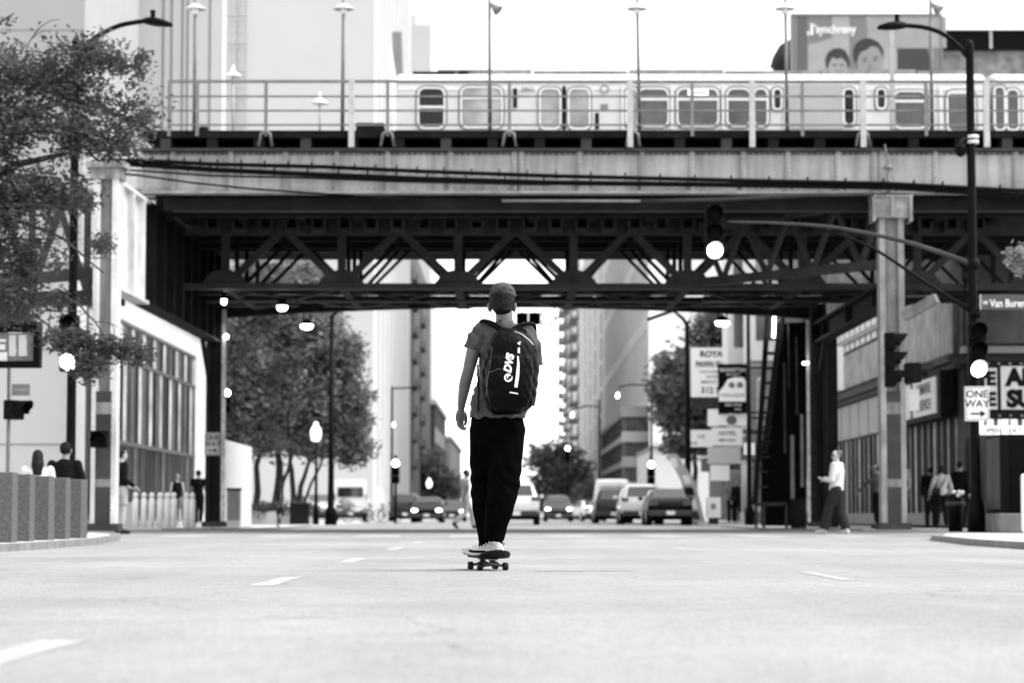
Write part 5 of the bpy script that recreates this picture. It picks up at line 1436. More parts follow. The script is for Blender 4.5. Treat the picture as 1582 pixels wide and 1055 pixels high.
# ------------------------------------------------------------------ cars
def car(loc, rz, kind, mpaint, label, front=False, lights=False, group="cars in the street ahead"):
    """length along y; front at +y"""
    S = {
        'sedan': dict(w=.90, L=4.7, st=[(-2.35, .52, .72, .72, .70), (-2.25, .38, .95, .96, .78), (-1.75, .3, .97, 1.02, .75), (-1.05, .3, .98, 1.42, .62), (.2, .3, .96, 1.45, .62), (1.0, .3, .93, 1.02, .72), (2.0, .3, .78, .80, .76), (2.3, .38, .62, .64, .72), (2.36, .45, .55, .56, .66)]),
        'suv': dict(w=.95, L=4.7, st=[(-2.35, .60, .85, .9, .80), (-2.27, .42, 1.05, 1.12, .80), (-1.9, .38, 1.1, 1.70, .66), (-1.0, .38, 1.1, 1.76, .68), (.3, .38, 1.08, 1.72, .68), (1.15, .38, 1.05, 1.12, .76), (2.0, .38, .95, .97, .80), (2.3, .45, .75, .78, .78), (2.36, .5, .65, .66, .72)]),
        'van': dict(w=1.05, L=5.8, st=[(-2.9, .5, 1.1, 2.5, .98), (-2.8, .42, 1.15, 2.6, 1.0), (-1.0, .42, 1.15, 2.62, 1.0), (1.2, .42, 1.15, 2.58, .96), (1.9, .42, 1.15, 2.0, .9), (2.3, .42, 1.1, 1.15, .88), (2.8, .45, .95, .97, .85), (2.9, .5, .8, .82, .8)]),
    }[kind]
    W = S['w']; st = S['st']
    t = thing({"sedan": "parked_car", "suv": "parked_car", "van": "delivery_van"}[kind], label, {"sedan": "car", "suv": "car", "van": "van"}[kind], loc, rz, group)
    def ring(y, z0, zbt, zt, wr):
        e = W * (.96 if abs(y) > 2.2 else 1.0)
        R = [(.80 * e, z0), (.97 * e, z0 + .08), (e, (z0 + zbt) / 2), (.985 * e, zbt - .04), (.95 * e, zbt), ((.95 * e + wr) / 2 if zt > zbt + .15 else .93 * e, (zbt + zt) / 2), (wr, zt - .03 if zt > zbt + .15 else zt), (wr * .82, zt)]
        return [Vector((a, y, z)) for a, z in R] + [Vector((-a, y, z)) for a, z in reversed(R)]
    q = MB(); q.loft([ring(*s) for s in st])
    b_ = q.build("body", mpaint, t, local=True)
    sb_ = b_.modifiers.new("s", 'SUBSURF'); sb_.levels = 1; sb_.render_levels = 1
    CG = M['carglass']
    # glass: quads between two stations, inset
    def pane(name, y0, z0, w0, y1, z1, w1, out):
        A = [Vector((-w0, y0, z0)), Vector((w0, y0, z0)), Vector((w1, y1, z1)), Vector((-w1, y1, z1))]
        n_ = (A[1] - A[0]).cross(A[3] - A[0]).normalized()
        if n_.y * out < 0: n_ = -n_
        g_ = MB(); g_.prism([p + n_ * .02 for p in A], n_ * .012); return g_.build(name, CG, t, local=True)
    if kind == 'sedan':
        pane("rear_window", -1.72, 1.04, .68, -1.10, 1.40, .54, -1); pane("windscreen", .95, 1.03, .72, .25, 1.41, .56, 1); gw_ = (-.95, .2, 1.0, 1.36)
    elif kind == 'suv':
        pane("rear_window", -2.20, 1.17, .68, -1.95, 1.60, .58, -1); pane("windscreen", 1.12, 1.14, .74, .35, 1.66, .60, 1); gw_ = (-1.6, .3, 1.12, 1.6)
    else:
        pane("rear_window", -2.91, 1.5, .8, -2.885, 2.1, .78, -1); pane("windscreen", 2.2, 1.2, .82, 1.85, 1.95, .8, 1); gw_ = (1.0, 1.75, 1.25, 1.9)
    for s_ in (-1, 1):
        ya, yb, za, zb_ = gw_; x0 = W * .955; x1 = (st[3][4] if kind != 'van' else .93)
        g_ = MB(); g_.prism([(s_ * (x0 + .0), ya - .2, za), (s_ * (x0 + .0), yb + .4, za), (s_ * (x1 + .03), yb, zb_), (s_ * (x1 + .03), ya, zb_)], (s_ * .012, 0, 0)); g_.build("side_window", M['glass'], t, local=True)
        g_ = MB(); g_.ball((s_ * (W + .1), gw_[1] + .35, za + .05), .10, .06, .08); g_.build("door_mirror", mpaint, t, local=True)
        for y in (-1.4 if kind != 'van' else -1.8, 1.45 if kind != 'van' else 1.9):
            g_ = MB(); rw = .33 if kind == 'sedan' else .37
            g_.tube([(s_ * (W - .24), y, rw), (s_ * (W - .22), y, rw), (s_ * (W - .02), y, rw), (s_ * W, y, rw)], [rw * .92, rw, rw, rw * .92], 20)
            wh = g_.build("wheel", M['tyre'], t, local=True)
            g_ = MB(); g_.tube([(s_ * (W - .01), y, rw), (s_ * (W + .012), y, rw)], rw * .62, 14); g_.build("rim", M['rim'], wh, local=True)
    zl = .86 if kind == 'sedan' else 1.0
    yr, yf = st[0][0], st[-1][0]
    for s_ in (-1, 1):
        g_ = MB(); 
        if kind == 'van': g_.box(*sorted((s_ * .93, s_ * 1.0)), yr - .03, yr + .02, 1.3, 1.7)
        elif kind == 'suv': g_.box(*sorted((s_ * .60, s_ * .90)), yr + .02, yr + .12, .98, 1.14)
        else: g_.box(*sorted((s_ * .48, s_ * .84)), yr + .0, yr + .1, .76, .90)
        g_.build("tail_light", M['taillit'] if lights and not front else M['tail'], t, local=True, bevel=.02)
        g_ = MB(); g_.ball((s_ * W * .74, yf - .06, .68 if kind == 'sedan' else .82), .15, .10, .075); g_.build("headlight", M['lit'] if lights and front else M['lens'], t, local=True)
    g_ = MB(); g_.box(-.9 * W, .9 * W, yr - .06, yr + .15, .36, .58); g_.build("rear_bumper", M['bump'], t, local=True, bevel=.04)
    g_ = MB(); g_.box(-.88 * W, .88 * W, yf - .15, yf + .05, .28, .5); g_.build("front_bumper", M['bump'], t, local=True, bevel=.04)
    g_ = MB(); g_.box(-.16, .16, yr - .075, yr - .06, .40 if kind != 'sedan' else .42, .56); g_.box(-.16, .16, yf + .05, yf + .065, .34, .48); g_.build("number_plate", M['signwhite'], t, local=True)
    g_ = MB(); g_.box(-.42, .42, yf - .05, yf + .03, .52, .66); g_.build("grille", M['blackm'], t, local=True)
    g_ = MB(); g_.box(-W * .85, W * .85, yr + .2, yf - .2, .22, .42); g_.build("underbody", M['blackm'], t, local=True)
    return t
M['carglass'] = mat('car_glass', .02, .04, 0, .2, 1, spec=1.0, coat=.8)
M['tail'] = mat('tail_lens', 0.06, .25, 0, .1, 3); M['taillit'] = mat('tail_lens_lit', 0.5, .3, emit=.5); M['lens'] = mat('clear_lens', .6, .15, 0, .1, 3, spec=.8); M['bump'] = mat('bumper_plastic', .03, .5, 0, .1, 3)
pb = mat('black_car_paint', .002, .25, 0, .1, 1, spec=.10); pw_ = mat('white_car_paint', .8, .3, 0, .03, 1, coat=.5); pg_ = mat('dark_grey_car_paint', .022, .3, 0, .1, 1, spec=.25, coat=.2); ps = mat('silver_car_paint', .4, .3, .2, .05, 1, coat=.4)
def carat(px, Y, kind, m, label, **k):
    L = {'sedan': 2.35, 'suv': 2.35, 'van': 2.9}[kind]
    fr_ = k.get('front', False); rz = k.pop('rz', 0.0)
    return car((PX(px, Y), Y + L, 0), rz if not fr_ else pi + rz, kind, m, label, **k)
carat(1036, 93, 'sedan', pb, "black sedan with a bright roof parked nearest on the right, seen from behind", lights=False)
carat(993, 103, 'suv', pw_, "white car seen from behind, just left of the black parked sedan")
carat(949, 118, 'suv', pg_, "dark grey sport utility seen from behind in front of the white van")
carat(947, 146, 'van', pw_, "plain white box van behind the dark grey car")
car((PX(908, 168), 168, 0), radians(14), 'sedan', pw_, "white car seen far ahead, left of the white van")
carat(798, 98, 'suv', pw_, "white sport utility directly beyond the skater's legs, seen from behind")
carat(863, 158, 'suv', pg_, "dark car with bright headlights coming towards the camera, right of the skater", front=True, lights=True)
carat(659, 132, 'sedan', pb, "dark sedan with glowing headlights left of the crossing pedestrian", front=True, lights=True)
carat(625, 146, 'suv', pg_, "dark grey car partly behind the dark left sedan")
carat(698, 158, 'sedan', pg_, "dark car behind the crossing pedestrian", front=True, lights=True)
car((PX(536, 150), 153, ZF), radians(4), 'van', pw_, "white van with a round grey emblem standing at the left, rear to the camera")
q = MB(); q.lathe((0, 0, 0), [(.45, 0), (.45, .01)], 20); o = q.build("van_emblem", M['grey'], bpy.data.objects[[k for k in bpy.data.objects.keys() if k.startswith('delivery_van')][-1]], local=True); o.rotation_euler = (radians(90), 0, 0); o.location = (-.35, -2.93, 1.0)
car((PX(478, 125), 125, ZF), radians(28), 'sedan', ps, "pale sedan standing at an angle behind the left tree trunks")

# bicycles
def bicycle(px, Y, rz, label):
    t = thing("bicycle", label, "bicycle", (PX(px, Y), Y, ZF), rz, "bicycles locked up on the left pavement")
    for x in (-.52, .52):
        q = MB(); q.tube([(x + .33 * cos(a), 0, .34 + .33 * sin(a)) for a in [2 * pi * k / 20 for k in range(21)]], .02, 6, False)
        for k in range(8): a = pi * k / 8; q.tube([(x - .32 * cos(a), 0, .34 - .32 * sin(a)), (x + .32 * cos(a), 0, .34 + .32 * sin(a))], .004, 4)
        q.build("wheel", M['tyre'], t, local=True)
    q = MB()
    for a, b_ in (((-.52, .34), (-.1, .32)), ((-.1, .32), (-.22, .85)), ((-.22, .8), (.36, .82)), ((-.1, .32), (.38, .75)), ((-.52, .34), (-.22, .8)), ((.38, .9), (.52, .34))): q.tube([(a[0], 0, a[1]), (b_[0], 0, b_[1])], .018, 6)
    q.build("frame", M['steel_mid'], t, local=True)
    q = MB(); q.ball((-.23, 0, .9), .13, .07, .035); q.build("saddle", M['black'], t, local=True)
    q = MB(); q.tube([(.3, -.28, .98), (.4, -.2, 1.0), (.38, 0, .98), (.4, .2, 1.0), (.3, .28, .98)], .015, 6); q.build("handlebar", M['black'], t, local=True)
bicycle(553, 124, .3, "dark bicycle nearest the white van"); bicycle(578, 125, -.2, "dark bicycle in the middle of the left rack"); bicycle(598, 126, .4, "dark bicycle nearest the parked dark cars")

# ------------------------------------------------------------------ people
def rot2(v, a): return Vector((v[0] * cos(a) - v[1] * sin(a), v[0] * sin(a) + v[1] * cos(a), v[2]))
def hand(mb, w_, d, side, curl=.5, s=1.0, spread=(1, 0, 0)):
    """palm, four fingers of different lengths and a thumb leaving its side"""
    d = Vector(d).normalized(); a = Vector(spread); a = (a - d * a.dot(d)).normalized(); n = d.cross(a) * side
    p = Vector(w_)
    mb.tube([p - d * .01 * s, p + d * .03 * s, p + d * .085 * s], [.024 * s, .036 * s, .038 * s], 10, flat=.5)
    for k, L in enumerate((.07, .078, .073, .058)):
        b0 = p + d * .078 * s + a * (k - 1.5) * .019 * s
        c1 = b0 + (d * cos(curl * .5) + n * sin(curl * .5)) * L * .5 * s; c2 = c1 + (d * cos(curl * 1.3) + n * sin(curl * 1.3)) * L * .3 * s; c3 = c2 + (d * cos(curl * 2) + n * sin(curl * 2)) * L * .25 * s
        mb.tube([b0, c1, c2, c3], [.0095 * s, .0088 * s, .008 * s, .0065 * s], 6)
    b0 = p + d * .025 * s - a * .028 * s
    mb.tube([b0, b0 - a * .025 * s + d * .025 * s + n * .01 * s, b0 - a * .03 * s + d * .055 * s + n * .022 * s, b0 - a * .026 * s + d * .072 * s + n * .03 * s], [.014 * s, .012 * s, .010 * s, .008 * s], 6)

def person(loc, head, label, J=None, H=1.72, skin='skin', hair='short', top=None, legs=None, shoe=None, sleeve='long', low='trousers', cap=None, hairm=None, extras=None, bulk=1.0, turn=0.0, group=None, flare=0.0, rise=0.0, shade=False):
    """facing +y locally, rotated by head degrees about z; J overrides joints (left = -x)"""
    k = H / 1.75
    j = dict(hl=(-.09, 0, .93), hr=(.09, 0, .93), kl=(-.10, .02, .50), kr=(.10, .02, .50), al=(-.10, -.02, .09), ar=(.10, -.02, .09), pel=(0, 0, .98), wai=(0, 0, 1.12), che=(0, .0, 1.30), nk=(0, -.01, 1.50), hd=(0, .02, 1.635),
             sl=(-.185, 0, 1.43), sr=(.185, 0, 1.43), el=(-.235, -.03, 1.14), er=(.235, -.03, 1.14), wl=(-.24, .05, .90), wr=(.24, .05, .90), dl=None, dr=None)
    if J: j.update(J)
    ha = radians(head)
    V = {a: (Vector(b) * k if b is not None else None) for a, b in j.items()}
    t = thing("person", label, "person", loc, ha, group)
    b = bulk
    bd = MB()
    for s_ in 'lr':
        bd.tube([V['h' + s_], V['k' + s_]], [.082 * k * b, .056 * k * b], 10); bd.ball(V['k' + s_], .057 * k * b, nu=10, nv=8); bd.ball(V['h' + s_], .088 * k * b, nu=10, nv=8)
        m_ = V['k' + s_].lerp(V['a' + s_], .35)
        bd.tube([V['k' + s_], m_, V['a' + s_]], [.052 * k * b, .055 * k * b, .034 * k], 10); bd.ball(V['a' + s_], .036 * k, nu=8, nv=6)
        bd.tube([V['s' + s_], V['e' + s_]], [.048 * k * b, .038 * k * b], 10); bd.ball(V['s' + s_], .055 * k * b, nu=8, nv=6); bd.ball(V['e' + s_], .039 * k * b, nu=8, nv=6)
        bd.tube([V['e' + s_], V['w' + s_]], [.037 * k * b, .025 * k], 10); bd.ball(V['w' + s_], .026 * k, nu=8, nv=6)
        f = V['a' + s_]; fd = Vector((0, 1, 0)) if (j.get('f' + s_) is None) else Vector(j['f' + s_]).normalized()
        bd.tube([f - fd * .03 * k, f + fd * .15 * k + Vector((0, 0, -.05 * k))], [.035 * k, .03 * k], 8)
    sx = (V['sr'] - V['sl']).normalized(); hx = (V['hr'] - V['hl']).normalized()
    def tor(mb, e, full=True):
        R = [(V['pel'] - Vector((0, 0, .07 * k)), .12, .09, hx), (V['pel'], .155, .105, hx), (V['wai'], .135, .095, hx), (V['che'], .165, .11, sx), ((V['sl'] + V['sr']) / 2, .155, .085, sx), (V['nk'], .065, .06, sx)]
        rr = []
        for i, (c, rx, ry, ax) in enumerate(R):
            nx = R[min(i + 1, 5)][0] - R[max(i - 1, 0)][0]; fy = nx.normalized().cross(ax).normalized() * -1
            rr.append([c + ax * cos(a) * (rx * b + e) * k - fy * sin(a) * (ry * b + e) * k for a in [2 * pi * i_ / 14 for i_ in range(14)]])
        mb.loft(rr)
    tor(bd, 0)
    bd.tube([V['nk'] - Vector((0, 0, .05 * k)), V['hd'] - Vector((0, .01, .07)) * k], [.058 * k, .052 * k], 10)
    hR = Matrix.Rotation(turn, 3, 'Z')
    bd.ball(V['hd'] + Vector((0, 0, .012)) * k, .076 * k, .094 * k, .105 * k, 14, 10, hR)
    bd.ball(V['hd'] + hR @ Vector((0, .025, -.055)) * k, .056 * k, .065 * k, .06 * k, 12, 8)
    o = remesh(bd, "body", M[skin], t, .0125 * k, 2, local=True)
    ex = MB()
    for s_, sg in (('l', -1), ('r', 1)):
        d = j['d' + s_]; d = Vector(d) if d else (V['w' + s_] - V['e' + s_])
        hand(ex, V['w' + s_], d, sg, .55, k, (0, 1, 0) if abs(Vector(d).normalized().y) < .8 else (1, 0, 0))
        ex.ball(V['hd'] + hR @ Vector((sg * .078, -.005, -.005)) * k, .012 * k, .022 * k, .032 * k, 8, 6)
        ex.ball(V['hd'] + hR @ Vector((sg * .030, .088, .008)) * k, .012 * k, .010 * k, .009 * k, 6, 5)
    ex.tube([V['hd'] + hR @ Vector((0, .092, .012)) * k, V['hd'] + hR @ Vector((0, .115, -.028)) * k, V['hd'] + hR @ Vector((0, .095, -.04)) * k], [.008 * k, .015 * k, .01 * k], 6)
    ex.tube([V['hd'] + hR @ Vector((-.022, .094, -.062)) * k, V['hd'] + hR @ Vector((.022, .094, -.062)) * k], .006 * k, 6)
    join_extra(o, ex)
    hm = M['hair'] if hairm is None else hairm
    hc = V['hd'] + hR @ Vector((0, -.022, .028)) * k
    q = MB()
    if hair != 'none':
        q.ball(hc, .086 * k, .096 * k, .098 * k, 14, 10)
        if hair == 'long':
            q.tube([hc + hR @ Vector((0, -.04, .02)), hc + hR @ Vector((0, -.075, -.14)), hc + hR @ Vector((0, -.085, -.30))], [.08 * k, .10 * k, .075 * k], 12)
        if hair == 'bun': q.ball(hc + hR @ Vector((0, -.09, .05)) * k, .05 * k)
        if hair == 'bob': q.tube([hc, hc + hR @ Vector((0, -.03, -.12)) * k], [.09 * k, .095 * k], 12)
        remesh(q, "hair", hm, t, .012 * k, 1, local=True)
    if cap is not None:
        q = MB(); c = V['hd'] + hR @ Vector((0, 0, .05)) * k; q.ball(c, .092 * k, .105 * k, .075 * k, 14, 8)
        q.tube([c + hR @ Vector((0, .07, 0)) * k, c + hR @ Vector((0, .17, -.02)) * k], [.06 * k, .05 * k], 10, flat=.2); q.build("cap", cap, t, local=True)
    if shade:
        q = MB()
        for sg in (-1, 1): q.tube([V['hd'] + hR @ Vector((sg * .032, .103, .008)) * k, V['hd'] + hR @ Vector((sg * .032, .108, .008)) * k], .022 * k, 10)
        q.tube([V['hd'] + hR @ Vector((-.06, .1, .012)) * k, V['hd'] + hR @ Vector((.06, .1, .012)) * k], .004, 5); q.build("glasses", M['ink'], t, local=True)
    if top is not None:
        q = MB(); tor(q, .02)
        for s_ in 'lr':
            e_ = V['e' + s_] if sleeve != 'none' else V['s' + s_]
            if sleeve == 'short': q.tube([V['s' + s_], V['s' + s_].lerp(V['e' + s_], .6)], [.068 * k * b, .062 * k * b], 10)
            elif sleeve == 'long':
                q.tube([V['s' + s_], V['e' + s_]], [.068 * k * b, .057 * k * b], 10); q.ball(V['e' + s_], .058 * k * b, nu=10, nv=8)
                q.tube([V['e' + s_], V['e' + s_].lerp(V['w' + s_], .92)], [.056 * k * b, .044 * k * b], 10)
            if sleeve != 'none': q.ball(V['s' + s_], .069 * k * b, nu=10, nv=8)
        # hem
        if rise:
            c = V['pel'] - Vector((0, 0, rise)); q.tube([V['pel'], c], [.165 * k * b, .175 * k * b], 14, flat=.72)
        remesh(q, "top", top, t, .0135 * k, 2, local=True)
    if legs is not None:
        q = MB()
        if low == 'skirt':
            c0 = V['wai'] - Vector((0, 0, .06)); q.tube([c0, V['pel'], (V['kl'] + V['kr']) / 2 + Vector((0, 0, .08))], [.13 * k, .17 * k, .20 * k], 14, flat=.75)
        else:
            e = .02
            q.tube([V['pel'] + Vector((0, 0, .05)), V['pel'] - Vector((0, 0, .1))], [.15 * k * b, .16 * k * b], 14, flat=.72)
            for s_ in 'lr':
                q.ball(V['h' + s_], .108 * k * b, nu=10, nv=8)
                if low == 'shorts': q.tube([V['h' + s_], V['h' + s_].lerp(V['k' + s_], .75)], [.105 * k * b, .09 * k * b], 12)
                else:
                    q.tube([V['h' + s_], V['k' + s_]], [.105 * k * b, .078 * k * b + flare * .3], 12); q.ball(V['k' + s_], .079 * k * b + flare * .3, nu=10, nv=8)
                    q.tube([V['k' + s_], V['k' + s_].lerp(V['a' + s_], .95)], [.077 * k * b + flare * .3, .064 * k * b + flare], 12)
        remesh(q, {"skirt": "skirt", "shorts": "shorts"}.get(low, "trousers"), legs, t, .0135 * k, 2, local=True)
    if shoe is not None:
        for s_ in 'lr':
            fd = Vector((0, 1, 0)) if (j.get('f' + s_) is None) else Vector(j['f' + s_]).normalized()
            a = V['a' + s_]; q = MB()
            q.tube([a + Vector((0, 0, .03)) * k, a - Vector((0, 0, .03)) * k], [.048 * k, .05 * k], 10)
            q.tube([a - fd * .06 * k - Vector((0, 0, .045)) * k, a + fd * .06 * k - Vector((0, 0, .035)) * k, a + fd * .18 * k - Vector((0, 0, .052)) * k], [.045 * k, .05 * k, .036 * k], 10)
            remesh(q, "shoe", shoe, t, .010 * k, 2, local=True)
    if extras: extras(t, V, k)
    return t
cl = lambda n, v, **k: mat('cloth_' + n, v, .85, 0, .25, 6, bump=.25, bscale=14, spec=.08, **k)
K = dict(blk=cl('black', .006), dk=cl('dark', .022), gr=cl('grey', .15), lg=cl('light_grey', .35), wh=cl('white', .5), md=cl('mid', .09))
seat = dict(hl=(-.10, 0, .50), hr=(.10, 0, .50), pel=(0, 0, .54), wai=(0, .0, .68), che=(0, .02, .86), nk=(0, .02, 1.06), hd=(0, .05, 1.19), sl=(-.19, .0, 1.0), sr=(.19, .0, 1.0), el=(-.25, .06, .72), er=(.25, .06, .72), wl=(-.14, .32, .60), wr=(.14, .32, .60), kl=(-.13, .45, .50), kr=(.13, .45, .50), al=(-.13, .42, .09), ar=(.13, .42, .09))
person((PX(57, 36.5), 36.5, ZN), 10, "seated woman with long dark hair in a white top behind the left bollards", J=seat, H=1.72, hair='long', top=K['wh'], legs=K['gr'], shoe=K['wh'])
person((PX(99, 37.4), 37.4, ZN), -8, "seated man in dark clothes and dark cap beside the left lamp post", J=dict(seat, hd=(.0, .05, 1.2)), H=1.9, hair='short', cap=K['blk'], top=K['blk'], legs=K['blk'], shoe=K['dk'])
bn_ = thing("bench", "low bench behind the granite bollards with two people sitting on it", "bench", (PX(75, 37), 36.9, ZN))
MB().box(-.9 + PX(75, 37), .38 + PX(75, 37), 36.6, 37.4, ZN + .38, ZN + .44).build("seat", M['steel_mid'], bn_)
for s_ in (-.7, .25): MB().box(PX(75, 37) + s_ - .05, PX(75, 37) + s_ + .05, 36.7, 37.3, ZN, ZN + .38).build("leg", M['black'], bn_)
def bag(t, V, k):
    pass
person((PX(187, 48.3), 48.3, 0), -60, "person in dark jacket and pale shorts half hidden by the pale left column", H=1.68, top=K['blk'], legs=K['lg'], low='shorts', skin='skinl', shoe=K['dk'], J=dict(wl=(-.22, .22, 1.0), wr=(.22, .22, .98)))
person((PX(273, 78), 78, ZF), 20, "woman in black sleeveless top and grey shorts by the glazed wall", H=1.66, top=K['blk'], sleeve='none', legs=K['gr'], low='shorts', skin='skinl', hair='bun', hairm=mat('fair_hair', .3, .6, 0, .2, 20), shoe=K['wh'])
def bpack(t, V, k):
    pass
pm = person((PX(306, 75), 75, ZF), -10, "man in dark shirt and dark trousers walking beside the far left column", H=1.74, top=K['blk'], sleeve='short', legs=K['blk'], shoe=K['wh'], J=dict(al=(-.12, .15, .09), ar=(.12, -.18, .12), kl=(-.11, .16, .5), wr=(.26, .12, .95)))
person((PX(432, 74), 74, 0), -35, "small child with dark hair in a pale shirt running at the far left corner", H=1.17, top=K['md'], sleeve='short', legs=K['dk'], low='shorts', hair='long', skin='skind', shoe=K['dk'], J=dict(kr=(.1, .15, .55), ar=(.1, -.12, .40), fr=(0, .3, -1), wl=(-.3, .12, 1.1), wr=(.32, -.1, 1.05)))
person((PX(719, 71), 71, 0), -70, "pedestrian in pale shirt and loose grey trousers crossing left of the skater", H=1.72, skin='skind', top=K['lg'], sleeve='short', legs=K['lg'], shoe=K['dk'], flare=.02, J=dict(hd=(.0, .04, 1.63), kl=(-.08, .22, .52), al=(-.08, .30, .09), kr=(.08, -.02, .50), ar=(.08, -.38, .16), fr=(0, .7, -.7), wl=(-.2, .2, .98), wr=(.24, -.12, .92)))
def phone(t, V, k):
    q = MB(); c = (V['wl'] + V['wr']) / 2; q.box(c.x - .04, c.x + .04, c.y + .06, c.y + .16, c.z + .03, c.z + .05); q.build("paper_cup", K['wh'], t, local=True)
person((PX(1294, 48.8), 48.8, 0), 62, "woman in fluffy white jacket and dark flared trousers crossing at the right", H=1.68, skin='skinl', hair='bun', hairm=mat('tied_hair', .06, .6, 0, .3, 20), top=K['wh'], legs=K['dk'], shoe=K['wh'], bulk=1.2, turn=radians(60), flare=.03, shade=True, rise=.06,
       J=dict(pel=(0, .02, .98), che=(0, .0, 1.3), el=(-.25, .03, 1.13), er=(.25, .03, 1.13), wl=(-.10, .27, 1.15), wr=(.10, .27, 1.13), kl=(-.09, .16, .52), al=(-.09, .28, .09), kr=(.09, -.02, .50), ar=(.09, -.16, .09)))
person((PX(1356, 63), 63, ZF), 65, "person in a pale cap stretching an arm out, left of the grey column", H=1.66, top=K['md'], sleeve='long', legs=K['blk'], cap=K['lg'], shoe=K['dk'], J=dict(el=(-.2, .25, 1.22), wl=(-.15, .48, 1.02)))
person((PX(1393, 62), 62, ZF), 30, "person in pale cap and grey top right behind the grey column", H=1.8, top=K['gr'], sleeve='short', legs=K['blk'], cap=K['lg'], shoe=K['dk'])
def cross(t, V, k):
    q = MB(); q.tube([V['sr'] + Vector((-.04, -.03, .07)), V['che'] + Vector((.02, -.15, -.02)), V['pel'] + Vector((-.15, -.14, .02))], .012, 6); q.build("bag_strap", K['blk'], t, local=True)
person((PX(1455, 64), 64, ZF), 8, "woman seen from behind in grey jumper and black trousers with a strap bag", H=1.66, hair='bob', top=K['lg'], legs=K['blk'], shoe=K['dk'], extras=cross, J=dict(al=(-.14, .0, .09), ar=(.1, -.1, .09), el=(-.28, 0, 1.14), wl=(-.33, .05, .9), er=(.28, 0, 1.14), wr=(.31, .05, .9)))
hb = thing("shoulder_bag", "black bag on the hip of the woman in the grey jumper", "bag", (PX(1455, 64) - .17, 63.83, 1.0))
MB().box(-.1, .1, -.06, .06, -.12, .1).build("bag", K['blk'], hb, local=True, bevel=.03); MB().box(-.1, .1, -.075, -.062, 0, .1).build("flap", K['dk'], hb, local=True)
person((PX(1438, 67), 67, ZF), -20, "bearded person in dark clothes bending left of the woman in the grey jumper", H=1.7, top=K['blk'], legs=K['dk'], shoe=K['blk'], J=dict(hd=(.0, .10, 1.60)))
person((PX(1484, 65), 65, ZF), -40, "person all in black in front of the dark shop window near the right pole", H=1.78, top=K['blk'], legs=K['blk'], shoe=K['blk'], bulk=1.1)
person((PX(1130, 98), 98, ZF), 178, "person in dark clothes with folded arms below the hotel sign", H=1.72, top=K['gr'], sleeve='short', legs=K['blk'], shoe=K['wh'], J=dict(el=(-.25, .05, 1.15), wl=(.05, .2, 1.2), er=(.25, .05, 1.15), wr=(-.05, .22, 1.17)))
person((PX(1140, 97), 97, ZF), 160, "taller person in black leaning beside the pale fluted pillar", H=1.76, top=K['blk'], legs=K['blk'], shoe=K['wh'])
# ------------------------------------------------------------------ skateboard
YS = 16.1
def Sx(px, py, dy=0.0): return P(px, py, YS + dy)
sk = thing("skateboard", "dark skateboard rolling away from the camera under the skater", "skateboard", Vector((PX(762, YS), YS, 0)))
yaw = radians(11)
cx, cy = PX(762, YS), YS + .02
R_ = Matrix.Rotation(yaw, 3, 'Z')
def K3(x, y, z): return Vector((cx, cy, 0)) + R_ @ Vector((x, y, z))
wb = .36; hw = .103
# deck: outline lofted along its length, tail towards the camera, both ends kicked up
rings_t = []; N = 26
def deck_z(y):
    z = .076
    if y < 0.0: z += .052 * min(1, (-y) / .18) ** 1.15
    if y > .36: z += .05 * min(1, (y - .36) / .17) ** 1.25
    return z
for k in range(N + 1):
    y = -.18 + .79 * (k / N)
    e = min(1, (y + .18) / .13, (.61 - y) / .13); wd = .104 * sqrt(max(.03, 1 - (1 - max(0, e)) ** 2.0)); cc = .006 * e
    z = deck_z(y); ring = []
    for a in range(9): u = -1 + 2 * a / 8; ring.append(K3(u * wd, y, z + .012 + cc * u * u))
    for a in range(9): u = 1 - 2 * a / 8; ring.append(K3(u * wd, y, z + cc * u * u))
    rings_t.append(ring)
q = MB(); q.loft(rings_t); dk_ = q.build("deck", mat('deck_ply', .006, .5, 0, .3, 20, spec=.12), sk)
q = MB()
gr_ = []
for ring in rings_t[1:-1]: gr_.append([p + Vector((0, 0, .0015)) for p in ring[:9]])
vs = [p for r in gr_ for p in r]; q.add(vs, [(i * 9 + j, i * 9 + j + 1, (i + 1) * 9 + j + 1, (i + 1) * 9 + j) for i in range(len(gr_) - 1) for j in range(8)]); q.build("grip_tape", M['blackm'], dk_)
for yt in (0.02, .38):
    q = MB()
    q.box(-.028, .028, -.045, .045, .068, .077)
    q.prism([(-.022, .0, .07), (.022, .0, .07), (.014, .0, .045), (-.014, .0, .045)], (0, .03, 0))
    q.tube([(-.098, 0, .030), (-.05, 0, .034), (0, 0, .046), (.05, 0, .034), (.098, 0, .030)], [.0055, .010, .017, .010, .0055], 10)
    q.tube([(0, .0, .03), (0, 0, .07)], .012, 8); q.tube([(0, -.02, .02), (0, 0, .034)], .009, 8)
    q.v = [tuple(K3(a[0], a[1] + yt, a[2])) for a in q.v]
    tk = q.build("truck", mat('truck_metal', .08, .35, .6, .3, 20), sk)
    for s_ in (-1, 1):
        q = MB(); q.tube([(s_ * .068, 0, .027), (s_ * .074, 0, .027), (s_ * .098, 0, .027), (s_ * .104, 0, .027)], [.023, .0265, .0265, .022], 22)
        q.v = [tuple(K3(a[0], a[1] + yt, a[2])) for a in q.v]
        wh = q.build("wheel", mat('urethane_wheel', .012, .5, 0, .2, 20, spec=.15), sk)
        q = MB(); q.tube([(s_ * .104, 0, .027), (s_ * .1065, 0, .027)], .010, 10); q.v = [tuple(K3(a[0], a[1] + yt, a[2])) for a in q.v]; q.build("bearing", M['rim'], wh)

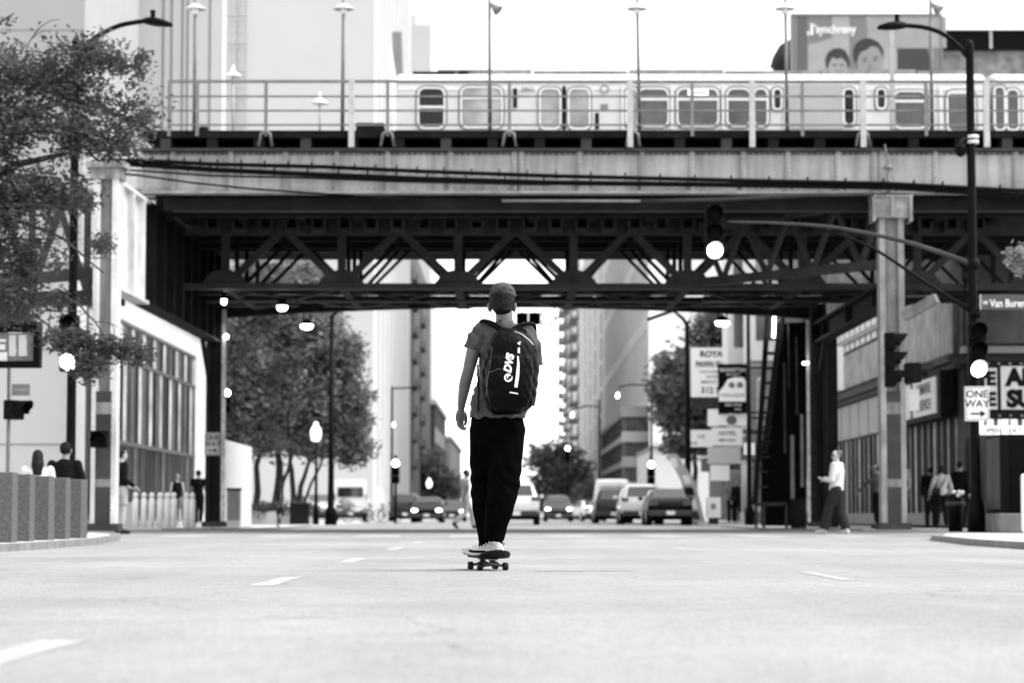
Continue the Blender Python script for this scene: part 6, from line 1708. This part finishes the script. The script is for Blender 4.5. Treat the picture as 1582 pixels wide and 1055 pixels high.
# ------------------------------------------------------------------ skater
skr = thing("person", "young man seen from behind riding a skateboard, grey t-shirt and black trousers", "person", Vector((PX(765, YS), YS, .12)))
sc1 = YS / F      # metres per photo pixel here
M['skin_s'] = mat('skater_skin', .085, .5, 0, .3, 16, bump=.12, bscale=40)
bd = MB()
def el(c, rx, ry, n=20, ax=Vector((1, 0, 0)), ay=Vector((0, 1, 0))): return [c + ax * cos(a) * rx + ay * sin(a) * ry for a in [2 * pi * k / n for k in range(n)]]
# torso under the shirt, legs under the trousers
bd.loft([el(Sx(768, 668), .12, .08), el(Sx(768, 640), .13, .082), el(Sx(778, 600), .125, .088), el(Sx(782, 550), .145, .095), el(Sx(782, 522), .14, .08), el(Sx(781, 508), .10, .06), el(Sx(779.5, 500), .062, .06)])
def lg(pts, dys, rs):
    for i in range(len(pts) - 1): bd.tube([Sx(*pts[i], dys[i]), Sx(*pts[i + 1], dys[i + 1])], [rs[i], rs[i + 1]], 12)
    for i in range(len(pts)): bd.ball(Sx(*pts[i], dys[i]), rs[i] * 1.01, nu=12, nv=8)
lg([(750, 662), (748, 745), (758, 838)], [.02, .14, .24], [.075, .055, .035])
lg([(786, 662), (782, 742), (767, 826)], [0, -.02, 0.0], [.075, .055, .035])
# feet inside the shoes
# left arm hanging
LA = [(742, 516, .0, .050), (731, 543, .0, .048), (724, 572, .01, .041), (718.5, 592, .03, .041), (716, 606, .05, .037), (713.5, 622, .08, .029), (712.5, 631, .10, .0235)]
bd.tube([Sx(a, b, c) for a, b, c, r in LA], [r for *_, r in LA], 14)
for a, b, c, r in LA: bd.ball(Sx(a, b, c), r, nu=12, nv=8)
# right arm bent forward holding the strap
RA = [Sx(812, 520), Sx(827, 554, .08), Sx(826, 540, .26)]
bd.tube(RA[:2], [.044, .036], 12); bd.ball(RA[0], .044); bd.ball(RA[1], .036); bd.tube([RA[1], Sx(822, 552, .2), Sx(808, 540, .26)], [.036, .032, .024], 12)
# neck and head
bd.loft([el(Sx(779.5, 506), .075, .065), el(Sx(779.5, 499), .060, .058), el(Sx(779, 490), .056, .056), el(Sx(778, 480, .01), .057, .06), el(Sx(777, 470, .015), .06, .07)])
hc = Sx(775.5, 461, .03)
bd.ball(hc, .079, .098, .100, 20, 14); bd.ball(hc + Vector((.002, .035, -.06)), .058, .062, .06, 14, 10)
# palm
hd_ = (Sx(710, 652, .13) - Sx(712.5, 631, .10)).normalized()
pw0 = Sx(712.5, 632, .10)
bd.tube([pw0, pw0 + hd_ * .035, pw0 + hd_ * .085], [.024, .036, .034], 12, flat=.62)
body = remesh(bd, "body", M['skin_s'], skr, .0065, 3)
ex = MB()
fwd = Vector((.55, .83, 0)).normalized(); sidev = Vector((-.83, .55, 0)).normalized()
for k, L in enumerate((.060, .068, .066, .054)):
    b0 = pw0 + hd_ * .08 + fwd * (1.5 - k) * .017
    inn = Vector((.9, .2, 0)).normalized()
    c1 = b0 + hd_ * L * .52 + inn * .006; c2 = c1 + (hd_ * .75 + inn * .5).normalized() * L * .36; c3 = c2 + (hd_ * .35 + inn * .85).normalized() * L * .3
    ex.tube([b0 - hd_ * .012, c1, c2, c3], [.0105, .0098, .0088, .0068], 8)
b0 = pw0 + hd_ * .028 + Vector((.024, .014, 0))
ex.tube([b0, b0 + hd_ * .03 + Vector((.014, .01, 0)), b0 + hd_ * .06 + Vector((.017, .016, 0)), b0 + hd_ * .082 + Vector((.012, .018, 0))], [.015, .0125, .0105, .008], 8)
# ears, nose, eyes, mouth
for s_, px, py in ((-1, 755.8, 475), (1, 795.2, 475)):
    c = Sx(px, py, .02); ex.ball(c, .013, .019, .032, 12, 10, Matrix.Rotation(s_ * .18, 3, 'Y')); ex.ball(c + Vector((-s_ * .008, .01, -.004)), .012, .014, .024, 10, 8)
ex.tube([hc + Vector((0, .095, .005)), hc + Vector((0, .122, -.035)), hc + Vector((0, .1, -.045))], [.008, .015, .01], 8)
for s_ in (-1, 1): ex.ball(hc + Vector((s_ * .031, .088, .002)), .013, .010, .009, 8, 6)
ex.tube([hc + Vector((-.024, .096, -.068)), hc + Vector((.024, .096, -.068))], .006, 6)
join_extra(body, ex, rel(skr))
# hair: cap with short combed strands
q = MB(); q.ball(hc + Vector((.001, -.010, .008)), .0855, .103, .083, 22, 16); q.ball(hc + Vector((-.012, .02, .03)), .066, .07, .062, 18, 12)
q.loft([el(Sx(776.5, 489, -.010), .020, .030), el(Sx(776.5, 485.5, -.014), .044, .048), el(Sx(776, 478, -.02), .066, .066), el(Sx(775.5, 468, -.018), .078, .078), el(Sx(775.5, 460, -.01), .083, .09), el(Sx(775.5, 453, -.004), .079, .088), el(Sx(775.5, 447, 0), .066, .078)])
hr = remesh(q, "hair", mat('skater_hair', .006, .7, 0, .5, 45, bump=.5, bscale=120, spec=.05), skr, .006, 2)
from mathutils.bvhtree import BVHTree
hb_ = BVHTree.FromPolygons([Vector(v.co) + rel(skr) for v in hr.data.vertices], [tuple(p.vertices) for p in hr.data.polygons])
q = MB(); qt = MB(); rnd = random.Random(2); ctr = hc + Vector((.001, -.010, .008))
for k in range(7000):
    u = rnd.uniform(-pi, 0) if rnd.random() < .8 else rnd.uniform(0, pi); v = rnd.uniform(-1.05, 1.5)
    nrm = Vector((cos(v) * cos(u), cos(v) * sin(u), sin(v)))
    tp_ = min(1, max(0, (v - .05) / .6))
    cz = ctr + Vector((0, 0, -.115 * max(0, -sin(v)) * .95))
    dv = nrm if v > 0 else Vector((cos(u), sin(u), 0))
    h_ = hb_.ray_cast(cz + dv * .4, -dv)
    if h_[0] is None: continue
    p = h_[0]; nrm = h_[1] if h_[1].dot(dv) > 0 else -h_[1]
    flow = Vector((.55, -.45, .35)) * tp_ + Vector((.18, -.05, -.9)) * (1 - tp_) + Vector((rnd.uniform(-.12, .12), rnd.uniform(-.12, .12), rnd.uniform(-.1, .1)))
    flow = (flow - nrm * flow.dot(nrm)).normalized()
    L = rnd.uniform(.008, .013) * (1 - tp_) + rnd.uniform(.028, .055) * tp_
    lift = .0025 + rnd.uniform(.001, .012) * tp_
    sd2 = nrm.cross(flow).normalized()
    wd_ = .0006 + .0005 * tp_; a = p + sd2 * wd_; b_ = p - sd2 * wd_; m_ = p + flow * L * .6 + nrm * lift; e = p + flow * L + nrm * lift * .3 + sd2 * rnd.uniform(-.003, .003)
    (q if tp_ < .35 else qt).add([a, b_, m_ - sd2 * wd_, m_ + sd2 * wd_, e], [(0, 1, 2, 3), (3, 2, 4)])
qt.build("top_hair_strands", mat('hair_strand_top', .065, .45, 0, .9, 14, spec=.35), hr)
q.build("hair_strands", mat('hair_strand', .018, .5, 0, .8, 22, spec=.2), hr)
# t-shirt
tee = mat('grey_tshirt', .058, .9, 0, .3, 11, bump=.9, bscale=11, spec=.1)
q = MB()
rows = [(646, 724.5, 812, .115), (640, 724, 812.5, .12), (625, 727, 821, .125), (600, 733, 830, .125), (575, 739, 831, .128), (550, 742, 831, .13), (530, 741, 829, .13), (515, 742, 825, .115), (505, 750, 814, .095), (499, 761, 798, .074)]
q.loft([el(Sx((l + r) / 2, y), (r - l) / 2 * sc1, d, 26) for y, l, r, d in rows])
q.tube([Sx(756, 505), Sx(744, 513), Sx(736, 527), Sx(729, 541)], [.055, .068, .068, .062], 18)
q.ball(Sx(744, 513), .068, nu=16, nv=12)
q.tube([Sx(804, 507), Sx(815, 515, .02), Sx(824, 535, .04), Sx(829, 566, .06)], [.055, .060, .058, .050], 18)
q.ball(Sx(815, 515, .02), .060, nu=16, nv=12)
q.tube([Sx(779, 500), Sx(779, 494.5, .0)], [.062, .061], 20)
def fold(co, me):
    x, y, z = co[:, 0], co[:, 1], co[:, 2]
    n = np.empty(len(me.vertices) * 3, np.float32); me.vertices.foreach_get("normal", n); n = n.reshape(-1, 3)
    sl = np.exp(-((x - Sx(734, 530).x) / .06) ** 2)
    d = (.0045 + .004 * sl) * np.sin(x * 55 + z * 38 + 2 * np.sin(z * 9)) * np.sin(z * 14 + x * 7 + 1) + .003 * np.sin(x * 90 - z * 60) + .0035 * sl * np.sin(x * 70 + z * 110)
    return co + n * d[:, None]
tsh = remesh(q, "t_shirt", tee, skr, .0075, 2, noise=fold)
# trousers
q = MB()
lt = [(653, 727, 778, -.0), (664, 724, 775, .02), (700, 726, 772, .07), (740, 726.5, 773, .12), (765, 727, 774, .14), (790, 731, 777, .18), (815, 735, 780, .21), (836, 738.5, 779, .23), (846, 741, 774, .24)]
rt_ = [(653, 758, 809, 0), (664, 757, 812.5, 0), (700, 756, 808, -.01), (740, 754, 804.5, -.02), (765, 752, 800, -.015), (790, 749, 793, -.01), (812, 747, 784, 0), (826, 747, 781, 0), (836, 748, 779.5, 0.0)]
for L_ in (lt, rt_):
    q.loft([el(Sx((l + r) / 2, y, d), (r - l) / 2 * sc1, max(.085, (r - l) / 2 * sc1 * .95) if y < 760 else (r - l) / 2 * sc1 * 1.0, 22) for y, l, r, d in L_])
q.loft([el(Sx(768, 640), .165, .098, 24), el(Sx(768, 650), .176, .105, 24), el(Sx(768, 672, .02), .188, .12, 24), el(Sx(767, 690, .03), .12, .08, 24)])
def fold2(co, me):
    x, y, z = co[:, 0], co[:, 1], co[:, 2]
    n = np.empty(len(me.vertices) * 3, np.float32); me.vertices.foreach_get("normal", n); n = n.reshape(-1, 3)
    amp = .002 + .0045 * np.clip((.42 - z) / .3, 0, 1) + .0025 * np.exp(-((z - .62) / .1) ** 2)
    d = amp * np.sin(z * 38 + 5 * np.sin(x * 14 + 1) + 3 * np.sin(z * 11) + x * 9) + .002 * np.sin(x * 70 + z * 20)
    return co + n * d[:, None]
trs = remesh(q, "trousers", mat('black_trousers', .0018, .9, 0, .4, 8, bump=.4, bscale=18, spec=.015), skr, .0075, 2, noise=fold2)
# shoes
def shoe(heel, toe, h, name="shoe"):
    heel, toe = Vector(heel), Vector(toe); d = (toe - heel); L = d.length; d.normalize(); s_ = d.cross(Vector((0, 0, 1))).normalized(); up = s_.cross(d)
    def spring(t_): return .014 * max(0, (t_ - .75) / .25) ** 2
    q = MB(); rr = []
    for t_, w_, hh in ((.0, .012, .045), (.03, .026, .070), (.10, .034, .088), (.20, .037, .098), (.34, .038, .094), (.46, .039, .078), (.60, .043, .062), (.74, .046, .052), (.86, .042, .045), (.95, .030, .038), (1, .012, .030)):
        c = heel + d * L * t_ + up * (.018 + spring(t_))
        rr.append([c + s_ * w_ * cos(a) + up * ((hh - .018) * abs(sin(a)) ** .75 if sin(a) > 0 else .006 * sin(a)) for a in [2 * pi * i / 20 for i in range(20)]])
    q.loft(rr)
    def crease(co, me):
        n = np.empty(len(me.vertices) * 3, np.float32); me.vertices.foreach_get("normal", n); n = n.reshape(-1, 3)
        return co + n * (.0012 * np.sin(co @ np.array([160.0, 90.0, 120.0]) + 3 * np.sin(co[:, 2] * 80)))[:, None]
    b_ = remesh(q, name, mat('white_leather', .42, .5, 0, .3, 12), skr, .004, 2, noise=crease)
    q = MB(); rr = []
    for t_, w_ in ((-.02, .012), (.0, .026), (.06, .036), (.2, .040), (.45, .040), (.65, .046), (.78, .049), (.88, .044), (.96, .032), (1.01, .014)):
        c = heel + d * L * t_ + up * spring(t_)
        rr.append([c + s_ * w_ * cos(a) + up * (.011 + .011 * sin(a)) for a in [2 * pi * i / 14 for i in range(14)]])
    q.loft(rr); q.build("sole", mat('shoe_sole', .5, .6, 0, .15, 9), b_)
    for sg in (1, -1):
        q = MB(); q.loft([[heel + d * L * t_ + s_ * sg * w_ + up * (z_ + spring(t_)) for z_ in (.022, .038)] + [heel + d * L * t_ + s_ * sg * (w_ - .008) + up * (z_ + spring(t_)) for z_ in (.038, .022)] for t_, w_ in ((.50, .0435), (.62, .0465), (.74, .0495), (.85, .046), (.93, .037))], smooth=False); q.build("toe_strip", M['ink'], b_)
    q = MB(); q.tube([heel + up * .066 + d * .006, heel + up * .084 - d * .002, heel + up * .096 + d * .012], .005, 6); q.build("heel_tab", M['grey'], b_)
    q = MB()
    for k in range(4): c = heel + d * L * (.40 + .07 * k) + up * (.088 - .009 * k); q.tube([c - s_ * .026, c + up * .006, c + s_ * .026], .003, 5)
    q.build("laces", M['signwhite'], b_)
hp = K3(.085, .06, .0955); tp = K3(-.165, .10, .0955)
shoe(hp, tp, .1)
hp2 = K3(.05, .38, .0955); tp2 = K3(-.150, .30, .0955)
shoe(hp2, tp2, .1)

# ------------------------------------------------------------------ backpack
bp = thing("backpack", "black rounded backpack with white lettering worn on the skater's back", "backpack", Sx(790, 575, -.25))
packm = mat('black_nylon', .0016, .42, 0, .5, 9, bump=.6, bscale=16, spec=.07)
rows = [(640, 764, 803, .05), (636, 756, 814, .10), (628, 749, 822, .135), (612, 743.5, 828, .155), (594, 741, 831.5, .165), (575, 742, 833.5, .165), (558, 746, 833, .16), (542, 751, 830.5, .145), (530, 755, 826.5, .13), (520, 760, 820, .11), (512, 767, 811, .085), (507, 774, 801, .055)]
q = MB()
def sell(c, rx, ry, n=34):
    out = []
    for k in range(n):
        a = 2 * pi * k / n; ca, sa = cos(a), sin(a)
        out.append(c + Vector((rx * math.copysign(abs(ca) ** .8, ca), ry * math.copysign(abs(sa) ** .8, sa), 0)))
    return out
q.loft([sell(Sx((l + r) / 2, y, -.13 - d * .55), (r - l) / 2 * sc1 * .985, d * .72) for y, l, r, d in rows])
def fold3(co, me):
    x, y, z = co[:, 0], co[:, 1], co[:, 2]
    n = np.empty(len(me.vertices) * 3, np.float32); me.vertices.foreach_get("normal", n); n = n.reshape(-1, 3)
    low = np.clip((1.25 - z) / .25, 0.25, 1)
    edge = np.clip(np.abs(x - (Sx(788, 575).x)) / .14, 0.15, 1) ** 1.5
    d = .0032 * low * edge * np.sin(x * 50 + z * 105 + 2.8 * np.sin(x * 23 + z * 9)) * np.sin(z * 31 - x * 26) + .003 * np.sin(z * 22 + x * 12) + .002 * edge * np.sin(x * 130 + z * 60)
    return co + n * d[:, None]
rows2 = [(634, 768, 806, .02), (628, 758, 815, .05), (612, 752, 820, .07), (594, 750, 822.5, .078), (575, 751, 824, .078), (562, 754, 824, .070), (553, 758, 822, .055), (548, 763, 818, .02)]
q.loft([sell(Sx((l + r) / 2, y, -.30 - d * .30), (r - l) / 2 * sc1 * .985, max(.03, d * .8)) for y, l, r, d in rows2])
pk = remesh(q, "main_compartment", packm, bp, .0065, 2, noise=fold3)
# find the pack's surface towards the camera for things sewn onto it
bpy.context.view_layer.update()
from mathutils.bvhtree import BVHTree
dg = bpy.context.evaluated_depsgraph_get()
offp = rel(bp)
tree_ = BVHTree.FromPolygons([Vector(v.co) + offp for v in pk.data.vertices], [tuple(p.vertices) for p in pk.data.polygons])
camo = Vector((0, 0, HC))
def onpack(px, py, lift=.003):
    d = (P(px, py, 10) - camo).normalized(); h = tree_.ray_cast(camo, d)
    p = h[0] if h[0] is not None else P(px, py, YS - .3)
    return p - d * lift
def patch(pts, m, name, lift=.003):
    """band given as two rails of photo points, laid on the pack"""
    L, R = pts; q = MB(); vs = []
    n = 14
    def ip(r, t): 
        f = t * (len(r) - 1); i = min(int(f), len(r) - 2); return (r[i][0] + (r[i+1][0] - r[i][0]) * (f - i), r[i][1] + (r[i+1][1] - r[i][1]) * (f - i))
    for k in range(n + 1):
        vs.append(onpack(*ip(L, k / n), lift)); vs.append(onpack(*ip(R, k / n), lift))
    q.add(vs, [(2 * k, 2 * k + 1, 2 * k + 3, 2 * k + 2) for k in range(n)], True)
    return q.build(name, m, pk)
lg_ = mat('reflective_print', .80, .4, 0, .04, 9)
patch([[(799.5, 550), (799, 562), (797, 580), (794.5, 598)], [(801, 550), (802.7, 562), (802.3, 580), (799.4, 598.5)]], lg_, "reflective_strip")
patch([[(800.2, 537), (799.8, 545)], [(803.2, 536.5), (803.4, 545.5)]], lg_, "reflective_strip")
patch([[(788, 604.8), (800, 607)], [(787, 606.8), (800.6, 609.2)]], lg_, "reflective_strip")
patch([[(799, 528.5), (801, 530), (803, 529)], [(800, 531), (803, 533), (804, 531)]], lg_, "small_emblem")
patch([[(803, 527), (801.5, 528.5), (801, 530)], [(804.5, 528.5), (803, 530), (802, 531)]], lg_, "small_emblem")
patch([[(795, 511), (806, 515), (818, 524), (825, 532)], [(795, 512.3), (805, 516.4), (817, 525.6), (824, 533.5)]], mat('zip_tape', .16, .4, 0, .2, 40), "zip")
patch([[(760, 535), (757, 560), (752, 590), (750, 615)], [(761, 535), (758.2, 560), (753.2, 590), (751.2, 615)]], mat('zip_dark', .04, .4, 0, .2, 40), "zip")
patch([[(756, 575), (770, 569), (776, 570)], [(756.5, 576), (770, 570), (776, 571)]], mat('zip_dark', .04, .4, 0, .2, 40), "pocket_seam")
# lettering: flat text pressed onto the pack, reading upwards
def pack_text(s_, c0, deg, h, sx_, name="lettering", bold=.02):
    cu = bpy.data.curves.new(name, 'FONT'); cu.body = s_; cu.align_x = 'CENTER'; cu.offset = bold; cu.resolution_u = 4; cu.shear = .25
    o = bpy.data.objects.new(name, cu); COL.objects.link(o); dg = bpy.context.evaluated_depsgraph_get(); dg.update()
    me = bpy.data.meshes.new_from_object(o.evaluated_get(dg)); bpy.data.objects.remove(o)
    import bmesh
    bm = bmesh.new(); bm.from_mesh(me); bmesh.ops.triangulate(bm, faces=bm.faces[:]); bmesh.ops.subdivide_edges(bm, edges=bm.edges[:], cuts=1, use_grid_fill=False)
    a = radians(deg); vs = []
    for v in bm.verts:
        u, w_ = v.co.x * h / .69 * sx_, v.co.y * h / .69
        vs.append(onpack(c0[0] + u * cos(a) - w_ * sin(a), c0[1] - u * sin(a) - w_ * cos(a), .004))
    fs = [tuple(v.index for v in f.verts) for f in bm.faces]; bm.free()
    q = MB(); q.add(vs, fs); return q.build(name, lg_, pk)
pack_text("DVS", (791.3, 562.6), 80, 11.0, .98, bold=.05)
def ringarc(cx, cy, r0, r1, a0, a1, name="emblem"):
    q = MB(); n = 20; vs = []
    for k in range(n + 1):
        a = radians(a0 + (a1 - a0) * k / n); e = sin(pi * k / n) ** .35
        for r in (r1, r1 - (r1 - r0) * max(.15, e)): vs.append(onpack(cx + r * cos(a), cy - r * sin(a), .004))
    q.add(vs, [(2 * k, 2 * k + 1, 2 * k + 3, 2 * k + 2) for k in range(n)]); return q.build(name, lg_, pk)
ringarc(785.3, 583.3, 3.9, 6.6, 60, 385); ringarc(786.5, 582, 1.0, 3.6, 30, 230); ringarc(786.5, 586.5, .6, 2.6, -120, 60)
# shoulder straps, handle, side straps
strap = mat('strap_webbing', .006, .8, 0, .3, 30, spec=.05)
def band(pts, wv, th, m, name, par=bp):
    """flat webbing along pts; wv = half width vector"""
    if isinstance(wv, list): wv = curve([Vector(a) for a in wv])
    pts = curve(pts)
    q = MB(); rr = []
    for i, p in enumerate(pts):
        w_ = Vector(wv[i]) if isinstance(wv, list) else Vector(wv)
        d = (pts[min(i + 1, len(pts) - 1)] - pts[max(i - 1, 0)]).normalized(); n_ = d.cross(w_).normalized() * th
        rr.append([p - w_ - n_, p + w_ - n_, p + w_ + n_, p - w_ + n_])
    q.loft(rr, smooth=False); return q.build(name, m, par, bevel=.003)
band([Sx(778, 512, -.14), Sx(768, 505, -.13), Sx(757, 500, -.09), Sx(749, 498, -.02), Sx(745, 505, .09), Sx(746, 530, .14), Sx(745, 580, .14), Sx(744, 615, .10)], [Vector((.012, 0, -.03)), Vector((.014, 0, -.03)), Vector((.022, 0, -.025)), Vector((.03, 0, -.012)), Vector((.03, 0, 0)), Vector((.03, 0, 0)), Vector((.018, 0, 0)), Vector((.01, 0, 0))], .008, strap, "shoulder_strap")
band([Sx(789, 512, -.14), Sx(799, 507, -.13), Sx(808, 503, -.09), Sx(816, 500.5, -.02), Sx(822, 506, .09), Sx(822, 540, .15), Sx(822, 590, .14)], [Vector((.012, 0, .03)), Vector((.014, 0, .028)), Vector((.022, 0, .02)), Vector((.03, 0, .01)), Vector((.03, 0, 0)), Vector((.03, 0, 0)), Vector((.02, 0, 0))], .008, strap, "shoulder_strap")
q = MB(); q.tube([Sx(790, 512, -.16), Sx(796, 507.5, -.18), Sx(805, 508, -.19), Sx(811.5, 512, -.18), Sx(813, 518, -.16)], .011, 10); q.build("handle", strap, bp)
q = MB(); q.tube([Sx(783, 513, -.17), Sx(795, 511, -.185), Sx(808, 516, -.19)], .009, 8); q.build("handle_piping", mat('piping', .12, .5, 0, .3, 30), bp)
band([Sx(738, 563, .02), Sx(738.5, 580, -.03), Sx(739.5, 600, -.10), Sx(739, 636, -.12)], Vector((.006, 0, 0)), .003, strap, "loose_strap")
q = MB(); q.tube([Sx(740, 558, -.06), Sx(741, 575, -.1), Sx(744, 590, -.13)], .004, 6); q.build("cord", M['grey'], bp)
band([Sx(826, 604, -.1), Sx(826, 618, -.09), Sx(823, 626, -.08)], Vector((.008, 0, 0)), .003, strap, "loose_strap")
q = MB(); q.box(-.012, .012, -.006, .006, -.012, .012); c = Sx(823.5, 624, -.1) - rel(bp); q.v = [(a[0] + c.x, a[1] + c.y, a[2] + c.z) for a in q.v]; q.build("buckle", strap, bp, local=True)
